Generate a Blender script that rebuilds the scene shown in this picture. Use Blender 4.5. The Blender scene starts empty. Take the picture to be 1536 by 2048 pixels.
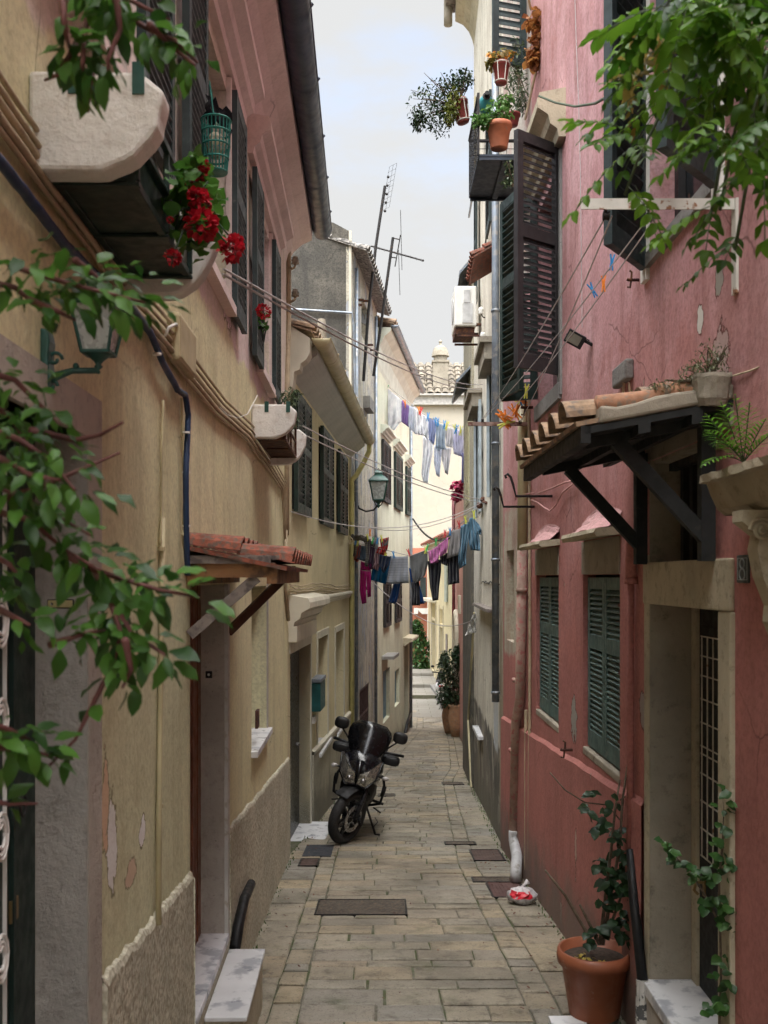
SKY, SUN, EXPO, CLOUD_LO, CLOUD_HI = .1, 1.1, 2.25, 1.72, 17.5
import bpy, bmesh, math, random
from mathutils import Vector, Matrix, noise
V = Vector
rnd = random.Random(7)
F, CX, HY, CZ = 2000.0, 768.0, 1155.0, 2.0
def R(px, py, Y):
    return V(((px-CX)/F*Y, Y, CZ+(HY-py)/F*Y))
scene = bpy.context.scene
COL = scene.collection
# ------------------------------------------------------------------ mesh toolkit
class MB:
    def __init__(s): s.v = []; s.f = []; s.att = []; s.cur = 0.5
    def add(s, vs, fs):
        n = len(s.v); s.v += [tuple(v) for v in vs]; s.f += [tuple(i+n for i in f) for f in fs]
        s.att += [s.cur]*len(vs)
    def hexa(s, p):
        s.add(p, [(0,3,2,1),(4,5,6,7),(0,1,5,4),(1,2,6,5),(2,3,7,6),(3,0,4,7)])
    def box(s, c, size, M=None):
        c = V(c); h = V(size)/2
        p = [V((x*h.x, y*h.y, z*h.z)) for z in (-1,1) for x, y in ((-1,-1),(1,-1),(1,1),(-1,1))]
        if M is not None: p = [M @ q for q in p]
        s.hexa([c+q for q in p])
    def bar(s, a, b, w, h, up=(0,0,1)):
        a, b = V(a), V(b); d = (b-a).normalized(); up = V(up)
        if abs(d.dot(up)) > .98: up = V((1,0,0))
        x = d.cross(up).normalized()*w/2; y = x.cross(d).normalized()*h/2
        s.hexa([a-x-y, a+x-y, b+x-y, b-x-y, a-x+y, a+x+y, b+x+y, b-x+y])
    def tube(s, pts, r, seg=8, caps=True):
        pts = [V(p) for p in pts]; n = len(pts)
        rs = r if isinstance(r, (list, tuple)) else [r]*n
        ref = V((0,0,1)); vs = []; px = None
        for i, p in enumerate(pts):
            d = (pts[min(i+1,n-1)]-pts[max(i-1,0)])
            if d.length < 1e-9: d = V((0,0,1))
            d.normalize()
            if px is None:
                u = ref if abs(d.dot(ref)) < .95 else V((1,0,0))
                px = d.cross(u).normalized()
            else:
                px = (px - d*px.dot(d)).normalized()
            py = d.cross(px)
            for k in range(seg):
                a = 2*math.pi*k/seg
                vs.append(p+px*math.cos(a)*rs[i]+py*math.sin(a)*rs[i])
        fs = [(i*seg+k, i*seg+(k+1)%seg, (i+1)*seg+(k+1)%seg, (i+1)*seg+k) for i in range(n-1) for k in range(seg)]
        if caps:
            fs.append(tuple(range(seg-1,-1,-1))); fs.append(tuple(range((n-1)*seg, n*seg)))
        s.add(vs, fs)
    def lathe(s, prof, c, seg=16, M=None):
        c = V(c); n = len(prof); vs = []
        for r, z in prof:
            for k in range(seg):
                a = 2*math.pi*k/seg; q = V((r*math.cos(a), r*math.sin(a), z))
                vs.append(c+(M @ q if M is not None else q))
        fs = [(i*seg+k, i*seg+(k+1)%seg, (i+1)*seg+(k+1)%seg, (i+1)*seg+k) for i in range(n-1) for k in range(seg)]
        if prof[0][0] > 1e-4: fs.append(tuple(range(seg-1,-1,-1)))
        if prof[-1][0] > 1e-4: fs.append(tuple(range((n-1)*seg, n*seg)))
        s.add(vs, fs)
    def prism(s, poly, ext):
        poly = [V(p) for p in poly]; ext = V(ext); n = len(poly)
        s.add(poly+[p+ext for p in poly], [tuple(range(n-1,-1,-1)), tuple(range(n,2*n))]+[(i,(i+1)%n,n+(i+1)%n,n+i) for i in range(n)])
    def grid(s, rows):
        n, m = len(rows), len(rows[0])
        s.add([p for r in rows for p in r], [(i*m+j, i*m+j+1, (i+1)*m+j+1, (i+1)*m+j) for i in range(n-1) for j in range(m-1)])
    def loft(s, rings, caps=True):
        n, m = len(rings), len(rings[0])
        fs = [(i*m+k, i*m+(k+1)%m, (i+1)*m+(k+1)%m, (i+1)*m+k) for i in range(n-1) for k in range(m)]
        if caps: fs += [tuple(range(m-1,-1,-1)), tuple(range((n-1)*m, n*m))]
        s.add([p for r in rings for p in r], fs)
    def ball(s, c, r, seg=10, rings=6, sc=(1,1,1)):
        c = V(c)
        s.lathe([(max(1e-5, r*math.sin(math.pi*i/rings)), -r*math.cos(math.pi*i/rings)) for i in range(rings+1)], c, seg, Matrix.Diagonal(V(sc)))
    def leaf(s, b, d, n, L, w, curl=.25, fold=.25):
        b, d, n = V(b), V(d).normalized(), V(n)
        x = d.cross(n)
        if x.length < 1e-4: x = d.cross(V((.3,.5,.8)))
        x.normalize(); n = x.cross(d).normalized()
        prof = ((0,.04),(.1,.42),(.28,.86),(.5,1.),(.72,.8),(.88,.4),(1.,.02)) if L > .04 else ((0,.04),(.18,.62),(.42,1.),(.7,.72),(1.,.02))
        vs = []; wv = (len(s.v)*.37) % 6.28
        for i, (t, k) in enumerate(prof):
            c = b+d*L*t - n*(curl*L*t*t); e1, e2 = math.sin(i*1.9+wv)*.12*w, math.sin(i*2.3+wv*1.7)*.12*w
            vs += [c-x*w*.5*k+n*(fold*w*.5*k+e1*k), c, c+x*w*.5*k+n*(fold*w*.5*k+e2*k)]
        fs = []
        for i in range(len(prof)-1):
            a = i*3; fs += [(a,a+1,a+4,a+3),(a+1,a+2,a+5,a+4)]
        s.add(vs, fs)
    def build(s, name, mat, parent=None, smooth=False, bevel=0, att=False, norm=True):
        off = V((0,0,0)); p = parent
        while p is not None: off += p.location; p = p.parent
        me = bpy.data.meshes.new(name)
        me.from_pydata([V(v)-off for v in s.v], [], s.f)
        if norm:
            bm = bmesh.new(); bm.from_mesh(me); bmesh.ops.recalc_face_normals(bm, faces=bm.faces); bm.to_mesh(me); bm.free()
        if smooth: me.polygons.foreach_set('use_smooth', [True]*len(me.polygons))
        if att:
            a = me.attributes.new('shade', 'FLOAT', 'POINT'); a.data.foreach_set('value', s.att)
        if att: me.polygons.foreach_set('use_smooth', [name not in ('paving',)]*len(me.polygons))
        me.update()
        o = bpy.data.objects.new(name, me); COL.objects.link(o)
        if mat: me.materials.append(mat)
        if parent: o.parent = parent
        if smooth == 'auto' or bevel:
            if bevel:
                m = o.modifiers.new('bevel', 'BEVEL'); m.width = bevel; m.segments = 2; m.limit_method = 'ANGLE'
        return o
def tag(o, label=None, cat=None, group=None, kind=None):
    if label: o['label'] = label
    if cat: o['category'] = cat
    if group: o['group'] = group
    if kind: o['kind'] = kind
    return o
def thing(name, label, cat, loc=(0,0,0), group=None):
    o = bpy.data.objects.new(name, None); COL.objects.link(o); o.location = V(loc); o.empty_display_size = .1
    return tag(o, label, cat, group)
def children(o): return [c for c in bpy.data.objects if c.parent is o]
def dup(root, loc, label, group=None, rotz=0):
    def cp(o, par):
        c = o.copy(); COL.objects.link(c); c.parent = par
        for ch in kids.get(o.name, []): cp(ch, c)
        return c
    kids = {}
    for o in COL.objects:
        if o.parent: kids.setdefault(o.parent.name, []).append(o)
    r = cp(root, None); r.location = V(loc); r.rotation_euler = (0,0,rotz); r['label'] = label
    if group: r['group'] = group
    return r
class Wall:
    def __init__(s, a, b, side):
        s.a, s.b = V(a), V(b); s.d = (s.b-s.a).normalized(); s.n = V((s.d.y, -s.d.x))*side; s.L = (s.b-s.a).length
    def hit(s, px, py, off=0.):
        r = V(((px-CX)/F, 1.)); t = (s.a.dot(s.n)+off)/r.dot(s.n)
        return ((r*t-s.a).dot(s.d), CZ+(HY-py)/F*t)
    def u(s, px, off=0.): return s.hit(px, HY, off)[0]
    def uY(s, Y): return (Y-s.a.y)/s.d.y
    def z(s, px, py, off=0.): return s.hit(px, py, off)[1]
    def P(s, u, o, z):
        q = s.a+s.d*u+s.n*o; return V((q.x, q.y, z))
    def Q(s, px, py, off=0.):
        u, z = s.hit(px, py, off); return s.P(u, off, z)
    def box(s, mb, u0, u1, o0, o1, z0, z1):
        mb.hexa([s.P(u0,o0,z0), s.P(u1,o0,z0), s.P(u1,o1,z0), s.P(u0,o1,z0), s.P(u0,o0,z1), s.P(u1,o0,z1), s.P(u1,o1,z1), s.P(u0,o1,z1)])
    def shell(s, u0, u1, z0, z1, holes, depth, mat, parent, name='wall', o=0.):
        mb = MB()
        us = sorted({u0,u1,*[h[0] for h in holes],*[h[1] for h in holes]}); us = [u for u in us if u0-1e-6 <= u <= u1+1e-6]
        zs = sorted({z0,z1,*[h[2] for h in holes],*[h[3] for h in holes]}); zs = [z for z in zs if z0-1e-6 <= z <= z1+1e-6]
        def q(*p): mb.add([s.P(*x) for x in p], [(0,1,2,3)])
        for i in range(len(us)-1):
            for j in range(len(zs)-1):
                a, b, c, d = us[i], us[i+1], zs[j], zs[j+1]; um, zm = (a+b)/2, (c+d)/2
                if any(h[0]<um<h[1] and h[2]<zm<h[3] for h in holes): continue
                q((a,o,c),(b,o,c),(b,o,d),(a,o,d))
        for h in holes:
            a, b, c, d, r = h[:5]; e = o-r
            q((a,o,c),(a,e,c),(a,e,d),(a,o,d)); q((b,o,c),(b,e,c),(b,e,d),(b,o,d))
            q((a,o,c),(b,o,c),(b,e,c),(a,e,c)); q((a,o,d),(b,o,d),(b,e,d),(a,e,d)); q((a,e,c),(b,e,c),(b,e,d),(a,e,d))
        D = o-depth
        q((u0,o,z0),(u0,D,z0),(u0,D,z1),(u0,o,z1)); q((u1,o,z0),(u1,D,z0),(u1,D,z1),(u1,o,z1))
        q((u0,o,z1),(u1,o,z1),(u1,D,z1),(u0,D,z1)); q((u0,D,z0),(u1,D,z0),(u1,D,z1),(u0,D,z1))
        return mb.build(name, mat, parent, norm=False)
# ------------------------------------------------------------------ materials
class NT:
    def __init__(s, name):
        s.m = bpy.data.materials.new(name); s.m.use_nodes = True; s.t = s.m.node_tree; s.N = s.t.nodes; s.L = s.t.links
        s.b = s.N['Principled BSDF']; s.g = s.N.new('ShaderNodeNewGeometry'); s.pos = s.g.outputs['Position']
    def n(s, typ, **kw):
        x = s.N.new(typ)
        for k, v in kw.items(): setattr(x, k, v)
        return x
    def ln(s, a, b): s.L.new(a, b)
    def vs(s, sc):
        x = s.n('ShaderNodeVectorMath', operation='MULTIPLY'); s.ln(s.pos, x.inputs[0]); x.inputs[1].default_value = sc; return x.outputs[0]
    def noise(s, scale=5, detail=4, rough=.55, vec=None, dist=0):
        x = s.n('ShaderNodeTexNoise'); x.inputs['Scale'].default_value = scale; x.inputs['Detail'].default_value = detail
        x.inputs['Roughness'].default_value = rough; x.inputs['Distortion'].default_value = dist
        s.ln(vec or s.pos, x.inputs['Vector']); return x.outputs['Fac']
    def ramp(s, f, a, b, lo=0., hi=1.):
        x = s.n('ShaderNodeMapRange'); x.interpolation_type = 'SMOOTHSTEP'
        x.inputs[1].default_value = a; x.inputs[2].default_value = b; x.inputs[3].default_value = lo; x.inputs[4].default_value = hi
        s.ln(f, x.inputs[0]); return x.outputs[0]
    def math(s, op, a, b=None):
        x = s.n('ShaderNodeMath', operation=op)
        for i, v in enumerate((a, b)):
            if v is None: continue
            if isinstance(v, (int, float)): x.inputs[i].default_value = v
            else: s.ln(v, x.inputs[i])
        return x.outputs[0]
    def mix(s, f, a, b, mode='MIX'):
        x = s.n('ShaderNodeMix', data_type='RGBA', blend_type=mode)
        for i, v in ((0,f),(6,a),(7,b)):
            if isinstance(v, (int, float)): x.inputs[i].default_value = v
            elif isinstance(v, tuple): x.inputs[i].default_value = (*v[:3], 1)
            else: s.ln(v, x.inputs[i])
        return x.outputs[2]
    def bump(s, h, strength=.3, dist=.01):
        x = s.n('ShaderNodeBump'); x.inputs['Strength'].default_value = strength; x.inputs['Distance'].default_value = dist
        s.ln(h, x.inputs['Height']); 
        if s.b.inputs['Normal'].is_linked: s.ln(s.b.inputs['Normal'].links[0].from_socket, x.inputs['Normal'])
        s.ln(x.outputs[0], s.b.inputs['Normal'])
    def fin(s, col, rough=.9, spec=.3):
        if isinstance(col, tuple): s.b.inputs['Base Color'].default_value = (*col, 1)
        else: s.ln(col, s.b.inputs['Base Color'])
        if isinstance(rough, (int,float)): s.b.inputs['Roughness'].default_value = rough
        else: s.ln(rough, s.b.inputs['Roughness'])
        s.b.inputs['Specular IOR Level'].default_value = spec
        return s.m
    def sep(s):
        x = s.n('ShaderNodeSeparateXYZ'); s.ln(s.pos, x.inputs[0]); return x.outputs
def mul(c, k): return tuple(min(1, x*k) for x in c)
_mc = {}
def mat(name, col, rough=.6, metal=0., var=.2, scale=7, bump=.15, bscale=60, col2=None, t=(.5,.65), spec=.4, coat=0, trans=0):
    if name in _mc: return _mc[name]
    n = NT(name)
    c = n.mix(n.ramp(n.noise(scale), .3, .7), mul(col, 1-var), mul(col, 1+var))
    if col2: c = n.mix(n.ramp(n.noise(scale*2.3, 6), *t), c, col2)
    n.b.inputs['Metallic'].default_value = metal
    if coat: n.b.inputs['Coat Weight'].default_value = coat; n.b.inputs['Coat Roughness'].default_value = .12
    if trans: n.b.inputs['Transmission Weight'].default_value = trans
    if bump: n.bump(n.noise(bscale, 3), bump, .004)
    _mc[name] = n.fin(c, n.ramp(n.noise(scale*3), .3, .7, max(.05, rough-.1), min(1, rough+.1)), spec); return _mc[name]
def plaster(name, base, base2, stain, streak=.5, dirt=(.16,.15,.12), peel=None, peel_t=(.66,.68), fine=.12, band=None, slope=-.0975, rough_b=.35, patch=None, spots=()):
    """limewashed wall: two tones in clouds, vertical streaks, dirt above the paving, optional peeled spots and a colour change at a height"""
    n = NT(name); stain = tuple(a*.2+b*.8 for a, b in zip(base, stain))
    c = n.mix(n.ramp(n.noise(1.1, 6, .6), .38, .62), base, base2)
    if band:
        x, y, z = n.sep()
        e = n.math('ADD', z, n.math('MULTIPLY', n.math('SUBTRACT', n.noise(2.2, 6), .5), band.get('wob', .5)))
        c2 = n.mix(n.ramp(n.noise(1.3, 6, .6), .38, .62), band['a'], band['b'])
        c = n.mix(n.ramp(e, band['z']-band.get('soft', .02), band['z']+band.get('soft', .02)), c, c2)
    if patch:      # another coat on the stretch beyond a given distance, between two heights
        x, y, z = n.sep()
        for (y0, y1, z0, z1, pc) in patch:
            w = n.math('MULTIPLY', n.math('SUBTRACT', n.noise(3, 5), .5), .35); yy = n.math('ADD', y, w); zz = n.math('ADD', z, w)
            f = n.math('MULTIPLY', n.math('MULTIPLY', n.ramp(yy, y0-.03, y0+.03), n.ramp(yy, y1-.03, y1+.03, 1, 0)), n.math('MULTIPLY', n.ramp(zz, z0-.05, z0+.05), n.ramp(zz, z1-.05, z1+.05, 1, 0)))
            c = n.mix(f, c, pc)
    rp_ = n.noise(1.25, 7, .62, n.vs((1,1,.8)), .6)      # old repairs and coats with ragged edges
    c = n.mix(n.ramp(rp_, .555, .575, 0, .32), c, mul(base2, 1.13)); c = n.mix(n.ramp(rp_, .40, .42, .28, 0), c, mul(stain, 1.1))
    sv = n.vs((2.6, 2.6, .28))
    c = n.mix(n.math('MULTIPLY', n.ramp(n.noise(1.9, 7, .62, sv), .46, .72), streak), c, stain)
    c = n.mix(n.math('MULTIPLY', n.ramp(n.noise(5.5, 8, .7), .5, .75), streak*.6), c, mul(stain, .75))
    c = n.mix(n.math('MULTIPLY', n.ramp(n.noise(.55, 3, .5), .45, .7), .35), c, mul(stain, 1.05))
    sp = n.noise(38, 5, .7)
    c = n.mix(n.ramp(sp, .4, .68, 0, fine*2.6), c, mul(stain, .5))
    if peel:
        pm = n.ramp(n.noise(2.6, 7, .6, n.vs((1.6,1.6,.7)), .4), *peel_t)
        rim = n.ramp(n.noise(2.6, 7, .6, n.vs((1.6,1.6,.7)), .4), peel_t[0]-.025, peel_t[0])
        c = n.mix(rim, c, mul(stain, .6)); c = n.mix(pm, c, peel)
        n.bump(pm, -.5, .01)
    for (sc_, sr_, scol) in spots:
        v1 = n.n('ShaderNodeVectorMath', operation='SUBTRACT'); n.ln(n.pos, v1.inputs[0]); v1.inputs[1].default_value = sc_
        v2 = n.n('ShaderNodeVectorMath', operation='DIVIDE'); n.ln(v1.outputs[0], v2.inputs[0]); v2.inputs[1].default_value = sr_
        v3 = n.n('ShaderNodeVectorMath', operation='LENGTH'); n.ln(v2.outputs[0], v3.inputs[0])
        dd_ = n.math('ADD', v3.outputs['Value'], n.math('MULTIPLY', n.math('SUBTRACT', n.noise(14, 6, .6), .5), 2.2))
        rm = n.ramp(dd_, 1.02, 1.12, 1, 0); sm_ = n.ramp(dd_, .9, .93, 1, 0)
        c = n.mix(rm, c, mul(stain, .5)); c = n.mix(sm_, c, scol); n.bump(sm_, -.5, .008)
    # hairline cracks
    vo = n.n('ShaderNodeTexVoronoi', feature='DISTANCE_TO_EDGE'); vo.inputs['Scale'].default_value = .8
    wv = n.n('ShaderNodeMix', data_type='VECTOR'); wv.inputs[0].default_value = .16
    nt = n.n('ShaderNodeTexNoise'); nt.inputs['Scale'].default_value = 3.5; nt.inputs['Detail'].default_value = 6; n.ln(n.pos, nt.inputs[0])
    n.ln(n.pos, wv.inputs[4]); n.ln(nt.outputs['Color'], wv.inputs[5]); n.ln(wv.outputs[1], vo.inputs['Vector'])
    cr = n.math('MULTIPLY', n.ramp(vo.outputs['Distance'], .0, .006, 1, 0), n.ramp(n.noise(1.4, 2), .5, .62))
    c = n.mix(n.math('MULTIPLY', cr, .6), c, mul(stain, .35))
    x, y, z = n.sep()
    h = n.math('SUBTRACT', z, n.math('MULTIPLY', y, slope))
    h = n.math('ADD', h, n.math('MULTIPLY', n.noise(3.1, 6), -.9))
    c = n.mix(n.ramp(h, -.35, .25, .85, 0), c, dirt)
    n.bump(n.noise(26, 8, .7), rough_b, .012); n.bump(n.noise(4, 4, .5), .35, .03)
    n.bump(cr, -.3, .006)
    return n.fin(c, .92, .2)
def roughcast(name, base, dark):
    n = NT(name)
    v = n.n('ShaderNodeTexVoronoi'); v.inputs['Scale'].default_value = 42; n.ln(n.pos, v.inputs['Vector'])
    c = n.mix(n.ramp(n.noise(2.2, 5), .35, .7), base, mul(base, .78)); c = n.mix(n.ramp(n.noise(30, 5, .7), .45, .75, 0, .7), c, dark)
    c = n.mix(n.ramp(v.outputs['Distance'], .3, .8, 0, .7), c, dark)
    n.bump(v.outputs['Distance'], -1., .022); n.bump(n.noise(18, 6), .6, .02)
    return n.fin(c, .95, .15)
def stone(name, base, dark, scale=14, b=.6, pits=True, moss=None):
    n = NT(name)
    c = n.mix(n.ramp(n.noise(1.7, 6, .6), .35, .68), base, mul(base, .72))
    c = n.mix(n.ramp(n.noise(scale, 8, .72), .5, .72, 0, .75), c, dark)
    if moss: c = n.mix(n.ramp(n.noise(3, 6, .6), .55, .68, 0, .8), c, moss)
    if pits:
        v = n.n('ShaderNodeTexVoronoi'); v.inputs['Scale'].default_value = 26; n.ln(n.pos, v.inputs['Vector'])
        pm = n.math('MULTIPLY', n.ramp(v.outputs['Distance'], .0, .2, 1, 0), n.ramp(n.noise(9, 3), .5, .62))
        c = n.mix(n.math('MULTIPLY', pm, .7), c, mul(dark, .5)); n.bump(pm, -.4, .012)
    n.bump(n.noise(scale*1.6, 8, .7), b, .012)
    return n.fin(c, .9, .25)
def leafmat(name, c1, c2, trans=.35, rough=.42):
    n = NT(name)
    oi = n.n('ShaderNodeAttribute'); oi.attribute_name = 'shade'
    c = n.mix(oi.outputs['Fac'], c1, c2); c = n.mix(n.ramp(n.noise(30, 3), .35, .7), c, mul(c1, .8)) if False else c
    n.bump(n.noise(120, 2), .2, .002)
    m = n.fin(c, rough, .45)
    t = n.n('ShaderNodeBsdfTranslucent'); n.ln(c, t.inputs[0]); mx = n.n('ShaderNodeMixShader'); mx.inputs[0].default_value = trans
    out = n.N['Material Output']; n.ln(n.b.outputs[0], mx.inputs[1]); n.ln(t.outputs[0], mx.inputs[2]); n.ln(mx.outputs[0], out.inputs[0])
    return m
def fabric(name, col, var=.12, stripe=None):
    if name in _mc: return _mc[name]
    n = NT(name)
    c = n.mix(n.ramp(n.noise(6, 4), .3, .7), mul(col, 1-var), mul(col, 1+var))
    if stripe:
        x, y, z = n.sep(); w = n.math('FRACT', n.math('MULTIPLY', z if stripe[1] == 'z' else x, stripe[2]))
        c = n.mix(n.ramp(w, .72, .76), c, stripe[0])
    n.bump(n.noise(9, 4, .6), .5, .03); n.bump(n.noise(160, 2), .15, .003)
    m = n.fin(c, .92, .1); n.b.inputs['Sheen Weight'].default_value = .15
    t = n.n('ShaderNodeBsdfTranslucent'); n.ln(c, t.inputs[0]); mx = n.n('ShaderNodeMixShader'); mx.inputs[0].default_value = .55 if sum(col) > 1.2 else .2
    out = n.N['Material Output']; n.ln(n.b.outputs[0], mx.inputs[1]); n.ln(t.outputs[0], mx.inputs[2]); n.ln(mx.outputs[0], out.inputs[0])
    _mc[name] = m; return m
# palette
m_green = mat('green_shutter_paint', (.022,.035,.036), .6, var=.25, col2=(.07,.08,.075), t=(.62,.72), bscale=30)
m_teal  = mat('teal_shutter_paint', (.075,.125,.115), .6, var=.2, col2=(.16,.18,.16), t=(.64,.74), bscale=30)
m_dkgrn = mat('dark_green_paint', (.010,.024,.019), .5, var=.3, col2=(.03,.045,.038), t=(.66,.76))
m_black = mat('blackened_wood', (.010,.011,.011), .7, var=.3, col2=(.03,.028,.025), t=(.66,.75))
m_brn   = mat('dark_brown_shutter', (.026,.023,.024), .6, var=.25, col2=(.06,.052,.05), t=(.66,.76))
m_iron  = mat('wrought_iron', (.022,.02,.02), .55, .4, var=.3, col2=(.09,.045,.025), t=(.6,.72))
m_rust  = mat('rusty_iron', (.07,.03,.022), .8, .2, var=.3, col2=(.16,.07,.03))
m_terra = mat('terracotta', (.42,.15,.08), .75, var=.18, col2=(.34,.2,.14), t=(.6,.75), bscale=40)
m_terra2= mat('red_plastic_pot', (.22,.045,.04), .5, var=.15)
m_tile  = mat('old_roof_tile', (.27,.18,.115), .9, var=.3, scale=12, col2=(.14,.11,.09), t=(.5,.66), bump=.4)
m_tiler = mat('red_roof_tile', (.23,.07,.042), .85, var=.4, scale=16, col2=(.13,.085,.065), t=(.46,.6), bump=.6)
m_wood  = mat('pine_beam', (.26,.13,.055), .7, var=.25, scale=5, col2=(.1,.055,.03), bump=.3)
m_gwood = mat('weathered_board', (.2,.17,.15), .85, var=.25, scale=9, col2=(.1,.085,.08), bump=.4)
m_bwood = mat('brown_brace', (.09,.035,.02), .6, var=.25)
m_gut   = mat('blue_grey_gutter', (.014,.028,.06), .4, 0, var=.3, scale=4, spec=.5)
m_gut2  = mat('cream_gutter', (.46,.40,.24), .45, var=.15, scale=3)
m_ypipe = mat('yellow_pipe', (.5,.45,.2), .5, var=.12)
m_zinc  = mat('zinc_pipe', (.2,.23,.27), .5, .5, var=.25, scale=5, col2=(.3,.3,.3))
m_white = mat('white_enamel', (.75,.74,.7), .45, var=.06, col2=(.45,.42,.38), t=(.62,.78))
m_wht2  = mat('peeling_white_iron', (.55,.53,.47), .6, var=.1, col2=(.25,.12,.06), t=(.6,.68), scale=10)
m_marble= mat('white_marble', (.62,.62,.63), .35, var=.1, scale=3, col2=(.36,.37,.4), t=(.5,.62), bump=.03)
m_cable = mat('painted_cable', (.42,.34,.23), .8, var=.15, scale=9, col2=(.26,.2,.14), t=(.6,.72), bump=.3)
m_blue  = mat('blue_cable', (.014,.034,.085), .5, var=.2)
m_wire  = mat('grey_line', (.4,.37,.36), .7, var=.1, bump=0)
m_blk   = mat('black_plastic', (.006,.006,.007), .55, var=.2, bump=.05)
m_rub   = mat('tyre_rubber', (.018,.017,.017), .75, var=.25, scale=20, bump=.2)
m_gloss = mat('black_gloss_paint', (.004,.004,.006), .22, var=.1, bump=0, coat=.3, spec=.3)
m_chrome= mat('bare_metal', (.35,.34,.34), .3, .9, var=.1, bump=.03)
m_bark  = mat('bark', (.11,.08,.055), .85, var=.3, scale=30, bump=.4)
m_twig  = mat('reddish_twig', (.13,.05,.045), .7, var=.3, scale=20)
m_soil  = mat('soil', (.05,.035,.025), .95, var=.4, scale=40, bump=.6)
m_stonew= stone('whitewashed_stone', (.80,.77,.72), (.50,.42,.36), 9, 1., pits=False)
m_grey  = stone('grey_limestone', (.26,.25,.235), (.12,.11,.1), 20, .7)
m_pinks = stone('pink_grey_stone', (.50,.45,.39), (.26,.23,.20), 22, .8)
m_sand  = stone('sand_stone', (.50,.44,.32), (.2,.17,.12), 16, .7)
m_browns= stone('stained_render', (.33,.29,.23), (.12,.10,.08), 9, .7)
m_glass = mat('dark_glass', (.02,.024,.028), .08, var=.1, bump=0, spec=.6)
m_dark  = mat('unlit_interior', (.012,.011,.01), .9, bump=0)
m_lamp  = mat('frosted_lamp_glass', (.45,.47,.45), .25, var=.06, bump=0, trans=.25)
m_lgreen= mat('lantern_green', (.02,.075,.06), .4, var=.25, col2=(.05,.09,.08), t=(.62,.75))
m_leaf  = leafmat('glossy_leaf', (.02,.07,.012), (.10,.25,.035), .38)
m_leafd = leafmat('dark_leaf', (.01,.026,.01), (.025,.06,.022), .15)
m_leafy = leafmat('wisteria_leaf', (.04,.12,.01), (.15,.31,.025), .45)
m_leafg = leafmat('grey_green_leaf', (.04,.07,.035), (.13,.17,.08), .3)
m_leafo = leafmat('withered_orange_leaf', (.2,.07,.03), (.5,.24,.07), .4, .7)
m_red   = leafmat('red_petal', (.25,.003,.012), (.55,.015,.03), .3, .6)
m_mag   = leafmat('magenta_bract', (.2,.015,.05), (.4,.03,.1), .3, .6)
m_org   = leafmat('orange_petal', (.6,.22,.02), (.8,.35,.04), .3, .6)
# ------------------------------------------------------------------ ground
def tab(t, y):
    if y <= t[0][0]: return t[0][1]
    for (a, b), (c, d) in zip(t, t[1:]):
        if y <= c: return b+(d-b)*(y-a)/(c-a)
    return t[-1][1]
GT = [(-30,.6),(0,0),(19,-1.8525),(32,-2.80),(36,-2.56),(37.4,-2.54),(60,-2.3)]
def gz(y): return tab(GT, y) if y > 0 else -.05*y if y > -30 else .6
XLt = [(-4,-.76),(11,-1.06),(19,-.66),(19.02,-.62),(23.7,-.166),(32,.817),(36,1.0)]
XRt = [(-4,1.484),(11.62,1.385),(21,1.70),(21.2,1.88),(35,2.40),(46,2.05)]
L1t = [(0,-.50),(6,-.505),(11,-.53),(14,-.46),(19,-.05),(25,.5),(32,1.25),(36,1.4)]
L2t = [(0,-.66),(6,-.68),(11,-.70),(14,-.64),(19,-.24),(25,.3),(32,1.05),(36,1.2)]
R1t = [(0,.9),(7,.86),(10.5,.79),(15,.95),(19,1.12),(21,1.4),(27,1.75),(36,2.1)]
R2t = [(0,1.09),(7,1.05),(10.5,.97),(15,1.13),(19,1.3),(21,1.58),(27,1.9),(36,2.28)]
def ground_mat():
    n = NT('joint_earth'); c = n.mix(n.ramp(n.noise(2.4, 6, .6), .42, .6), (.16,.15,.12), (.06,.085,.03))
    c = n.mix(n.ramp(n.noise(30, 5), .4, .7), c, (.09,.08,.06)); n.bump(n.noise(60, 6), .8, .01); return n.fin(c, .95, .1)
def paving_mat():
    n = NT('worn_limestone'); a = n.n('ShaderNodeAttribute'); a.attribute_name = 'shade'
    r = n.n('ShaderNodeValToRGB'); n.ln(a.outputs['Fac'], r.inputs[0]); r.color_ramp.interpolation = 'LINEAR'
    cols = [(0,(.27,.235,.18)),(.2,(.33,.29,.22)),(.4,(.26,.24,.20)),(.6,(.34,.28,.19)),(.8,(.30,.25,.185)),(1,(.235,.22,.19))]
    e = r.color_ramp.elements; e[0].position = 0; e[0].color = (*cols[0][1],1); e[1].position = 1; e[1].color = (*cols[-1][1],1)
    for p, c in cols[1:-1]: x = e.new(p); x.color = (*c, 1)
    c = n.mix(n.ramp(n.noise(1.0, 6, .6), .4, .65, 0, .6), r.outputs[0], (.10,.09,.07))
    c = n.mix(n.ramp(n.noise(7, 8, .7), .5, .7, 0, .75), c, (.085,.072,.055))
    c = n.mix(n.ramp(n.noise(3.1, 7, .65), .55, .7, 0, .5), c, (.25,.22,.17))
    c = n.mix(n.ramp(n.noise(70, 5, .75), .54, .66, 0, .75), c, (.05,.04,.03))
    c = n.mix(n.ramp(n.noise(2.2, 6, .6), .56, .7, 0, .45), c, (.06,.07,.03))
    n.bump(n.noise(34, 8, .7), .8, .014); n.bump(n.noise(6, 5), .7, .03)
    return n.fin(c, n.ramp(n.noise(5, 5), .35, .7, .62, .9), .35)
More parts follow.
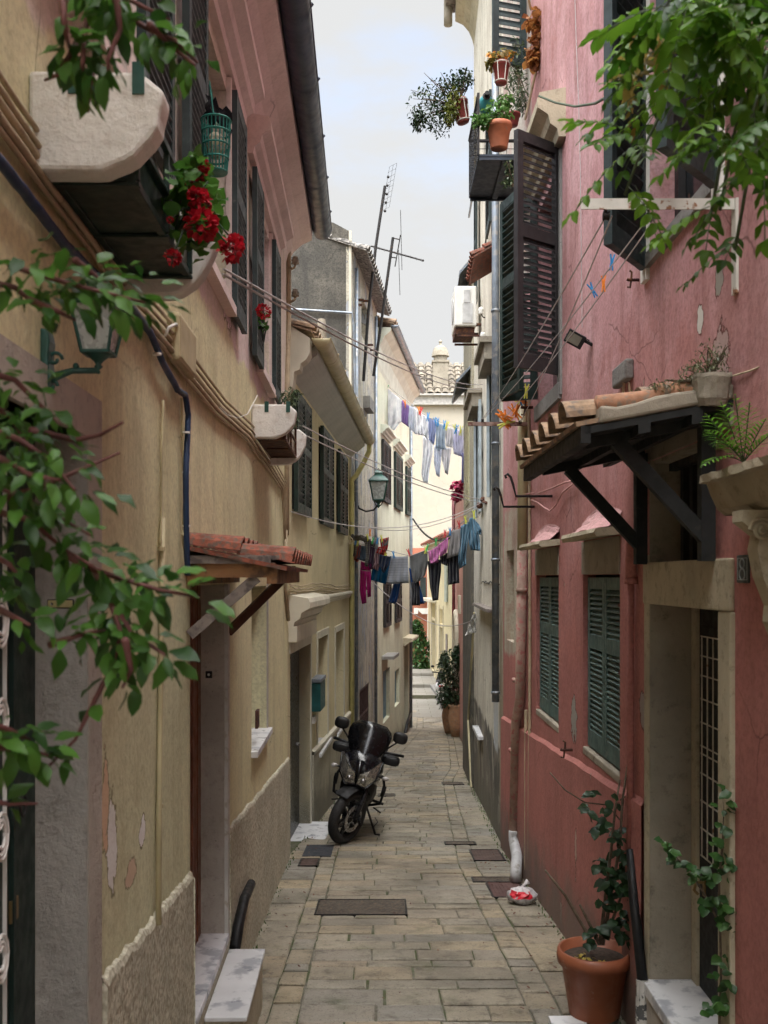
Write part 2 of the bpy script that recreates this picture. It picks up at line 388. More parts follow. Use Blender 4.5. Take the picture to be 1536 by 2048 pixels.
def far_paving_mat():
    n = NT('pale_step_stone'); br = n.n('ShaderNodeTexBrick'); n.ln(n.pos, br.inputs[0]); br.inputs['Scale'].default_value = 1.; br.inputs['Brick Width'].default_value = .8; br.inputs['Row Height'].default_value = .34; br.inputs['Mortar Size'].default_value = .012
    br.inputs['Color1'].default_value = (.24,.225,.2,1); br.inputs['Color2'].default_value = (.2,.185,.16,1); br.inputs['Mortar'].default_value = (.12,.12,.08,1)
    c = n.mix(n.ramp(n.noise(4, 7, .7), .5, .7, 0, .6), br.outputs[0], (.2,.18,.14)); n.bump(n.noise(25, 6), .4, .01); return n.fin(c, .85, .25)
def build_ground():
    mb = MB(); ys = [-60,-30,0,6,12,19,25,32,36,37.4,45,60,120,400]
    mb.grid([[V((x, y, (gz(y)-.013) if y < 60 else -2.4)) for x in (-300,-20,-3,0,3,20,300)] for y in ys])
    tag(mb.build('ground', ground_mat(), norm=False), kind='structure')
    mb = MB(); rr = random.Random(3)
    def slab(x0, x1, xa, xb, y0, y1):      # near edge x0..x1 at y0, far edge xa..xb at y1
        g = rr.uniform(.003, .010); j = lambda: rr.uniform(-.006, .006)
        mb.cur = rr.random()
        z0, z1 = gz(y0)+rr.uniform(-.005,.005), gz(y1)+rr.uniform(-.005,.005)
        if (x1-x0) < .06: return
        o = [V((x0+g+j(), y0+g+j(), z0)), V((x1-g+j(), y0+g+j(), z0)), V((xb-g+j(), y1-g+j(), z1)), V((xa+g+j(), y1-g+j(), z1))]
        c = (o[0]+o[1]+o[2]+o[3])/4; b = .012
        base = [p-V((0,0,.03)) for p in o]; mid = [p-V((0,0,.006)) for p in o]; top = []
        for p in o:
            d = V((c.x-p.x, c.y-p.y, 0)); top.append(p+V((math.copysign(b, d.x), math.copysign(b, d.y), 0)))
        # top as a 4x3 grid with slight wear hollows
        nx, ny = 5, 3; vs = []
        for a in range(ny+1):
            for e in range(nx+1):
                u, v = e/nx, a/ny
                p = (top[0]*(1-u)+top[1]*u)*(1-v)+(top[3]*(1-u)+top[2]*u)*v
                if 0 < e < nx and 0 < a < ny: p = p+V((0,0,noise.noise(V((p.x*6, p.y*6, mb.cur*9)))*.009))
                vs.append(p)
        mb.add(vs, [(a*(nx+1)+e, a*(nx+1)+e+1, (a+1)*(nx+1)+e+1, (a+1)*(nx+1)+e) for a in range(ny) for e in range(nx)])
        mb.add(base+mid+top, [(0,1,5,4),(1,2,6,5),(2,3,7,6),(3,0,4,7),(4,5,9,8),(5,6,10,9),(6,7,11,10),(7,4,8,11)])
    y = -1.
    while y < 36:
        h = rr.choice((.15,.19,.22,.25,.28,.33)); y1 = y+h
        a0, a1, b0, b1 = tab(L1t,y), tab(L1t,y1), tab(R1t,y), tab(R1t,y1)
        ts = [0.]; w = b0-a0
        while ts[-1] < 1:
            t = ts[-1]+rr.uniform(.24,.66)/w
            ts.append(1. if t > 1-.2/w else t)
        for s, t in zip(ts, ts[1:]): slab(a0+(b0-a0)*s, a0+(b0-a0)*t, a1+(b1-a1)*s, a1+(b1-a1)*t, y, y1)
        y = y1
    for (ta, tb, hs) in ((L2t, L1t, (.18,.24,.3,.36)), (R1t, R2t, (.16,.2,.24,.3)), (XLt, L2t, (.4,.5,.62,.75)), (R2t, XRt, (.35,.5,.6,.7))):
        y = -1+rr.random()*.3
        while y < 36:
            y1 = y+rr.choice(hs); slab(tab(ta,y), tab(tb,y), tab(ta,y1), tab(tb,y1), y, y1); y = y1
    tag(mb.build('paving', paving_mat(), att=True, norm=False), kind='structure')
    mb = MB()
    for (y0, y1, z0, z1, r) in ((37.4,40.,-2.40,-2.41,.16),(40.,43.2,-2.28,-2.26,.14),(43.2,50,-2.14,-2.14,.12)):
        mb.hexa([V((x, y, z)) for z in ('b','t') for x, y, z in ((-6,y0,z0-r-.3 if z=='b' else z0),(4,y0,z0-r-.3 if z=='b' else z0),(4,y1,z1-r-.3 if z=='b' else z1),(-6,y1,z1-r-.3 if z=='b' else z1))])
    mb.grid([[V((x, y, tab([(32,-2.795),(36,-2.555),(37.42,-2.535)], y))) for x in (.2, 2.6)] for y in (33.6,36,37.42)])
    tag(mb.build('street_steps', far_paving_mat(), norm=False), kind='structure')
build_ground()
# ------------------------------------------------------------------ builders
def shutter(parent, p0, d, w, z0, z1, m, n1=9, n2=14, mid=.56, th=.035, name='shutter', tilt=1):
    """louvred leaf: two stiles, three rails, slats; hinge edge at p0, running along horizontal d"""
    mb = MB(); d = V((d[0], d[1], 0)).normalized(); nrm = V((d.y, -d.x, 0)); p0 = V((p0[0], p0[1], 0)); s = .06
    def bx(a, b, za, zb, t0, t1):
        mb.hexa([p0+d*u+nrm*t+V((0,0,z)) for z in (za,zb) for u, t in ((a,t0),(b,t0),(b,t1),(a,t1))])
    h = th/2; bx(0, s, z0, z1, -h, h); bx(w-s, w, z0, z1, -h, h)
    zm = z0+(z1-z0)*mid
    for a, b in ((z0, z0+.11), (zm-.045, zm+.045), (z1-.08, z1)): bx(s, w-s, a, b, -h+.002, h-.002)
    for a, b, n in ((z0+.11, zm-.045, n2), (zm+.045, z1-.08, n1)):
        st = (b-a)/n
        for i in range(n):
            zc = a+st*(i+.5); k = st*.42*tilt
            pts = [(-h*.9, zc-k-.004), (-h*.9, zc-k+.004), (h*.9, zc+k+.004), (h*.9, zc+k-.004)]
            mb.hexa([p0+d*u+nrm*t+V((0,0,z)) for u in (s,w-s) for t, z in pts])
    return mb.build(name, m, parent, bevel=0)
def hood(W, parent, u0, u1, z, o, h, m, name='window_hood'):
    """moulded cornice over an opening; profile in (offset, height)"""
    prof = [(0,0),(o*.25,0),(o*.3,h*.18),(o*.55,h*.3),(o*.62,h*.5),(o*.9,h*.62),(o,h*.66),(o,h*.86),(o*.93,h),(0,h*1.12)]
    mb = MB(); mb.prism([W.P(u0, a, z+b) for a, b in prof], W.P(u1,0,0)-W.P(u0,0,0)); return mb.build(name, m, parent)
def gutter(W, parent, u0, u1, off, z, r, m, straps=(), name='gutter', stm=None):
    mb = MB(); k = 12
    def ring(u, rr, flip=0): return [W.P(u, off+math.cos(a)*rr, z-math.sin(a)*rr) for a in [math.pi*i/k for i in range(k+1)]]
    n = max(2, int((u1-u0)/.6)); us = [u0+(u1-u0)*i/n for i in range(n+1)]
    mb.grid([ring(u, r) for u in us]); mb.grid([ring(u, r-.006) for u in us])
    mb.prism(ring(u1, r), W.d.to_3d()*.004); mb.prism(ring(u0, r), W.d.to_3d()*.004)
    for sg in (1,-1): mb.tube([W.P(u, off+sg*r, z) for u in us], .008, 6)
    g = mb.build(name, m, parent, smooth=True)
    if straps:
        for u in straps:
            mb = MB(); mb.grid([ring(u, r+.004), ring(u+.03, r+.004)]); mb.tube([W.P(u+.015, off+r-.002, z), W.P(u+.015, off+r+.014, z+.02)], .012, 6); mb.build('strap', stm or m, g)
    return g
def tiles(parent, p00, along, down, L, D, m, pitch=.2, r=.075, name='roof', seg=6, step=.34):
    """barrel tiles: raised covers running down the slope, each course overlapping the next"""
    along, down = V(along).normalized(), V(down).normalized(); up = along.cross(down)
    if up.z < 0: up = -up
    mb = MB(); n = max(1, int(round(L/pitch))); pc = L/n; nc = max(1, int(round(D/step))); sc = D/nc; rr = random.Random(5)
    for i in range(n):
        for c in range(nc):
            a = V(p00)+along*(pc*(i+.5)+rr.uniform(-.006,.006))+down*(sc*c); b = a+down*(sc*1.06); lift0, lift1 = -.004+rr.uniform(0,.006), .016+rr.uniform(0,.008)
            r0, r1 = r*.86, r*1.05
            A = [a+up*lift0+along*math.cos(t)*r0+up*math.sin(t)*r0*.9 for t in [math.pi*k/seg for k in range(seg+1)]]
            B = [b+up*lift1+along*math.cos(t)*r1+up*math.sin(t)*r1*.9 for t in [math.pi*k/seg for k in range(seg+1)]]
            Bi = [b+up*lift1+along*math.cos(t)*(r1-.014)+up*math.sin(t)*(r1-.014)*.9 for t in [math.pi*k/seg for k in range(seg+1)]]
            Ai = [a+up*lift0+along*math.cos(t)*(r0-.014)+up*math.sin(t)*(r0-.014)*.9 for t in [math.pi*k/seg for k in range(seg+1)]]
            mb.grid([A, B, Bi, Ai])
    q = [V(p00)-up*.006, V(p00)+along*L-up*.006, V(p00)+along*L+down*D-up*.006, V(p00)+down*D-up*.006]
    mb.hexa([x-up*.02 for x in q]+q)
    return mb.build(name, m, parent, norm=False)
def leafcluster(mb, c, r, n, L, rr, w=.6, flat=1., droop=.2):
    for _ in range(n):
        a = rr.uniform(0, 2*math.pi); ph = math.acos(rr.uniform(-1, 1)); q = rr.random()**.4
        p = V(c)+V((r[0]*q*math.sin(ph)*math.cos(a), r[1]*q*math.sin(ph)*math.sin(a), r[2]*q*math.cos(ph)))
        d = V((rr.uniform(-1,1), rr.uniform(-1,1), rr.uniform(-1,.6)-droop)); mb.cur = rr.random(); l = L*rr.uniform(.6,1.25)
        mb.leaf(p, d, V((rr.uniform(-.6,.6), rr.uniform(-.6,.6), 1)), l, l*w)
def bush(name, label, cat, base, blobs, n, L, rr, lm, group=None, stems=4, w=.5, smat=None):
    t = thing(name, label, cat, base, group); mb = MB(); sb = MB()
    for c, r in blobs:
        leafcluster(mb, c, r, n, L, rr, w)
        for _ in range(stems):
            e = V(c)+V((rr.uniform(-1,1)*r[0]*.8, rr.uniform(-1,1)*r[1]*.8, rr.uniform(-.2,1)*r[2]*.8)); m0 = V(base)*.5+e*.5+V((rr.uniform(-.1,.1)*r[0], 0, .1*r[2]))
            sb.tube([base, m0, e], [.012*max(r), .008*max(r), .004*max(r)] if max(r) > .5 else [.006,.004,.002], 5)
    mb.build('foliage', lm, t, att=True, norm=False); sb.build('stem', smat or m_bark, t); return t
def pot(parent, c, r, h, m, name='pot', rim=True, taper=.7, seg=24):
    mb = MB(); p = [(r*taper*.96,0),(r*taper,.01*h+.003),(r*.97,h*.8)]
    p += [(r*1.08,h*.8),(r*1.1,h*.9),(r*1.07,h),(r*.98,h),(r*.94,h*.85)] if rim else [(r,h),(r*.94,h),(r*.92,h*.85)]
    mb.lathe(p+[(1e-5,h*.85)], c, seg)
    o = mb.build(name, m, parent, smooth=True); s = MB(); s.lathe([(r*.93,0),(r*.5,.01),(1e-5,.012)], V(c)+V((0,0,h*.86)), seg); s.build('soil', m_soil, o); return o
# ------------------------------------------------------------------ HOUSE A : near left, cream below, pink above
WA = Wall((-.76,-4), (-1.06,11), 1)
A = lambda px: WA.u(px)
uY = WA.uY
m_A = plaster('cream_pink_limewash', (.72,.68,.42), (.76,.70,.45), (.42,.38,.235), .55,
    band=dict(a=(.76,.64,.61), b=(.70,.58,.55), z=3.46, soft=.03, wob=.5), patch=[(2.9,5.0,-1,1.9,(.64,.63,.42))], peel=(.55,.42,.34), peel_t=(.715,.725),
    spots=[(WA.Q(222,1690,0),(.06,.07,.16),(.72,.69,.66)),(WA.Q(210,1610,0),(.05,.05,.14),(.62,.42,.28)),(WA.Q(285,1665,0),(.03,.05,.055),(.74,.7,.68)),(WA.Q(262,1745,0),(.04,.08,.05),(.6,.44,.32)),(WA.Q(455,600,0),(.05,.25,.16),(.72,.58,.57)),(WA.Q(520,680,0),(.05,.3,.1),(.72,.56,.55))])
m_Apl = roughcast('tan_roughcast', (.60,.57,.45), (.30,.27,.20))
m_Ahood = plaster('pink_moulding', (.80,.68,.64), (.76,.64,.60), (.42,.32,.28), .3, fine=.06, rough_b=.15)
hA = thing('near_cream_house', 'cream and pink plastered house with dark shutters, blue grey gutter and red tiled door awning', 'house', (-.9,4,0))
z_th = -.145
holesA = [(uY(1.85),uY(2.98),-1.,2.42,.16), (A(380),A(449),z_th,1.96,.17), (A(503),A(533),.70,1.93,.16),
          (uY(2.62),uY(3.55),3.66,4.97,.14), (uY(5.02),uY(6.1),3.66,4.97,.14), (uY(7.84),uY(8.82),3.66,4.97,.14)]
WA.shell(0, 15, -1.6, 5.5, holesA, 3.2, m_A, hA)
mb = MB()   # roughcast plinth following the slope, interrupted by the doors
def plz(Y): return 1.02-.0907*Y
for a, b in ((A(196),A(378)), (A(452),15.0)):
    n = 70; us = [a+(b-a)*i/n for i in range(n+1)]; rr = random.Random(2)
    zt = [plz(WA.P(u,0,0).y)+rr.uniform(-.012,.012) for u in us]
    mb.grid([[WA.P(u,.03,-1.6) for u in us],[WA.P(u,.022,z-.03) for u, z in zip(us,zt)],[WA.P(u,.014,z-.01) for u, z in zip(us,zt)],[WA.P(u,-.01,z+.0) for u, z in zip(us,zt)]])
    for u in (a, b): mb.prism([WA.P(u,0,-1.6),WA.P(u,.03,-1.6),WA.P(u,.03,plz(WA.P(u,0,0).y)-.03),WA.P(u,0,plz(WA.P(u,0,0).y))], WA.d.to_3d()*.001)
mb.build('plinth', m_Apl, hA)
# plinth top mortar strip
# cove and roof
mb = MB(); pr = [(0,5.42),(.02,5.5),(.07,5.58),(.16,5.66),(.27,5.71),(.27,5.86),(-.2,5.9),(-.2,5.42)]
mb.prism([WA.P(0,a,b) for a, b in pr], WA.P(15,0,0)-WA.P(0,0,0)); mb.build('eaves_cove', m_Ahood, hA)
tiles(hA, WA.P(0,-3.2,7.1), WA.d.to_3d(), WA.P(0,.42,5.9)-WA.P(0,-3.2,7.1), 15.1, (WA.P(0,.42,5.9)-WA.P(0,-3.2,7.1)).length, m_tile, step=.4)
gutter(WA, hA, 0, 15.06, .375, 5.84, .105, m_gut, [uY(y) for y in (6.7,7.7,8.7,9.6,10.5,5.7,4.7)])
# near stone door frame, door
fr = MB()
WA.box(fr, uY(2.98)+.0, uY(3.13), -.155, .02, -1.2, 2.55); WA.box(fr, uY(1.85), uY(2.98), -.14, .02, 2.42, 2.55)
fr.build('door_frame', m_pinks, hA); fr = MB(); WA.box(fr, uY(2.98)-.012, uY(2.98)-.001, -.15, .018, -1.2, 2.42); fr.build('door_jamb', stone('pitted_grey_stone', (.40,.375,.34), (.2,.185,.165), 16, 1.), hA)
dd = MB(); WA.box(dd, uY(1.85), uY(2.98)-.004, -.165, -.135, -1., 2.42)
for u in (2.0,2.25,2.5,2.75): WA.box(dd, uY(u), uY(u)+.02, -.137, -.122, -1, 2.42)
do = dd.build('door', m_dkgrn, hA)
k = MB(); c = WA.Q(38,1612,-.12)
k.tube([c+V((.012,0,.03))+V((0, math.cos(t)*.022, -.028+math.sin(t)*.03)) for t in [2*math.pi*i/14 for i in range(15)]], .004, 6); k.build('handle', m_iron, do)
k = MB(); WA.box(k, uY(2.745), uY(2.80), -.134,-.126, WA.z(24,1845,-.13), WA.z(24,1800,-.13)); k.build('letter_slot', mat('brass',(.3,.2,.09),.45,.8), do)
k = MB()   # white scrolled grille on the door
for zc in (1.0,1.32,1.62,1.88):
    for sg in (1,-1):
        k.tube([WA.P(uY(2.62)+.05*math.cos(t)*(1-t/14), -.11, zc+sg*.07*math.sin(t)*(1-t/14)) for t in [i*.5 for i in range(18)]], .005, 5)
WA.box(k, uY(2.70), uY(2.706), -.135,-.125, -.6, 2.3)
k.build('grille', m_white, do)
bl = thing('doorbell', 'yellowed door buzzer in a black surround on the grey stone jamb', 'doorbell', WA.P(uY(2.98),-.08,CZ+(HY-1208)/F*2.98))
b = MB(); x0 = R(97,1217,2.98); x1 = R(151,1198,2.98); b.hexa([V((x0.x,2.965,x0.z)),V((x1.x,2.965,x0.z)),V((x1.x,2.985,x0.z)),V((x0.x,2.985,x0.z)),V((x0.x,2.965,x1.z)),V((x1.x,2.965,x1.z)),V((x1.x,2.985,x1.z)),V((x0.x,2.985,x1.z))]); b.build('housing', m_blk, bl, bevel=.003)
b = MB(); b.box(V(((x0.x+x1.x)/2,2.963,(x0.z+x1.z)/2)), (x1.x-x0.x-.008,.006,x1.z-x0.z-.007)); b.build('cover', mat('aged_ivory',(.38,.32,.15),.5), bl, bevel=.002)
b = MB(); b.lathe([(.0045,0),(.004,.004),(1e-5,.004)], V((x0.x+.017,2.96,(x0.z+x1.z)/2)), 10, Matrix.Rotation(math.pi/2,3,'X')); b.build('button', m_chrome, bl)
# second door, threshold, front step
dd = MB(); WA.box(dd, A(380), A(449), -.168, -.14, z_th, 1.96); 
for i in range(6): WA.box(dd, A(380)+.1+.19*i, A(380)+.11+.19*i, -.142, -.135, z_th, 1.96)
dd.build('door', mat('varnished_door', (.15,.045,.018), .4, var=.25, scale=4), hA)
k = MB(); WA.box(k, A(449), A(449)+.07, -.16, .022, z_th-.05, 1.96); jm = MB(); WA.box(jm, A(449)-.012, A(449)-.001, -.165, .0, z_th, 1.95); jm.build('door_jamb', m_pinks, hA); k.build('door_frame', mat('pale_painted_stone', (.52,.5,.47), .7, var=.1, col2=(.4,.36,.3)), hA)
k = MB(); WA.box(k, A(380)+.002, A(449)-.002, -.167, .03, z_th-.04, z_th+.006); k.build('threshold', m_marble, hA, bevel=.004)
k = MB(); WA.box(k, A(380)+.03, A(449)+.02, 0, .026, -1.2, z_th-.041); k.build('step_base', m_Apl, hA)
c0 = WA.hit(395,2030,.0)
st = thing('marble_step', 'veined white marble slab step in front of the awning door', 'step', WA.P(uY(5.55),.14,gz(5.5)))
k = MB(); WA.box(k, uY(5.08), uY(6.02), .028, .245, -.26, -.235); k.build('slab', m_marble, st, bevel=.005)
k = MB(); WA.box(k, uY(5.1), uY(6.0), .028, .23, gz(5.5)-.1, -.262); k.build('base', m_sand, st)
k = thing('door_buzzer', 'small square black door buzzer on the reveal under the awning', 'doorbell', R(418,1349,WA.P(A(449),0,0).y))
Yb = WA.P(A(449),0,0).y; q = R(418,1349,Yb-.008); b = MB(); b.box(q, (.04,.02,.042)); b.build('plate', m_blk, k, bevel=.003); b = MB(); b.ball(q+V((0,-.012,0)), .008, 10, 6); b.build('button', m_white, k)
# window with sill between the door and the house end
w = MB(); WA.box(w, A(503), A(533), -.165, -.15, .70, 1.93); wi = w.build('window', m_glass, hA)
w = MB(); WA.box(w, A(503)-.03, A(533)+.04, -.149, .05, .655, .705); w.build('sill', m_marble, wi, bevel=.005)
w = MB(); WA.box(w, A(533), A(533)+.06, -.05, .012, .7, 1.95); w.build('frame', m_pinks, wi)
w = MB(); WA.box(w, A(510), A(514), .0, .02, WA.z(512,1455), WA.z(512,1420)); w.build('shutter_catch', m_rust, wi)
# door awning
aw = MB(); u0, u1 = A(372), A(455); rng = random.Random(4)
L = WA.P(u1,0,0)-WA.P(u0,0,0)
o = tiles(hA, WA.P(u0-.03,-.01,2.16), WA.d.to_3d(), WA.P(0,.5,2.055)-WA.P(0,0,2.16), L.length+.35, .5, m_tiler, pitch=.2, r=.075, name='awning_roof', step=.25)
for u in (u0, u1-.05):
    WA.box(aw, u, u+.05, 0, .42, 2.0, 2.07)
WA.box(aw, u0, u1+.2, .38, .43, 1.97, 2.06); WA.box(aw, u0, u1+.2, 0.005, .05, 1.97, 2.08)
aw.build('awning_beam', m_wood, hA); aw = MB(); WA.box(aw, u0-.02, u0+.0, 0, .4, 2.065, 2.10); WA.box(aw, u0, u1+.25, .01, .44, 2.085, 2.105); aw.build('awning_board', m_gwood, hA)
aw = MB(); aw.bar(WA.Q(380,1270,.015), WA.P(u0+.03,.33,2.0), .035, .05); aw.build('awning_brace', m_gwood, hA)
aw = MB(); aw.bar(WA.P(A(452),.012,WA.z(452,1265)), WA.P(u1+.1,.34,2.0), .04, .05); aw.build('awning_brace', m_bwood, hA)
# upper windows with leaves folded against the wall
def upper_window(W, parent, ua, ub, z0, z1, leaves, rec=.14, lm=m_green, sash=True, o=.045):
    g = MB(); W.box(g, ua, ub, -rec-.01, -rec+.012, z0, z1); wn = g.build('window', m_glass, parent)
    f = MB(); um = (ua+ub)/2
    for a, b in ((ua,ua+.05),(ub-.05,ub),(um-.035,um+.035)): W.box(f, a, b, -rec+.013, -rec+.05, z0, z1)
    for a, b in ((z0,z0+.06),(z1-.06,z1),(z0+(z1-z0)*.62, z0+(z1-z0)*.62+.035)): W.box(f, ua+.05, ub-.05, -rec+.013, -rec+.046, a, b)
    f.build('frame', lm, wn)
    for (a, b) in leaves:
        shutter(wn, W.P(a,o,0), W.P(b,0,0)-W.P(a,0,0), b-a, z0-.04, z1+.02, lm)
    return wn
upper_window(WA, hA, uY(2.62), uY(3.55), 3.66, 4.97, [(uY(3.57),uY(4.12))], lm=m_green)
upper_window(WA, hA, uY(5.02), uY(6.1), 3.66, 4.97, [(uY(4.46),uY(5.0)),(uY(6.13),uY(6.66))])
upper_window(WA, hA, uY(7.84), uY(8.82), 3.66, 4.97, [(uY(7.27),uY(7.8)),(uY(8.84),uY(9.38))])
hood(WA, hA, uY(2.3), uY(4.1), 5.06, .17, .26, m_Ahood); hood(WA, hA, uY(4.4), uY(6.75), 5.06, .17, .26, m_Ahood); hood(WA, hA, uY(7.2), uY(9.5), 5.06, .17, .26, m_Ahood)
for a, b in ((2.5,3.62),(4.98,6.14),(7.78,8.9)):
    w = MB(); WA.box(w, uY(a), uY(b), -.1, .06, 3.6, 3.655); WA.box(w, uY(a)+.0, uY(a)+.05, 0, .03, 3.66, 5.05); WA.box(w, uY(b)-.05, uY(b), 0, .03, 3.66, 5.05); w.build('window_surround', m_Ahood, hA)
# stone ledges with quarter-round cheeks and an iron planter rack between them
def cheek(W, u, th, zt, zb, o, m, parent, rr):
    n = 10; pts = [(0,zt),(o*.82,zt)]
    for i in range(n+1):
        a = math.pi/2*i/n; pts.append((o*.45+o*.55*math.cos(a)*rr.uniform(.97,1.02), zt-.05-(zt-.05-zb)*math.sin(a)*rr.uniform(.98,1.01)))
    pts.append((0,zb)); pts = [(max(0,a),b) for a, b in pts]
    mb = MB(); k = 5
    mb.prism([W.P(u,a,b) for a, b in pts], W.d.to_3d()*th)
    o_ = mb.build('stone_bracket', m, parent, bevel=.012)
    return o_
def ledge(W, parent_name_label, u0, u1, zt, o, rackm, nslat=7):
    t = thing('flower_ledge', parent_name_label, 'flower ledge', W.P((u0+u1)/2, 0, zt-.3), 'stone flower ledges of the cream house'); rr = random.Random(9)
    for u, th, db in ((u0-.06,.09,.25),(u1,.08,.31)): cheek(W, u, th, zt, zt-db, .34, m_stonew, t, rr)
    mb = MB(); zr = zt-.235
    for a in (.04,.235): W.box(mb, u0+.03, u1, a-.01, a+.012, zr-.012, zr+.012)
    for i in range(nslat): a = .04+.18*i/(nslat-1); W.box(mb, u0+.03, u1, a-.012, a+.022, zr-.005, zr+.004)
    for u in (u0+.035, (u0+u1)/2, u1-.03): W.box(mb, u, u+.022, .03, .255, zr-.016, zr-.006); W.box(mb, u, u+.018, .238, .255, zr, zt+.02)
    W.box(mb, u0+.03, u1, .24, .258, zt-.0, zt+.022); W.box(mb, u0+.03, u1, .24, .254, zr+.11, zr+.125)
    mb.build('planter_rack', rackm, t, bevel=.002)
    for o1_ in (.1,.26): mb = MB(); W.box(mb, u0-.065, u0-.03, o1_, o1_+.03, zt-.06, zt+.02); mb.build('clamp', m_lgreen, t)
    return t
l1 = ledge(WA, 'big whitewashed stone flower ledge with dark rack above the wall lantern', uY(2.56), uY(3.42), 3.27, .34, m_dkgrn)
l2 = ledge(WA, 'small stone flower ledge with terracotta trough and rusty rack beside the low yellow house', uY(7.5), uY(8.7), 3.29, .34, m_rust)
# troughs
def trough(W, u0, u1, o0, o1, z, h, m, label, name='planter_trough'):
    t = thing(name, label, 'planter', W.P((u0+u1)/2,(o0+o1)/2,z)); mb = MB()
    mb.hexa([W.P(u0+.02,o0+.02,z),W.P(u1-.02,o0+.02,z),W.P(u1-.02,o1-.02,z),W.P(u0+.02,o1-.02,z),W.P(u0,o0,z+h),W.P(u1,o0,z+h),W.P(u1,o1,z+h),W.P(u0,o1,z+h)])
    for a, b, c, d in ((u0-.006,u1+.006,o0-.006,o0+.012),(u0-.006,u1+.006,o1-.012,o1+.006)): W.box(mb, a, b, c, d, z+h-.03, z+h+.006)
    mb.build('box', m, t, bevel=.004); mb = MB(); W.box(mb, u0+.01, u1-.01, o0+.013, o1-.013, z+h-.02, z+h+.002); mb.build('soil', m_soil, t); return t
trough(WA, uY(2.72), uY(3.34), .06, .22, 3.05, .16, mat('dark_teal_planter',(.010,.035,.033),.5), 'dark teal plastic trough in the rack under the red geraniums')
trough(WA, uY(7.56), uY(8.0), .06, .225, 3.065, .16, m_terra, 'terracotta trough in the small rack beside the low yellow house')
# geraniums
def geranium(name, label, c, r, nl, L, flowers, rr, petal, lm=m_leaf, group=None, base=None):
    t = thing(name, label, 'plant', base or c, group); mb = MB(); sb = MB(); fb = MB()
    leafcluster(mb, c, r, nl, L, rr, 1.05, droop=-.2)
    for _ in range(8):
        e = V(c)+V((rr.uniform(-1,1)*r[0], rr.uniform(-1,1)*r[1], rr.uniform(-.6,1)*r[2]))*.8; sb.tube([base or c, (V(base or c)+e)/2+V((0,0,.02)), e], [.005,.004,.003], 5)
    for f, fr_ in flowers:
        f = V(f); sb.tube([c, (V(c)+f)/2+V((0,0,.02)), f], [.004,.003,.003], 5)
        fb = MB()
        for _ in range(60):
            d = V((rr.gauss(0,1), rr.gauss(0,1), rr.gauss(0,1)+.2)).normalized(); fb.cur = rr.random()
            fb.leaf(f+d*fr_*.55, d+V((rr.uniform(-.5,.5),rr.uniform(-.5,.5),rr.uniform(-.5,.5))), V((rr.uniform(-1,1),rr.uniform(-1,1),1)), fr_*.5, fr_*.5, .1)
        fb.build('flower', petal, t, att=True, norm=False)
    mb.build('foliage', lm, t, att=True, norm=False); sb.build('stem', m_leafd, t, att=True); return t
rr = random.Random(21)
geranium('geranium', 'leafy geranium with big red flower heads spilling over the large stone ledge', R(392,420,3.1), (.08,.2,.16), 130, .05,
    [(R(398,345,3.1),.03),(R(400,402,3.0),.04),(R(403,450,2.95),.055),(R(461,500,3.0),.045),(R(345,515,2.9),.028),(R(375,362,3.1),.022),(R(392,392,2.95),.03),(R(415,455,3.0),.035),(R(408,332,3.1),.022),(R(340,440,2.9),.012),(R(470,485,3.05),.03)], rr, m_red, base=R(350,470,3.05))
geranium('geranium', 'thin geranium with one scarlet bloom beside the third dark shutter of the cream house', WA.Q(527,640,.1), (.05,.06,.1), 22, .04, [(WA.Q(527,623,.12),.06)], rr, m_red, base=WA.Q(527,690,.05))
bush('succulent_plant', 'pale green bushy succulent growing from the small stone ledge', 'plant', WA.P(uY(8.45),.2,3.12), [(WA.P(uY(8.35),.22,3.5),(.09,.09,.1)),(WA.P(uY(8.4),.22,3.33),(.07,.07,.1))], 170, .045, rr, m_leafg, w=.35)
# hanging wicker-like peg basket by the window
bk = thing('peg_basket', 'green plastic peg basket hanging from the open shutter with a black cloth above', 'basket', WA.Q(432,335,.16))
mb = MB(); c = WA.Q(432,292,.16); cz = c-V((0,0,.12))
for i in range(22):
    a = 2*math.pi*i/22; mb.tube([cz+V((math.cos(a)*.05,math.sin(a)*.05,0)), cz+V((math.cos(a)*.062,math.sin(a)*.062,.12)), cz+V((math.cos(a)*.066,math.sin(a)*.066,.235))], .0028, 4)
for z, r_ in ((0,.05),(.06,.057),(.12,.062),(.18,.065),(.235,.068)): mb.tube([cz+V((math.cos(t)*r_,math.sin(t)*r_,z)) for t in [2*math.pi*i/20 for i in range(21)]], .005, 5)
mb.lathe([(.05,-.005),(.05,.005),(1e-5,.005)], cz, 16)
mb.build('basket', mat('teal_plastic',(.02,.16,.13),.5), bk)
mb = MB(); top = cz+V((-.03,0,.42)); 
for sg in (1,-1): mb.tube([cz+V((0,sg*.066,.235)), top], .003, 4)
mb.build('handle', mat('teal_plastic',(0,0,0)), bk)
mb = MB(); mb.ball(cz+V((0,0,.12)), .048, 10, 6, (1,1,1.3)); mb.build('pegs', mat('mixed_pegs', (.4,.32,.2), .6, var=.4, scale=60, col2=(.1,.2,.3)), bk)
ck = thing('black_cloth', 'black rag draped over the peg basket beside the open shutter', 'cloth', cz+V((.0,0,.3)))
mb = MB(); rr2 = random.Random(8); mb.grid([[cz+V((-.05+.12*i/7+.01*math.sin(j*2+i), .03*math.sin(i*1.7+j), .36-.11*j/5-.012*i+.012*math.sin(i*2.5))) for i in range(8)] for j in range(6)]); o = mb.build('rag', fabric('black_rag',(.015,.013,.016)), ck, smooth=True, norm=False)
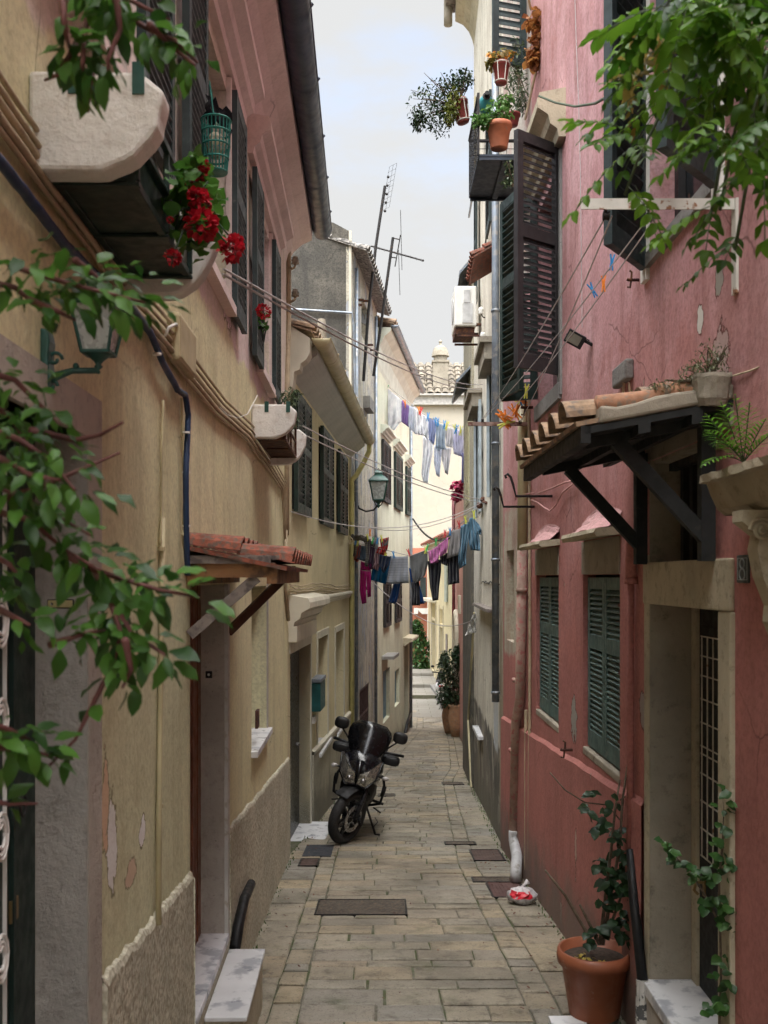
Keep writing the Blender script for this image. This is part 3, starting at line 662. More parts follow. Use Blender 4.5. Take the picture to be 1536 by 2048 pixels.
# wall lantern on its bracket
def lantern_mesh(t, c, s, gm, fm):
    """four-sided tapered lantern; c bottom centre of the glass, s = top half width"""
    c = V(c); b, h = s*.6, s*2.1
    g = MB(); g.loft([[c+V((x*b*.92,y*b*.92,.0)) for x, y in ((-1,-1),(1,-1),(1,1),(-1,1))],[c+V((x*s*.92,y*s*.92,h)) for x, y in ((-1,-1),(1,-1),(1,1),(-1,1))]]); g.build('lamp_glass', gm, t)
    f = MB()
    for x, y in ((-1,-1),(1,-1),(1,1),(-1,1)): f.bar(c+V((x*b,y*b,0)), c+V((x*s,y*s,h)), s*.11, s*.11)
    for z, r_ in ((0,b),(h,s)):
        q = [c+V((x*r_,y*r_,z)) for x, y in ((-1,-1),(1,-1),(1,1),(-1,1))]
        for i in range(4): f.bar(q[i], q[(i+1)%4], s*.13, s*.13)
    f.build('lamp_frame', fm, t)
    r_ = MB(); r4 = lambda k, z: [c+V((x*k,y*k,h+z)) for x, y in ((-1,-1),(1,-1),(1,1),(-1,1))]
    r_.loft([r4(s*1.14,0), r4(s*1.12,s*.12), r4(s*.75,s*.5), r4(s*.42,s*.75), r4(s*.42,s*.95), r4(s*.5,s*1.0), r4(s*.3,s*1.25), r4(s*.06,s*1.4)]); r_.ball(c+V((0,0,h+s*1.45)), s*.1); r_.build('lamp_roof', fm, t)
    r_ = MB(); r_.lathe([(1e-5,-s*.95),(s*.1,-s*.85),(s*.05,-s*.75),(s*.2,-s*.6),(s*.12,-s*.5),(s*.22,-s*.35),(s*.5,-s*.12),(s*.75,0)], c, 12); r_.build('finial', fm, t, smooth=True)
Yl = 2.62
lt = thing('wall_lantern', 'green cast lantern on a scrolled arm fixed to the cream wall behind leaves', 'lantern', WA.P(uY(Yl),0,2.3))
lc = R(197,707,Yl); lc = V((lc.x, Yl, lc.z)); lantern_mesh(lt, lc, .058, m_lamp, m_lgreen)
p = MB(); wp = WA.Q(98,732,0); pr = [(0,-.085),(.018,-.08),(.024,-.05),(.02,0),(.024,.05),(.018,.08),(0,.085)]
p.prism([WA.P(uY(Yl)-.03,a,wp.z+b) for a, b in pr], WA.d.to_3d()*.06); p.build('wall_plate', m_lgreen, lt, bevel=.006)
p = MB(); zz = lc.z-.045; pts = [WA.P(uY(Yl),.0,zz-.03), WA.P(uY(Yl),.04,zz-.012), WA.P(uY(Yl),.075,zz), V((lc.x,Yl,zz))]; p.tube(pts, [.016,.011,.008,.008], 10)
p.tube([WA.P(uY(Yl),.02,zz-.04)+V((.018*math.cos(t)*(1-t/9), 0, .018*math.sin(t)*(1-t/9))) for t in [i*.5 for i in range(14)]], .005, 6)
p.tube([WA.P(uY(Yl),.03,zz+.03)+V((.02*math.cos(t)*(1-t/9), 0, .02*math.sin(t)*(1-t/9))) for t in [i*.5 for i in range(14)]], .005, 6)
p.ball(WA.P(uY(Yl),.085,zz+.012), .009); p.build('arm', m_lgreen, lt, smooth=True)
# cables, conduits
def wiggle(pts, n, amp, rr):
    out = []
    for a, b in zip(pts, pts[1:]):
        for i in range(n): out.append(a.lerp(b, i/n)+V((rr.uniform(0,amp), 0, rr.uniform(-amp,amp))))
    out.append(pts[-1]); return out
rr = random.Random(12)
base = [(-60,180),(0,262),(90,385),(180,500),(255,620),(330,700),(375,762),(430,830),(490,880),(530,935),(560,980),(566,1080)]
cb = thing('cable_bundle', 'bundle of beige painted cables running diagonally down the cream wall', 'cables', WA.Q(375,762,0))
for k in range(5):
    pts = [WA.Q(x+k*9*(1-i/14)+(3 if i > 6 else 0), y-k*16*(1-i/13), .02+.006*(k%2)) for i, (x, y) in enumerate(base)]
    m_ = MB(); m_.tube(wiggle(pts, 3, .0022, rr), .0105 if k in (1,2) else .0075, 8); m_.build('cable', m_cable, cb, smooth=True)
m_ = MB(); 
for i in range(9):
    q = WA.Q(*[(90+i*50, 0),(0,0)][0], .02) if False else None
bc = thing('blue_cable', 'thick dark blue cable sagging across the cream wall and down beside the awning', 'cable', WA.Q(370,900,0))
m_ = MB(); m_.tube(wiggle([WA.Q(x,y,.03) for x, y in ((-60,250),(0,325),(60,400),(130,490),(200,560),(265,618),(300,665),(325,725),(355,780),(370,790),(376,830),(374,880),(371,950),(372,1020),(373,1100),(375,1150))], 4, .002, rr), [.014]*(15*4+1), 8); m_.build('sheath', m_blue, bc, smooth=True)
m_ = MB()
for x, y in ((372,865),(372,945),(373,1052),(314,708)): q = WA.Q(x,y,.03); m_.tube([q-V((0,0,.004)),q+V((0,0,.004))], .018, 8)
m_.build('tie', m_white, bc)
jb = thing('junction_box', 'cream painted junction box where the beige cables meet', 'junction box', WA.Q(350,730,0))
m_ = MB(); WA.box(m_, A(330)+.02, A(368), 0, .06, WA.z(350,740), WA.z(350,645)); m_.build('case', mat('cream_box',(.44,.37,.22),.7,var=.12), jb, bevel=.02)
m_ = MB(); m_.tube([WA.Q(330,672,.04), WA.Q(338,655,.06), WA.Q(352,648,.05), WA.Q(356,655,.03)], .007, 6); m_.build('lead', m_white, jb, smooth=True)
cd = thing('conduit', 'thin cream conduit running straight down the wall between the two near doors', 'pipe', WA.Q(322,1850,0))
m_ = MB(); m_.tube(wiggle([WA.Q(x,y,.012) for x, y in ((326,800),(322,900),(322,1040),(320,1090))], 5, .002, rr), .006, 6)
m_.tube([WA.Q(325,1035,.014), WA.Q(322,1300,.014), WA.Q(318,1600,.014), WA.Q(317,1850,.03)], .012, 8); m_.build('tube', m_gut2, cd, smooth=True)
m_ = MB()
for y in (1098,1612): q = WA.Q(323-(y-1000)*.007,y,.014); m_.tube([q-V((0,0,.008)),q+V((0,0,.008))], .016, 8)
m_.build('clip', m_gut2, cd)
c3 = thing('conduit', 'short cream conduit beside the blue cable above the tiled awning', 'pipe', WA.Q(366,1100,0)); m_ = MB(); m_.tube(wiggle([WA.Q(x,y,.012) for x, y in ((362,795),(365,900),(368,1000),(364,1070),(372,1130),(380,1142))], 4, .003, rr), .006, 6); m_.build('tube', m_gut2, c3)
c4 = thing('thin_wire', 'thin white wire looping from the beige cables up to the small stone ledge', 'wire', WA.Q(470,830,0)); m_ = MB(); m_.tube([WA.Q(x,y,.03) for x, y in ((440,815),(455,830),(475,836),(495,828),(510,800),(515,790))], .003, 5); m_.build('wire', m_white, c4)
dp = thing('downpipe', 'slim tan downpipe at the far end of the cream wall', 'pipe', WA.P(14.9,0,-1)); m_ = MB(); m_.tube([WA.Q(577,480,.02), WA.Q(577,640,.02), WA.Q(573,800,.02), WA.Q(573,1060,.02)], .03, 10); m_.tube([WA.Q(571,1060,.02), WA.Q(571,1180,.02),WA.Q(577,1240,.02)], .02, 8); m_.build('pipe', m_cable, dp, smooth=True)
bp = thing('black_pipe', 'short curved black drain pipe leaning at the foot of the roughcast plinth', 'pipe', WA.Q(475,1890,.05)); m_ = MB(); m_.tube([WA.Q(470,1895,.06), WA.Q(477,1850,.06), WA.Q(488,1800,.055), WA.Q(502,1768,.045)], .034, 10); m_.build('pipe', m_blk, bp, smooth=True)
# ------------------------------------------------------------------ HOUSE B : low yellow house
WB = Wall((-1.06,11.0), (-.66,19.0), 1)
bY = WB.uY
m_B = plaster('yellow_limewash', (.66,.57,.36), (.61,.53,.34), (.4,.35,.22), .3, fine=.06)
m_Bc = mat('cream_moulding_paint', (.56,.52,.42), .8, var=.1, scale=3, bscale=30)
hB = thing('low_yellow_house', 'low yellow house with green louvred shutters, moulded door hood and cream gutter', 'house', (-1,15,gz(15)))
dY0, dY1, dz = 11.2, 12.98, gz(12.9)+.06
holesB = [(bY(dY0),bY(dY1),dz,1.15,.17),(bY(13.8),bY(15.1),-.42,1.15,.16),(bY(16.3),bY(17.8),-.54,1.1,.16)]
WB.shell(0, WB.L, -3.2, 4.5, holesB, 3.0, m_B, hB)
mb = MB(); WB.box(mb, bY(dY0), bY(dY1), -.17, -.14, dz, 1.15); d_ = mb.build('door', mat('black_door_paint',(.012,.014,.016),.35), hB)
mb = MB(); mb.ball(WB.P(bY(12.6),-.11,-.1), .03); mb.build('handle', m_chrome, d_)
mb = MB(); WB.box(mb, bY(dY1), bY(dY1)+.1, -.165, .015, dz, 1.3); WB.box(mb, bY(dY0)-.1, bY(dY1), -.0, .018, 1.15, 1.36); mb.build('door_frame', m_Bc, hB)
mb = MB(); WB.box(mb, bY(dY0)-.15, bY(dY1)+.12, -.17, .28, dz-.12, dz+.004); mb.build('doorstep', m_marble, hB, bevel=.006)
for (a, b, z0, z1) in ((13.8,15.1,-.42,1.15),(16.3,17.8,-.54,1.1)):
    mb = MB(); WB.box(mb, bY(a)+.0, bY(b), -.162, -.145, z0, z1); w_ = mb.build('window', m_glass, hB)
    mb = MB(); WB.box(mb, bY(a)-.08, bY(b)+.1, -.144, .07, z0-.05, z0+.004); mb.build('sill', m_marble, w_, bevel=.005)
    mb = MB()
    for u0, u1 in ((bY(a)-.12,bY(a)),(bY(b),bY(b)+.12)): WB.box(mb, u0, u1, -.0, .014, z0, z1+.1)
    WB.box(mb, bY(a), bY(b), 0, .017, z1, z1+.1); mb.build('surround', m_Bc, w_)
for i, (a, b) in enumerate(((11.3,12.6),(13.94,15.4),(16.45,17.9))):
    mb = MB(); WB.box(mb, bY(a)+.03, bY(b)-.03, .002, .012, 2.78, 4.1); w_ = mb.build('window', m_dark, hB)
    mid = (bY(a)+bY(b))/2
    shutter(w_, WB.P(bY(a),.05,0), WB.P(mid,.05,0)-WB.P(bY(a),.05,0), mid-bY(a)-.01, 2.75, 4.12, m_dkgrn, 8, 10, th=.05, tilt=1.3)
    shutter(w_, WB.P(mid,.05,0), WB.P(bY(b),.05,0)-WB.P(mid,.05,0), bY(b)-mid, 2.75, 4.12, m_dkgrn, 8, 10, th=.05, tilt=1.3)
# door hood
hood(WB, hB, 0.03, bY(13.15), 1.45, .24, .32, m_Bc, 'door_hood')
mb = MB(); WB.box(mb, .03, bY(12.9), 0, .1, 1.28, 1.46); mb.build('hood_bracket', m_Bc, hB, bevel=.01)
hood(WB, hB, bY(13.15), WB.L, 1.62, .07, .12, m_Bc, 'string_course')
mb = MB(); n = 10
us = [bY(13.1)+(WB.L-bY(13.1))*i/n for i in range(n+1)]; zt = [-.27-.044*(WB.P(u,0,0).y-12.7) for u in us]
mb.grid([[WB.P(u,.035,-3.2) for u in us],[WB.P(u,.035,z-.04) for u, z in zip(us,zt)]]); mb.prism([WB.P(us[0],.0,-3.2),WB.P(us[0],.035,-3.2),WB.P(us[0],.035,zt[0]-.04),WB.P(us[0],0,zt[0]-.04)], WB.d.to_3d()*.003)
mb.build('plinth', plaster('grey_cream_plinth', (.44,.40,.30), (.38,.35,.27), (.2,.18,.14), .5), hB)
mb = MB(); mb.grid([[WB.P(u,.034,z-.045) for u, z in zip(us,zt)],[WB.P(u,.045,z-.04) for u, z in zip(us,zt)],[WB.P(u,.045,z) for u, z in zip(us,zt)],[WB.P(u,0,z+.02) for u, z in zip(us,zt)]]); mb.build('plinth_cap', m_Bc, hB)
# eaves: moulded end, boarded soffit, gutter, roof
mb = MB(); pr = [(0,4.02),(.05,4.1),(.07,4.27),(.13,4.29),(.14,4.36),(.2,4.4),(.24,4.47),(.24,4.64),(.02,4.78),(0,4.78)]
mb.prism([WB.P(.02,a,b) for a, b in pr], WB.P(.24,0,0)-WB.P(.02,0,0)); mb.build('eaves_return', m_Bc, hB)
mb = MB(); s0, s1 = (0.,4.26), (.30,4.50); nb = 8
for i in range(nb):
    a, b = i/nb, (i+.94)/nb
    p = lambda t, dz_=0: (s0[0]+(s1[0]-s0[0])*t, s0[1]+(s1[1]-s0[1])*t+dz_)
    mb.hexa([WB.P(u,*q) for q in (p(a),p(b),p(b,.02),p(a,.02)) for u in (.24,WB.L)][0:0] or [WB.P(.24,*p(a)),WB.P(WB.L,*p(a)),WB.P(WB.L,*p(b)),WB.P(.24,*p(b)),WB.P(.24,*p(a,.02)),WB.P(WB.L,*p(a,.02)),WB.P(WB.L,*p(b,.02)),WB.P(.24,*p(b,.02))])
mb.hexa([WB.P(.24,0,4.29),WB.P(WB.L,0,4.29),WB.P(WB.L,.3,4.53),WB.P(.24,.3,4.53),WB.P(.24,0,4.4),WB.P(WB.L,0,4.4),WB.P(WB.L,.3,4.62),WB.P(.24,.3,4.62)])
mb.build('soffit', mat('white_soffit_board', (.44,.42,.37), .7, var=.08, scale=2), hB)
gutter(WB, hB, .05, WB.L+.3, .365, 4.64, .1, m_gut2, [.9+.95*i for i in range(8)], stm=m_cable)
dn = WB.P(0,.36,4.70)-WB.P(0,-2.6,5.6); tiles(hB, WB.P(0,-2.6,5.6), WB.d.to_3d(), dn, WB.L, dn.length-.1, m_tile, step=.4, name='roof')
mb = MB(); q = WB.P(WB.L+.2,.365,4.54); e = WB.P(WB.L-.02,.05,3.9)
mb.tube([q+V((0,0,.02)), q-V((0,0,.12)), q.lerp(e,.3)-V((0,0,.14)), q.lerp(e,.75)-V((0,0,.12)), e-V((0,0,.05)), e-V((0,0,.2)), WB.P(WB.L-.02,.05,-1.7)], .048, 12); mb.build('downpipe', m_ypipe, hB, smooth=True)
# white-grey slab cap at pipe side
mx = thing('mailbox', 'teal metal mailbox with a pale lid beside the dark door of the low yellow house', 'mailbox', WB.P(bY(13.3),.05,.2))
mb = MB(); WB.box(mb, bY(13.05), bY(13.62), 0, .13, WB.z(625,1437,.1), WB.z(625,1378,.1)); mb.build('body', mat('teal_tin',(.015,.085,.085),.45,.2,var=.3,col2=(.1,.14,.14),t=(.66,.74)), mx, bevel=.008)
mb = MB(); WB.box(mb, bY(13.03), bY(13.64), 0, .14, WB.z(625,1376,.1), WB.z(625,1368,.1)); mb.build('lid', m_zinc, mx, bevel=.01)
mb = MB(); WB.box(mb, bY(13.15), bY(13.35), 0, .04, WB.z(617,1455), WB.z(617,1441)); o = mb.build('small_box', m_white); tag(o, 'little white electric box just under the teal mailbox', 'electric box')
tw = thing('wall_wires', 'painted wires running level above the door hood of the low yellow house', 'cables', WB.P(2,0,1.9))
for k in range(4): mb = MB(); mb.tube(wiggle([WB.Q(x,y+k*6,.02) for x, y in ((578,1168),(600,1172),(640,1166),(670,1172),(702,1170))], 4, .012, rr), .009, 5); mb.build('wire', m_cable, tw)
mb = MB(); mb.loft([[R(643+a*10*math.cos(t),662,12.5)+V((0,a*.1*math.sin(t),h)) for t in [2*math.pi*i/10 for i in range(10)]] for a, h in ((1,-.3),(1,.05),(.75,.14))]); mb.build('chimney_stub', m_browns, hB)
gw = thing('wall_pipe', 'thin grey pipe running level across the blackened gable above the low yellow house', 'pipe', V((-1,19,6.8))); mb = MB(); mb.tube([R(578,618,18.98),R(704,626,18.98),R(708,660,18.98),R(711,800,18.98)], .025, 8); mb.build('pipe', m_zinc, gw)
# insulators on the house corner
for i, y in enumerate((527,592)):
    it = thing('insulator_hook', ('upper' if i == 0 else 'lower')+' of two china insulator hooks on the far corner of the cream house', 'insulator', WA.Q(575,y,0), 'china insulators on the cream house corner')
    c = WA.Q(583,y,.06); mb = MB(); mb.tube([WA.Q(575,y,.0), WA.Q(575,y,.0)+V((.02,0,-.03)), c+V((0,0,-.06)), c+V((.035,0,-.04)), c+V((.04,0,0))], .012, 6); mb.build('hook', m_cable, it, smooth=True)
    mb = MB(); mb.lathe([(.02,-.01),(.045,0),(.03,.02),(.045,.03),(.028,.05),(.03,.07),(1e-5,.075)], c+V((.04,0,0)), 12); mb.build('insulator', m_browns, it, smooth=True)
# ------------------------------------------------------------------ HOUSE C : tall weathered grey house
WC = Wall((-.62,19.02), (-.166,23.7), 1); cY = WC.uY
m_Cg = plaster('blackened_gable_render', (.14,.128,.108), (.085,.08,.07), (.05,.048,.046), .9, dirt=(.15,.14,.12), peel=(.42,.36,.25), peel_t=(.70,.72), fine=.25, rough_b=.6)
m_C = plaster('weathered_grey_cream', (.56,.51,.40), (.43,.41,.35), (.17,.16,.15), .9, peel=(.30,.31,.33), peel_t=(.56,.58), fine=.2, rough_b=.5)
hC = thing('tall_grey_house', 'tall weathered grey house with blackened gable and old tiled eaves', 'house', (-1,21,gz(21)))
WC.shell(0.01, WC.L, -3.5, 8.3, [(cY(20.3),cY(22.),-1.4,-.3,.15),(cY(20.6),cY(21.6),7.0,7.8,.12)], 4, m_C, hC)
WCg = Wall((-.62,19.03), (-5.5,19.03), -1)
mb = MB(); g = [(0,-3.5),(4.8,-3.5),(4.8,8.9),(1.2,8.82),(.35,8.76),(.05,8.6),(-.02,8.25),(0,8.2)]
mb.prism([V((-.62-a,19.04,b)) for a, b in g], V((0,.25,0))); mb.build('gable', m_Cg, hC)
mb = MB(); mb.box((-.645,19.035,6), (.05,.03,5.2)); mb.build('corner_strip', m_Bc, hC)
mb = MB(); WC.box(mb, cY(20.3), cY(22.), -.15,-.13, -1.4,-.3); w_ = mb.build('window', m_dark, hC)
mb = MB()
for u in [cY(20.3)+.2*i for i in range(9)]: WC.box(mb, u, u+.05, -.05, -.01, -1.4, -.3)
for z in (-1.4,-.9,-.36): WC.box(mb, cY(20.3), cY(22.), -.055, -.012, z, z+.06)
mb.build('shutter', mat('red_brown_paint', (.06,.03,.028), .6), w_)
dn = WC.P(0,.3,8.22)-WC.P(0,-1.5,8.85); tiles(hC, WC.P(-.05,-1.5,8.85), WC.d.to_3d(), dn, WC.L+.1, dn.length, mat('grey_old_tile',(.27,.25,.23),.9,var=.35,scale=9,col2=(.08,.075,.07),t=(.45,.6),bump=.5), pitch=.24, r=.1, step=.4)
for u, ln, m__ in ((cY(19.4),9,m_zinc),(cY(23.0),9.5,m_zinc)):
    mb = MB(); mb.tube([WC.P(u,.05,8.0),WC.P(u,.05,8.0-ln)], .035, 8); mb.build('downpipe', m__, hC, smooth=True)
mb = MB(); WC.box(mb, cY(20.9), cY(21.7), 0, .15, 5.55, 5.8); mb.build('window_hood', m_grey, hC)
# bolts and bracket
rr = random.Random(31)
mb = MB()
for (x, y) in ((712,610),(716,600),(726,602),(735,690),(740,700),(722,1175),(731,1178)): q = WC.Q(x,y,0); mb.bar(q, q+V((.12,0,0)), .05, .04)
mb.build('iron_anchor', m_rust, hC)
# ------------------------------------------------------------------ HOUSE D : cream shuttered house
WD = Wall((-.166,23.7), (.817,32.0), 1); D = WD.uY
m_Dm = mat('greyish_cream_trim', (.50,.52,.44), .8, var=.1, scale=3, bscale=30)
m_D = plaster('pale_cream_limewash', (.62,.62,.47), (.56,.56,.42), (.36,.33,.26), .55, fine=.1, band=dict(a=(.60,.60,.47),b=(.54,.54,.41),z=2.1,soft=.6,wob=2.))
hD = thing('cream_shuttered_house', 'pale cream two storey house with small hoods over its shuttered windows', 'house', (.3,28,gz(28)))
hd = [(D(24.9),D(26.4),-1.65,-.35,.15),(D(27.6),D(28.9),-1.6,-.6,.15),(D(30.3),D(31.6),-2.75,-.1,.2)]
WD.shell(0, WD.L, -4, 7.9, hd, 5, m_D, hD)
for i, (a, b, z0, z1) in enumerate(((24.5,26.1,3.9,5.4),(27.3,29.2,3.92,5.45),(30.5,31.8,3.95,5.4),(24.9,26.2,.75,1.9),(27.5,28.9,.75,1.85))):
    mb = MB(); WD.box(mb, D(a)+.05, D(b)-.05, .002, .012, z0, z1); w_ = mb.build('window', m_dark, hD)
    mid = (D(a)+D(b))/2; mm = m_brn if i in (0,3,4) else m_dkgrn
    shutter(w_, WD.P(D(a),.05,0), WD.d, mid-D(a)-.01, z0, z1, mm, 9, 12, th=.05); shutter(w_, WD.P(mid,.05,0), WD.d, D(b)-mid, z0, z1, mm, 9, 12, th=.05)
    if z0 > 3: hood(WD, hD, D(a)-.15, D(b)+.15, z1+.12, .2, .2, m_Dm)
mb = MB(); WD.box(mb, D(24.9), D(26.4), -.14,-.1, -1.65,-.35); mb.build('shutter', mat('sky_blue_paint',(.12,.22,.27),.6,var=.2), hD)
mb = MB(); WD.box(mb, D(27.6), D(28.9), -.14,-.1, -1.6,-.6); mb.build('shutter', mat('sky_blue_paint',(0,0,0)), hD)
mb = MB(); WD.box(mb, D(30.3), D(31.6), -.18,-.15, -2.75,-.1); mb.build('door', m_gwood, hD)
hood(WD, hD, D(29.9), D(31.95), -.05, .3, .22, m_sand, 'door_hood')
mb = MB(); WD.box(mb, D(24.6), D(25.9), 0, .3, -.02, .06); mb.build('stone_hood', m_grey, hD)
mb = MB(); pr = [(0,7.0),(.03,7.1),(.06,7.5),(.18,7.72),(.33,7.84),(.33,7.92),(-.2,7.95),(-.2,7.0)]; mb.prism([WD.P(0,a,b) for a, b in pr], WD.P(WD.L,0,0)-WD.P(0,0,0)); mb.build('eaves_cove', m_Dm, hD)
gutter(WD, hD, 0, WD.L+.1, .42, 7.97, .085, m_zinc, [1+1.3*i for i in range(6)])
dn = WD.P(0,.4,8.03)-WD.P(0,-2.5,8.75); tiles(hD, WD.P(0,-2.5,8.75), WD.d.to_3d(), dn, WD.L, dn.length, m_tile, pitch=.26, r=.11, step=.45)
mb = MB(); mb.tube([V((.86,32.0,7.9)), V((.86,32.0,gz(32)))], .055, 10); mb.build('downpipe', m_zinc, hD, smooth=True)
bp2 = thing('black_hose', 'black hose sagging down the corner of the cream shuttered house', 'hose', (.75,31.7,gz(31.7))); mb = MB(); mb.tube([WD.Q(822,1425,.06),WD.Q(815,1445,.1),WD.Q(811,1465,.08),WD.Q(810,1478,.07)], .05, 8); mb.build('hose', m_blk, bp2, smooth=True)
# street lantern on its iron arm
sl = thing('street_lantern', 'green four sided street lantern on a curved black arm above the clotheslines', 'lantern', WC.P(.3,0,3.3))
Ys = 19.4; lc = R(757,1000,Ys); lantern_mesh(sl, lc, .17, m_lamp, m_lgreen)
mb = MB(); w0 = V((-.6,Ys,3.75)); mb.tube([w0+V((0,0,.1)), w0, V((-.57,Ys,3.5)), V((-.48,Ys,3.34)), V((-.35,Ys,3.28)), V((-.2,Ys,3.31)), V((-.12,Ys,3.4)), lc-V((0,0,.03))], .018, 8); mb.box((-.6,Ys,3.75),(.06,.06,.3)); mb.bar((-.64,Ys,3.86),(-.5,Ys,3.86),.02,.02)
for sg in (-1,1): mb.tube([lc-V((0,0,.14)), lc+V((sg*.06,0,-.08)), lc+V((sg*.1,0,0))], .01, 6)
mb.build('arm', m_iron, sl, smooth=True)
# antennas on the grey house roof
an = thing('tv_antenna', 'tall leaning antenna mast with a grid reflector at its top on the grey house', 'antenna', R(728,760,20.3))
Ya = 20.3; mb = MB(); mb.tube([R(727,762,Ya),R(737,620,Ya)], .032, 8); mb.tube([R(737,620,Ya),R(752,490,Ya),R(770,372,Ya)], .03, 8); mb.build('mast', m_iron, an)
mb = MB(); a_, b_ = R(768,378,Ya), R(780,330,Ya)
for i in range(9):
    p = R(762+i*1.8,420-i*11,Ya); mb.tube([p+V((.02,-.0,-.02)), p+V((.17,.1,.1))], .003, 4)
for s_ in (0,.5,1): mb.tube([R(762,420,Ya)+V((.02+.15*s_,.1*s_,-.02+.12*s_)), R(777,332,Ya)+V((.02+.15*s_,.1*s_,-.02+.12*s_))], .003, 4)
for i in range(5): mb.ball(R(770+i*1.6,422-i*17,Ya), .03, 6, 4)
mb.build('reflector', m_iron, an)
an = thing('tv_antenna', 'lower antenna mast with a long pointed boom crossing the bright sky', 'antenna', R(747,752,20.9))
mb = MB(); Yb_ = 20.9; mb.tube([R(747,752,Yb_),R(766,620,Yb_),R(786,475,Yb_)], .03, 8); mb.build('mast', m_iron, an)
mb = MB(); mb.tube([R(742,492,Yb_),R(846,521,Yb_)], .018, 6); mb.ball(R(846,521,Yb_),.025); mb.tube([R(786,476,Yb_),R(799,479,Yb_)], .013, 6); mb.tube([R(801,470,Yb_),R(790,533,Yb_)], .013, 6); mb.tube([R(780,514,Yb_),R(794,516,Yb_)], .013, 6)
for i in range(10): p = R(748+i*10.5,494+i*2.9,Yb_); mb.tube([p+V((-.0,-.22,-.1)), p+V((0,.22,.1))], .005, 4)
for x, y0, y1 in ((797,500,590),(801,420,540)): mb.tube([R(x,y0,Yb_), R(x+3,y1,Yb_)], .006, 4)
mb.build('boom', m_iron, an)
# ------------------------------------------------------------------ far end of the street
m_F = plaster('far_cream_wall', (.42,.385,.32), (.40,.365,.30), (.5,.42,.3), .2, fine=.04)
hK = thing('big_cream_house', 'large smooth cream house closing the street under a tiled roof with a domed chimney', 'house', (3,56,-2))
WK = Wall((-6,56),(12,56),1); zk = 2+362/2000*56
mb = MB(); mb.box((3,58.5,(zk-3)/2),(18,5,zk+3)); mb.build('wall', m_F, hK)
mb = MB(); mb.box((3,55.85,zk-.25),(18.2,.3,.5)); mb.box((3,55.75,zk+.04),(18.4,.5,.1)); mb.build('cornice', mat('dull_white',(.42,.40,.37),.8), hK)
dn = V((0,-3.2,-2.35)); tiles(hK, V((-6,58.8,zk+2.4)), (1,0,0), dn, 18, dn.length, mat('mottled_roof_tile',(.20,.17,.13),.9,var=.4,scale=3,col2=(.10,.085,.07),t=(.5,.62)), pitch=.42, r=.19, seg=4, step=.55)
cx, cy, cz0 = R(880,780,57).x, 56.6, R(880,782,56.6).z
mb = MB(); mb.box((cx,cy,cz0+.6),(.86,.7,2.0)); mb.box((cx,cy,cz0+1.62),(.98,.82,.1)); 
mb.lathe([(.38,1.66),(.38,1.95),(.5,1.95),(.45,2.2),(.36,2.42),(.18,2.55),(.08,2.6),(.07,2.72),(.11,2.78),(1e-5,2.92)], (cx,cy,cz0), 20); mb.build('chimney', m_browns, hK)
hH = thing('salmon_house', 'salmon red house at the bend behind the leafy creeper', 'house', (1.4,47.5,-2.2))
mb = MB(); mb.box((.3,50,.4),(3.5,5,6.0)); mb.build('wall', plaster('salmon_limewash',(.42,.16,.10),(.38,.15,.095),(.25,.1,.07),.3), hH)
mb = MB(); q = R(846,1222,47.4); mb.prism([q+V((-.25,0,.13)),q+V((.25,0,.13)),q+V((.25,0,-.14)),q+V((-.05,0,-.14)),q+V((-.2,0,0))], V((0,-.06,0))); q = R(832,1222,47.4); mb.box(q+V((0,.03,0)),(.2,.06,.28)); mb.build('plaster_patch', m_white, hH)
mb = MB(); q = R(846,1180,47.4); mb.box(q,(.28,.08,1.2)); mb.build('shutter', m_green, hH)
WF = Wall((2.40,35),(2.05,46.5),-1); f = WF.uY
m_Fy = plaster('soft_yellow_limewash',(.60,.52,.33),(.55,.47,.30),(.4,.34,.22),.25,fine=.05)
hF = thing('soft_yellow_house', 'soft yellow house with two tall narrow doorways beyond the parked scooter', 'house', (2.3,41,-2.2))
z0f = gz(42)+.12
WF.shell(0, WF.L, -4, 3.5, [(f(38.6),f(40.2),-2.3,.02,.25),(f(38.6),f(40.2),.15,.75,.2),(f(42),f(44.2),-2.05,.12,.25),(f(42),f(44.2),.25,.85,.2)], 4, m_Fy, hF)
mb = MB(); 
for a, b in ((38.6,40.2),(42,44.2)): WF.box(mb, f(a), f(b), -.24,-.2, -2.3, .1)
mb.build('door', m_black, hF)
mb = MB(); WF.box(mb, f(41.8), f(45.5), 0, .3, .95, 1.1); mb.build('door_hood', m_Bc, hF, bevel=.02)
mb = MB()
for a, b in ((38.4,38.6),(40.2,40.4),(41.8,42),(44.2,44.4)): WF.box(mb, f(a), f(b), 0, .03, -2.3, .9)
mb.build('door_surround', m_sand, hF)
mb = MB(); WF.box(mb, f(36.6), f(37.6), .02, .06, 1.1, 2.5); sh = mb.build('shutter', mat('pale_green_shutter',(.3,.34,.29),.6), hF)
mb = MB(); WF.box(mb, f(36.8), f(37.4), 0, .03, -.8, -.1); mb.build('meter_hatch', m_gwood, hF)
mb = MB(); WF.box(mb, 0, WF.L, 0, .4, -3, -2.28); mb.build('doorstep', m_grey, hF)
dn = WF.P(0,.3,3.45)-WF.P(0,-2,4.3); tiles(hF, WF.P(0,-2,4.3), WF.d.to_3d(), dn, WF.L, dn.length, m_tiler, pitch=.3, r=.12, step=.5)
WG = Wall((1.88,21.2),(2.40,35),-1); g = WG.uY
m_G = plaster('rose_pink_wall',(.60,.34,.31),(.56,.31,.29),(.36,.15,.13),.3,fine=.05)
hG = thing('rose_pink_house', 'rose pink house with an arched niche and dark red downpipe behind the potted shrubs', 'house', (2.2,28,gz(28)))
WG.shell(0, WG.L, -4, 4.35, [(g(29.5),g(31.5),-1.0,.2,.2)], 4, m_G, hG)
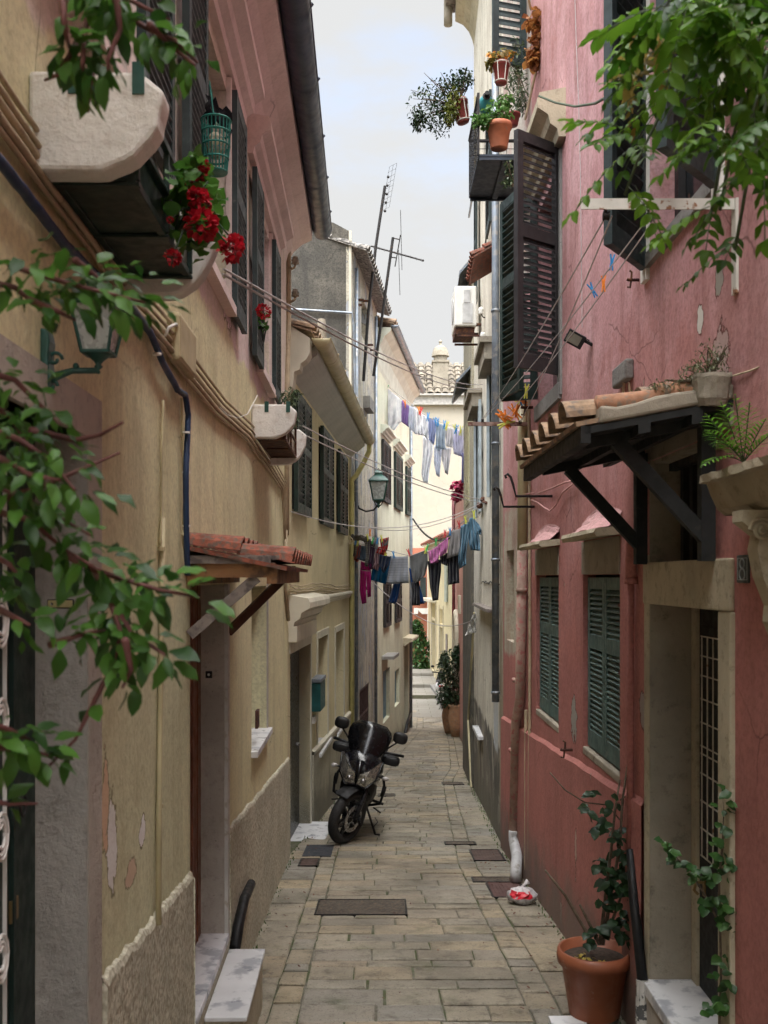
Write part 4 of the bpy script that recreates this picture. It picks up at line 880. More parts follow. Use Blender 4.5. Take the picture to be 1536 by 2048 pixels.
mb = MB(); pts = [WG.P(g(30.5)+1.12*math.cos(t), .03, .2+.75*math.sin(t)) for t in [math.pi*i/14 for i in range(15)]]; mb.tube([WG.P(g(30.5)+1.12,.03,-1)]+pts+[WG.P(g(30.5)-1.12,.03,-1)], .09, 8); mb.build('arch_trim', m_Bc, hG)
mb = MB(); mb.tube([WG.Q(907,990,.06),WG.Q(907,1440,.06)], .05, 8); mb.build('downpipe', mat('dark_red_pipe',(.12,.02,.025),.5), hG, smooth=True)
mb = MB(); WG.box(mb, g(27.5), g(28.6), 0, .05, 1.0, 1.5); mb.build('window_surround', m_Bc, hG)
mb = MB(); WG.box(mb, 0, WG.L, -.3, .03, 4.35, 4.5); mb.build('parapet_cap', m_grey, hG)
# ------------------------------------------------------------------ HOUSE E : tall pale house on the right
WE = Wall((1.39,11.62),(1.70,21),-1); e = WE.uY; eX = lambda px, off=0: WE.u(px, off)
m_E = plaster('pale_stained_limewash', (.78,.74,.64), (.68,.64,.55), (.33,.27,.2), .75, fine=.12, rough_b=.4, peel=(.36,.33,.29), peel_t=(.66,.68),
    patch=[(10,17.8,-5,-.1,(.10,.095,.085)),(12.4,13.1,-.2,9.5,(.60,.65,.70)),(11.6,12.2,-1,3,(.33,.28,.2))])
m_E2 = stone('dark_corner_stone', (.13,.12,.10), (.05,.048,.042), 7, .9, moss=(.2,.18,.13))
hE = thing('tall_pale_house', 'tall pale stained house with zinc downpipe and a dark damp stone foot', 'house', (1.6,15,gz(15)))
eu = e(17.7)
WE.shell(0.002, eu, -3.5, 12.28, [(eX(957),e(15.2),-.43,1.06,.16),(e(12.7),e(13.7),3.1,4.8,.15),(e(15.6),e(16.8),3.0,4.7,.15)], 4.5, m_E, hE)
WE.shell(eu, WE.L, -3.5, 2.9, [], 4.5, m_E2, hE, name='stone_corner', o=.045)
WE.shell(eu+.004, WE.L-.01, 2.9, 7.7, [(e(18.6),e(20),3.4,5.0,.1)], 4.4, plaster('drab_cream',(.42,.38,.28),(.36,.33,.25),(.18,.17,.14),.8,fine=.2), hE, name='rear_wall', o=.03)
for (a, b, z) in ((12.5,13.9,4.95),(15.4,17.0,4.85)): mb = MB(); WE.box(mb, e(a), e(b), 0, .22, z, z+.07); WE.box(mb, e(a)+.05, e(b)-.05, 0, .16, z-.2, z); mb.build('window_hood', m_browns, hE)
for (a, b, z0, z1) in ((12.7,13.7,3.1,4.8),(15.6,16.8,3.0,4.7)):
    mb = MB(); WE.box(mb, e(a), e(b), -.14,-.12, z0, z1); w_ = mb.build('window', m_glass, hE)
    tl = mat('faded_blue_paint',(.36,.42,.45),.6,var=.2)
    shutter(w_, WE.P(e(b)+.02,.01,0), (-.3,-1,0), .12, z0, z1, tl, 12, 18, th=.04, tilt=2)
    shutter(w_, WE.P(e(a)-.02,.04,0), (-.06,-1,0), .45, z0, z1, tl, 12, 18, th=.04, tilt=1.6)
mb = MB(); WE.box(mb, e(18.6), e(20), -.02, .04, 3.4, 5.0)
for i in range(26): WE.box(mb, e(18.7), e(19.9), .04, .055, 3.45+.06*i, 3.48+.06*i)
mb.build('vent_shutter', mat('cream_louvre',(.5,.46,.3),.6), hE)
shutter(hE, WE.P(e(12.9),.06,0), WE.d, .7, 6.6, 8.3, m_green, 10, 12); shutter(hE, WE.P(e(15.9),.06,0), WE.d, .5, 6.4, 8.2, m_green, 10, 12)
# small red tiled canopy, cornice
dn = V((-.34,0,-.2)); tiles(hE, WE.P(e(12.3),0,6.15), WE.d.to_3d(), dn, 1.2, .36, m_tiler, pitch=.15, r=.06, name='canopy_roof', step=.2)
mb = MB(); pr = [(0,11.4),(.03,11.52),(.09,11.66),(.19,11.78),(.33,11.85),(.33,12.1),(-.3,12.3),(-.3,11.4)]; mb.prism([WE.P(0,a,b) for a, b in pr], WE.P(eu,0,0)-WE.P(0,0,0)); mb.build('eaves_cove', m_sand, hE)
mb = MB(); WE.box(mb, 0, eu, .335, .5, 12.0, 12.08); mb.build('eaves_board', m_gwood, hE)
mb = MB(); q = WE.P(eu-.15,.46,12.16); mb.tube([WE.P(0,.46,12.16), q+V((0,-.1,0)), q, q-V((0,0,.25)), q-V((0,0,.46))], .075, 10); mb.build('gutter_outlet', m_browns, hE, smooth=True)
mb = MB(); mb.tube([WE.P(eX(1001),.06,11),WE.P(eX(1001),.06,.5)], .045, 12)
for z in (.6,2.2,3.6,5.2,7): mb.tube([WE.P(eX(1001),.06,z),WE.P(eX(1001),.06,z+.03)], .055, 12)
mb.build('downpipe', m_zinc, hE, smooth=True)
mb = MB(); mb.tube([WE.P(eX(955),.04,10),WE.P(eX(955),.04,6.2)], .02, 6); mb.tube([WE.P(eX(952),.03,1.4),WE.P(eX(944),.07,-.6),WE.P(eX(948),.05,-1.7)], .02, 6); mb.build('conduit', m_gut2, hE)
mb = MB(); mb.tube([WE.P(e(18),.02,7.7), WE.P(e(19),.02,7.75)],.02,6)
zr = 4.75; mb.hexa([WE.P(e(18.2),0,zr),WE.P(e(20.5),0,zr),WE.P(e(20.5),.28,zr-.3),WE.P(e(18.2),.28,zr-.3),WE.P(e(18.2),0,zr+.05),WE.P(e(20.5),0,zr+.05),WE.P(e(20.5),.3,zr-.26),WE.P(e(18.2),.3,zr-.26)])
hx = 1.1; mb.v = [(a,b,c+hx) for a,b,c in mb.v]; mb.build('lean_to_roof', m_zinc, hE)
mb = MB(); mb.prism([WE.P(e(17.8),.03,7.65),WE.P(e(20.9),.03,7.65),WE.P(e(20.9),.25,7.4),WE.P(e(17.8),.25,7.4)], V((0,0,.06))); mb.build('rear_eaves', m_zinc, hE)
mb = MB(); WE.box(mb, e(12.6), e(15.9), .0, .13, 1.56, 1.6); lg = mb.build('shelf', m_gwood, hE); mb = MB(); mb.prism([WE.P(eX(957)-.02,0,-.47),WE.P(e(15.2),0,-.47),WE.P(e(15.2),.08,-.47),WE.P(eX(957),.1,-.47)], V((0,0,.05))); mb.build('sill', m_marble, hE)
mb = MB(); mb.tube(wiggle([WE.P(u,.02,1.93) for u in (.4,1.5,2.6,3.6)],5,.02,rr), .008, 5); o = mb.build('wall_wire', m_iron); tag(o, 'dark wire stapled level across the tall pale house above the old shelf', 'wire')
ac = thing('air_conditioner', 'white air conditioner unit on a rusty bracket high on the tall pale house', 'air conditioner', WE.P(e(15.8),.2,5.9))
Yc = 15.6; mb = MB(); mb.box(((910+952)/2*0+R(931,0,Yc).x, Yc+.35, R(0,612,Yc).z), (.34,.75,.62)); mb.build('case', m_white, ac, bevel=.02)
mb = MB(); c = V((R(931,0,Yc).x, Yc-.03, R(0,612,Yc).z)); mb.box(c+V((.03,-.005,-.12)),(.16,.02,.3)); mb.box(c+V((.02,-.006,.14)),(.1,.02,.2)); mb.lathe([(.0001,.0),(.19,0),(.2,.012)], c+V((-.172,.4,0)), 20, Matrix.Rotation(-math.pi/2,3,'Y')); mb.build('panel', mat('ac_grey',(.5,.5,.5),.5), ac)
mb = MB(); zc = R(0,648,Yc).z
for y in (Yc+.05,Yc+.65): mb.bar((R(912,0,Yc).x,y,zc-.0),(R(958,0,Yc).x+.05,y,zc),.04,.04); mb.bar((R(915,0,Yc).x,y,zc-.17),(R(958,0,Yc).x+.05,y,zc-.17),.03,.03)
mb.box((R(930,0,Yc).x,Yc+.35,zc-.09),(.3,.6,.1)); mb.build('bracket', m_rust, ac)
for i, (x, y) in enumerate(((962,622),(966,672))):
    it = thing('insulator_hook', ('upper' if i == 0 else 'lower')+' white china insulator on a black hook beside the air conditioner', 'insulator', WE.Q(x,y,0), 'china insulators on the tall pale house'); q = WE.Q(x,y,.06)
    mb = MB(); mb.lathe([(.03,-.05),(.04,-.03),(.03,-.01),(.045,.01),(.03,.05),(1e-5,.06)], q, 12); mb.build('insulator', m_white, it, smooth=True)
    mb = MB(); mb.tube([q+V((0,0,-.04)), q+V((.03,0,-.09)), q+V((.08,0,-.1)), q+V((.12,0,-.05)), q+V((.13,0,.02))], .009, 6); mb.build('hook', m_iron, it, smooth=True)
ic = thing('wall_cross', 'small iron tie cross on the tall pale house high above the shutters', 'wall anchor', WE.Q(972,478,.02)); mb = MB(); q = WE.Q(972,478,.03); mb.bar(q-V((0,0,.14)),q+V((0,0,.14)),.015,.015); mb.bar(q-WE.d.to_3d()*.3,q+WE.d.to_3d()*.3,.014,.014); mb.build('anchor', m_iron, ic)
# ------------------------------------------------------------------ HOUSE R : pink house on the right
W1 = Wall((1.484,-4), (1.385,11.62), -1); p_ = W1.uY; pX = lambda px, off=0: W1.u(px, off)
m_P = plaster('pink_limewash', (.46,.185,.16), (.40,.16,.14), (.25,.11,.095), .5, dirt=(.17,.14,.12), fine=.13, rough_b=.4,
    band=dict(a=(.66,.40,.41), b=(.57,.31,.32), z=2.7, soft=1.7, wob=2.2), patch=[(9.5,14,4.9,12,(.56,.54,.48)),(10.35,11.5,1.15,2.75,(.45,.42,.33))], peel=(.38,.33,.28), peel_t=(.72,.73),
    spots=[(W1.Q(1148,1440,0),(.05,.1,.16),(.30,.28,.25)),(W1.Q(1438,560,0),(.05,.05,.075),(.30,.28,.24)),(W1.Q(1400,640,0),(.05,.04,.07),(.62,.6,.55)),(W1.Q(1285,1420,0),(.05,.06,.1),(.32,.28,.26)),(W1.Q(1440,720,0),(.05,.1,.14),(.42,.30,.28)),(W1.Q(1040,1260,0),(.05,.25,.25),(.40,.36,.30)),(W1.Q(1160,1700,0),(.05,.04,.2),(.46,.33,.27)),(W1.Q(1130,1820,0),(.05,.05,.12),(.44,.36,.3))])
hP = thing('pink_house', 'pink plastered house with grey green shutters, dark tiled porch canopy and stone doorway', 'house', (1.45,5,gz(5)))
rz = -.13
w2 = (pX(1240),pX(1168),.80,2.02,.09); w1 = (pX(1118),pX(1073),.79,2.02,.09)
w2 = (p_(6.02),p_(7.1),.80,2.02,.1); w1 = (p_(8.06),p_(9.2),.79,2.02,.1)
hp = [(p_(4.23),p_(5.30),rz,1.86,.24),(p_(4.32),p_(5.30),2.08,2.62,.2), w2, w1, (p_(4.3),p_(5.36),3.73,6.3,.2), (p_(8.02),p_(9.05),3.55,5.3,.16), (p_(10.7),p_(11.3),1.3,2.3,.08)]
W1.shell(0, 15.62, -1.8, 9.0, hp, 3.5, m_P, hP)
mb = MB(); n = 24; us = [p_(5.42)+(15.6-p_(5.42))*i/n for i in range(n+1)]; rr = random.Random(6)      # thickened foot of the wall
zt = [.70-.004*i+rr.uniform(-.006,.006)-.0*i for i, u in enumerate(us)]
zt = [.74-.062*(W1.P(u,0,0).y-6)+rr.uniform(-.008,.008) for u in us]
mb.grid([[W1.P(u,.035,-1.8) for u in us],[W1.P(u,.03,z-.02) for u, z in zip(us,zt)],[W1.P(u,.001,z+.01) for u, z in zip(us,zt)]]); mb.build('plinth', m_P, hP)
# ground floor shutters, closed
m_haunch = plaster('pale_pink_mortar', (.66,.38,.38), (.58,.32,.32), (.45,.33,.3), .5, rough_b=1., fine=.2)
for (a, b, z0, z1, r), nm in ((w2,''),(w1,'')):
    mb = MB(); W1.box(mb, a+.01, b-.01, -.098,-.09, z0, z1); wn = mb.build('window', m_dark, hP); mid = (a+b)/2
    zt = z1-.0
    shutter(wn, W1.P(a+.03,-.045,0), W1.d, mid-a-.035, z0+.02, zt-.02, m_teal, 9, 16, mid=.62, th=.035)
    shutter(wn, W1.P(mid+.002,-.045,0), W1.d, b-mid-.03, z0+.02, zt-.02, m_teal, 9, 16, mid=.62, th=.035)
    for z in (z0+.2, z0+.62, z0+1.03): mb = MB(); mb.bar(W1.P(a+.01,-.02,z), W1.P(a+.09,-.02,z), .02, .02); mb.build('hinge', m_rust, wn)
    # projecting stone slab with mortar haunch
    mb = MB(); n = 8; rr = random.Random(11); k = 9
    ua, ub = a-.06, b-.04; zz = z1+.26
    sl = [[W1.P(ua+(ub-ua)*i/n, o_*rr.uniform(.97,1.03), zz+dz_) for i in range(n+1)] for o_, dz_ in ((0,-.02),(.15,-.035),(.17,-.01),(.16,.015),(0,.03))]
    mb.grid(sl); mb.add(sl[0]+sl[1]+sl[2]+sl[3]+sl[4], [(0,n+1,2*n+2,3*n+3,4*n+4),(n,2*n+1,3*n+2,4*n+3,5*n+4)]); mb.build('hood_slab', m_sand, hP)
    mb = MB(); mb.grid([[W1.P(ua+(ub-ua)*i/n, .14*(1-v)**1.8*(1-.3*abs(2*i/n-1)**2)+rr.uniform(-.003,.005), zz+.02+.16*v*(1-.35*abs(2*i/n-1.)**1.5)+rr.uniform(-.006,.006)) for i in range(n+1)] for v in [j/k for j in range(k+1)]]); mb.build('mortar_haunch', m_haunch, hP)
    mb = MB(); W1.box(mb, a+.0, b, -.06,-.005, z1+.0, z1+.22) ; mb.build('lintel', m_browns, hP) if False else None
    mb = MB(); W1.box(mb, a-.01, b+.02, .0, .008, z1+.002, zz-.03); mb.build('lintel', m_browns, hP)
    mb = MB(); W1.box(mb, a-.0, b+.0, -.099, .004, z0-.05, z0+.004); mb.build('sill', m_browns, wn, bevel=.01)
# doorway: stone surround
mb = MB(); W1.box(mb, p_(5.30), p_(5.40), -.235, .022, -1, 2.12); W1.box(mb, p_(4.08), p_(4.23), -.02, .022, -1, 1.859); W1.box(mb, p_(4.08), p_(5.40), 0, .028, 1.86, 2.08)
mb.build('door_surround', m_sand, hP, bevel=.008)
mb = MB(); W1.box(mb, p_(5.30)-.012, p_(5.30)-.001, -.2, .018, rz, 1.858); mb.build('door_jamb', m_browns, hP)
mb = MB(); W1.box(mb, p_(5.30)-.012, p_(5.30)-.001, -.19, .018, 2.083, 2.618); mb.build('transom_jamb', m_browns, hP)
mb = MB(); W1.box(mb, p_(5.2), p_(5.285), -.236, -.2, rz+.006, 1.857); mb.build('door_frame', m_sand, hP)
mb = MB(); W1.box(mb, p_(4.24), p_(5.2), -.245, -.215, rz, 1.86)
for z0, z1 in ((rz+.1,.5),(.6,1.75)): W1.box(mb, p_(4.3), p_(5.14), -.216,-.205, z0, z1)
dr = mb.build('door', m_black, hP, bevel=.003)
mb = MB(); 
for i in range(9): mb.bar(W1.P(p_(4.42)+.085*i,-.195,.58), W1.P(p_(4.42)+.085*i,-.195,1.7), .006, .006)
for z in (.58,.72,.86,1.0,1.1,1.14,1.26,1.38,1.5,1.6,1.7): mb.bar(W1.P(p_(4.41),-.197,z), W1.P(p_(5.12),-.197,z), .006, .006)
mb.build('grille', m_wht2, dr)
mb = MB(); q = W1.P(p_(5.05),-.19,.46); mb.tube([q, q+V((-.04,0,.0)), q+V((-.05,0,-.04)), q+V((-.03,0,-.06))], .008, 6); mb.bar(q+V((0,0,.04)), q-V((0,0,.07)), .03, .008); mb.build('handle', mat('brass',(0,0,0)), dr)
mb = MB(); W1.box(mb, p_(4.232), p_(5.298), -.238, .06, rz-.06, rz+.005); mb.build('threshold', m_marble, hP, bevel=.006)
mb = MB(); W1.box(mb, p_(4.0), p_(5.44), 0, .05, -1.2, rz-.06); mb.build('step_base', m_pinks, hP)
mb = MB()
for i in range(6): W1.box(mb, p_(4.38)+.15*i, p_(4.38)+.15*i+.05, -.15,-.11, 2.08, 2.62)
W1.box(mb, p_(4.32), p_(5.28), -.12,-.08, 2.56, 2.62); mb.build('transom_bars', m_black, hP)
mb = MB(); W1.box(mb, p_(4.1), p_(5.40), 0.0, .012, 2.622, 2.72); W1.box(mb, p_(4.325), p_(5.28), -.198, -.002, 2.60, 2.617); mb.build('transom_lintel', m_browns, hP)
# house number
hn = thing('house_number', 'dark grey house number plate reading 8 beside the stone doorway', 'number plate', W1.Q(1488,1138,0))
mb = MB(); u0, u1 = pX(1501), pX(1477); z0, z1 = W1.z(1488,1166), W1.z(1488,1110); W1.box(mb, u0, u1, 0, .008, z0, z1); pl = mb.build('plate', mat('slate_plate',(.06,.075,.08),.5), hn, bevel=.003)
mb = MB(); um, zm = (u0+u1)/2, (z0+z1)/2; hw, hh = (u1-u0)*.40, (z1-z0)*.40
for a, b, c, d in ((-hw,hw,hh-.003,hh),(-hw,hw,-hh,-hh+.003),(-hw,-hw+.003,-hh,hh),(hw-.003,hw,-hh,hh)): W1.box(mb, um+a, um+b, .008, .0095, zm+c, zm+d)
for zc, ra, rb in ((zm+.021,.024,.019),(zm-.021,.029,.022)): mb.tube([W1.P(um+ra*math.cos(t), .0095, zc+rb*math.sin(t)) for t in [2*math.pi*i/20 for i in range(21)]], .0028, 5)
mb.build('figure', mat('plate_figure',(.3,.34,.35),.5,bump=0), hn)
# porch canopy
cn = 'porch'
for Y in (4.27,5.34):
    mb = MB(); u = p_(Y); W1.box(mb, u-.03, u+.03, .025, .085, 2.07, 2.66); mb.bar(W1.P(u,.06,2.17), W1.P(u,.44,2.58), .05, .06); mb.bar(W1.P(u,.04,2.68), W1.P(u,.58,2.575), .05, .06)
    mb.build('canopy_bracket', m_black, hP)
mb = MB(); ua, ub = p_(4.1), p_(5.72)
mb.hexa([W1.P(ua,.0,2.70),W1.P(ub,.0,2.70),W1.P(ub,.62,2.585),W1.P(ua,.62,2.585),W1.P(ua,.0,2.73),W1.P(ub,.0,2.73),W1.P(ub,.62,2.615),W1.P(ua,.62,2.615)])
for o_ in (.12,.34): mb.hexa([W1.P(ua,o_,2.66-.186*o_),W1.P(ub,o_,2.66-.186*o_),W1.P(ub,o_+.05,2.65-.186*o_),W1.P(ua,o_+.05,2.65-.186*o_),W1.P(ua,o_,2.70-.186*o_),W1.P(ub,o_,2.70-.186*o_),W1.P(ub,o_+.05,2.70-.186*o_-.008),W1.P(ua,o_+.05,2.70-.186*o_-.008)])
mb.build('canopy_boards', m_black, hP)
mb = MB(); W1.box(mb, ua, ub, .585, .625, 2.55, 2.62); mb.build('fascia', m_black, hP)
mb = MB(); k = 8; rr = random.Random(3)   # lime mortar verge on the near side
pts_t = [(o_, 2.80-.19*o_+rr.uniform(-.01,.012)) for o_ in [.0,.08,.16,.24,.32,.40,.48,.55]]; pts_b = [(o_, 2.735-.19*o_) for o_ in [.55,.4,.2,0]]
mb.prism([W1.P(ua-.01,a,b) for a, b in pts_t+pts_b], W1.P(ua+.12,0,0)-W1.P(ua-.01,0,0)); mb.build('mortar_verge', m_browns, hP, bevel=.012)
dn = V((-.64,0,-.119)); tiles(hP, W1.P(ua,.0,2.765), W1.d.to_3d(), dn, ub-ua, .66, m_tile, pitch=.25, r=.088, name='canopy_roof', seg=10, step=.33)
mb = MB(); r0 = .045
for i in range(2): mb.tube([W1.P(ua+.05,.02+.26*i,2.795-.05*i), W1.P(ua+.05,.3+.25*i,2.76-.05*i)], [r0*.85, r0], 12)
mb.build('verge_tile', mat('faded_orange_tile',(.34,.17,.10),.85,var=.3,scale=14,col2=(.22,.17,.13),bump=.5), hP, smooth=True)
# first floor windows
def leaf_at(W, parent, hin, outer, z0, z1, m, **k):
    d = V(outer)-V(hin); return shutter(parent, hin, d, d.length, z0, z1, m, **k)
mb = MB(); W1.box(mb, p_(4.3), p_(5.36), -.2,-.17, 3.73, 6.3); wn = mb.build('window', m_glass, hP)
leaf_at(W1, wn, W1.P(p_(5.40),.02,0), V((1.115,4.98,0)), 3.66, 6.3, m_green, n1=14, n2=20, th=.045, tilt=-1.5)
leaf_at(W1, wn, W1.P(p_(4.26),.02,0), V((1.07,3.86,0)), 3.66, 6.3, m_green, n1=14, n2=20, th=.045, tilt=-1.5)
mb = MB(); W1.box(mb, p_(5.36), p_(5.46), 0, .025, 3.6, 6.4); W1.box(mb, p_(4.2), p_(4.3), 0, .025, 3.6, 6.4); mb.build('window_surround', mat('white_lime_frame',(.68,.66,.6),.85,var=.1,scale=12,bump=.5), hP)
mb = MB(); W1.box(mb, p_(4.3), p_(5.36), -.19, .03, 3.66, 3.73); mb.build('sill', m_grey, wn)
mb = MB()
for a, b in ((4.3,4.36),(4.8,4.86),(5.28,5.35)): W1.box(mb, p_(a), p_(b), -.168,-.13, 3.73, 6.3)
mb.build('frame', m_brn, wn)
mb = MB(); W1.box(mb, p_(8.02), p_(9.05), -.16,-.13, 3.55, 5.3); wn = mb.build('window', m_glass, hP)
leaf_at(W1, wn, W1.P(p_(8.0),.01,0), V((1.015,7.70,0)), 3.62, 5.45, m_brn, n1=12, n2=17, th=.045, tilt=.95, mid=.58)
leaf_at(W1, wn, W1.P(p_(9.08),.01,0), V((1.08,9.2,0)), 3.62, 5.45, m_dkgrn, n1=10, n2=14, th=.045, tilt=.7, mid=.58)
leaf_at(W1, wn, V((1.08,9.18,0)), V((1.20,8.72,0)), 3.64, 5.42, m_dkgrn, n1=10, n2=14, th=.04, tilt=.7, mid=.58)
mb = MB(); W1.box(mb, p_(7.92), p_(9.15), -.15, .03, 3.42, 3.55); W1.box(mb, p_(7.9), p_(8.02), 0, .02, 3.45, 5.4); mb.build('window_surround', m_grey, hP)
hood(W1, hP, p_(7.75), p_(9.3), 5.42, .22, .34, m_sand, 'window_hood')
# pipes
dp1 = thing('downpipe', 'fat drainpipe painted cream above and pink below beside the green shutters', 'pipe', W1.Q(1045,1700,0))
mb = MB(); mb.tube([W1.Q(1046,780,.055),W1.Q(1045,1100,.055)], .05, 12); o1 = mb.build('upper_pipe', m_gut2, dp1, smooth=True)
mb = MB(); mb.tube([W1.Q(1045,1100,.055),W1.Q(1040,1400,.055),W1.Q(1032,1440,.055),W1.Q(1028,1660,.055)], .05, 12)
for y in (1180,1360,1500): q = W1.Q(1044-(y-1180)*.05,y,.055); mb.tube([q-V((0,0,.02)),q+V((0,0,.02))], .058, 12)
mb.build('lower_pipe', mat('pink_painted_pipe',(.38,.26,.21),.8,var=.2,scale=8,col2=(.4,.15,.14)), dp1, smooth=True)
mb = MB(); mb.tube([W1.Q(1028,1662,.06),W1.Q(1028,1680,.06),W1.Q(1034,1715,.09),W1.Q(1032,1745,.13),W1.Q(1032,1762,.13)], .055, 14); mb.build('white_elbow', mat('dirty_white_pipe',(.42,.42,.43),.5,var=.2,scale=6,col2=(.25,.24,.22)), dp1, smooth=True)
dp2 = thing('conduit', 'thin pink conduit strapped close beside the fat drainpipe', 'pipe', W1.Q(1062,1700,0)); mb = MB(); mb.tube([W1.Q(1058,790,.02),W1.Q(1060,1300,.02),W1.Q(1058,1720,.02)], .014, 8); mb.tube([W1.Q(1052,1420,.02),W1.Q(1052,1740,.02)], .016, 8); mb.build('tube', m_cable, dp2)
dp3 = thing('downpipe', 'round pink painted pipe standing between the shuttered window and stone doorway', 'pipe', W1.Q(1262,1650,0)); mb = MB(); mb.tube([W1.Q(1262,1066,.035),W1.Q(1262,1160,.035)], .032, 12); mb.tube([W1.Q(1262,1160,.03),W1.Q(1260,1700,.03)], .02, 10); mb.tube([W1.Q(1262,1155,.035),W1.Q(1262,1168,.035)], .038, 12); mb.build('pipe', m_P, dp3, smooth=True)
dp4 = thing('downpipe', 'dark pipe with whitewashed foot behind the big terracotta pot', 'pipe', W1.Q(1275,1950,.02)); mb = MB(); mb.tube([W1.Q(1262,1700,.035),W1.Q(1268,1800,.05),W1.Q(1285,1960,.06)], .028, 10); mb.build('pipe', m_blk, dp4, smooth=True); mb = MB(); mb.tube([W1.Q(1285,1960,.06),W1.Q(1284,2060,.07)], .034, 10); mb.build('foot', mat('flaking_whitewash',(.5,.48,.45),.9,var=.1,scale=10,col2=(.08,.08,.08),t=(.52,.58)), dp4)
lw = thing('hanging_wire', 'thin grey wire hanging straight down the pink wall to the floodlight', 'wire', W1.Q(1163,660,.02)); mb = MB(); mb.tube(wiggle([W1.Q(x,y,.015) for x, y in ((1148,-40),(1152,80),(1157,210),(1160,330),(1162,480),(1164,655))], 3, .002, rr), .003, 5); mb.build('wire', m_wire, lw)
ww = thing('painted_wires', 'pink painted wires curling under the tip of the tiled canopy', 'wire', W1.Q(1080,1000,.02)); mb = MB()
for pl_ in (((1065,992),(1080,985),(1100,978),(1130,965),(1160,958)),((1062,1000),(1075,1005),(1088,1015),(1100,1022),(1112,1010),(1125,985),(1150,965)),((1030,1000),(1034,992),(1045,990),(1070,985))): mb.tube([W1.Q(x,y,.03) for x, y in pl_], .007, 6)
mb.build('wire', mat('pink_wire',(.5,.27,.25),.7), ww, smooth=True)
# small wall fittings
fl = thing('floodlight', 'black floodlight tilted on the pink wall beside the big brown shutter', 'floodlight', W1.Q(1178,680,0))
Yf = W1.Q(1178,680,0).y; c = R(1150,678,Yf-.05); mtx = Matrix.Rotation(.5,3,'Y') @ Matrix.Rotation(.35,3,'X')
mb = MB(); mb.box(c, (.13,.08,.09), mtx); 
for i in range(5): mb.box(c+mtx @ V((-.045+.0225*i,.05,0)), (.006,.03,.08), mtx)
mb.build('housing', m_blk, fl, bevel=.006); mb = MB(); mb.box(c+mtx @ V((-.01,-.042,-.0)), (.095,.004,.065), mtx); mb.build('lamp_glass', mat('floodlight_glass',(.2,.2,.16),.2), fl)
mb = MB(); mb.bar(c+V((.05,0,0)), W1.Q(1185,690,0), .03,.02); mb.bar(c+V((-.06,0,.03)), c+V((.1,.02,-.01)), .015,.015); mb.build('bracket', m_iron, fl)
jx = thing('junction_box', 'grey weathered junction box with wires on the pink wall above the canopy', 'junction box', W1.Q(1250,750,0)); mb = MB(); W1.box(mb, pX(1268), pX(1240), 0, .05, W1.z(1254,768), W1.z(1254,728)); mb.build('case', m_grey, jx, bevel=.012)
mb = MB(); mb.tube([W1.Q(1248,765,.03),W1.Q(1246,800,.02),W1.Q(1246,830,.02)], .008, 6); mb.tube([W1.Q(1258,765,.03),W1.Q(1260,790,.02),W1.Q(1258,812,.015)], .006, 6); mb.build('wire', m_cable, jx)
for i, (x, y, lb) in enumerate(((1278,560,'rusty hook latch on the pink wall just below the peeling upper sill'),(1145,1500,'rusty iron latch on the pink wall between the two green shuttered windows'),(1066,815,'small rusty latch on the pink wall under the big brown shutter'))):
    h_ = thing('wall_latch', lb, 'latch', W1.Q(x,y,0), 'iron shutter latches on the pink wall'); q = W1.Q(x,y,.0); s_ = q.y/5.8
    mb = MB(); mb.tube([q, q+V((-.06*s_,0,.0)), q+V((-.07*s_,0,.005))], .009*s_, 6); mb.tube([q+V((-.055*s_,0,.055*s_)), q+V((-.042*s_,0,.045*s_)), q+V((-.045*s_,0,0)), q+V((-.052*s_,0,-.045*s_)), q+V((-.068*s_,0,-.04*s_))], .006*s_, 6); mb.build('latch', m_rust, h_, smooth=True)
for i, (x0, y0, x1, y1, Y) in enumerate(((1003,960,1010,1005,7.7),(1022,965,1035,990,0))): pass
hb = thing('drying_bracket', 'pair of dark iron rods with curled tips sticking out of the pink wall', 'bracket', W1.Q(1090,1000,0))
for (uY_, tip, zb, sc) in ((8.35,1022,(1125,983),1),(9.3,997,(1090,1004),1)):
    q = W1.P(p_(uY_),0,W1.z(zb[0],zb[1])); t_ = V((R(tip+10,0,uY_).x, uY_, q.z)); mb = MB()
    mb.tube([q, t_, t_+V((-.025,0,.10)), t_+V((-.045,0,.16)), t_+V((-.07,0,.185)), t_+V((-.09,0,.17)), t_+V((-.08,0,.15))], .011, 8); mb.build('rod', m_iron, hb, smooth=True)
# clothesline beam (near) and pulleys
nb_ = thing('clothesline_bracket', 'peeling white iron clothesline beam jutting from the pink wall among wisteria leaves', 'bracket', W1.P(p_(4.06),0,3.5))
Yn = 4.08; zb = R(0,412,Yn).z; mb = MB(); xa, xb = R(1160,0,Yn).x, R(1474,0,Yn).x
mb.box(((xa+xb)/2,Yn,zb+.018),(xb-xa,.045,.008)); mb.box(((xa+xb)/2,Yn-.022,zb-.0),(xb-xa,.006,.044)); W1.box(mb, p_(4.06)-.02, p_(4.06)+.03, .0, .012, R(0,590,Yn).z, zb+.02); mb.build('beam', m_wht2, nb_)
def pulley(t, c, r): mb = MB(); mb.lathe([(r*.9,-.012),(r,-.01),(r*.7,0),(r,.01),(r*.9,.012)], c, 16, Matrix.Rotation(math.pi/2,3,'Y')); mb.build('pulley', m_iron, t, smooth=True)
pA, pB, pC = R(1212,432,Yn), R(1297,435,Yn), R(1378,410,Yn)
for c in (pA, pB): pulley(nb_, c, .02); 
mb = MB()
for c in (pA, pB, pC): mb.tube([c+V((0,0,.045)), c], .005, 5)
mb.build('hook', m_rust, nb_)
fb_ = thing('clothesline_bracket', 'rusty iron clothesline beam reaching out under the big brown shutter', 'bracket', W1.P(p_(9.6),0,3.4))
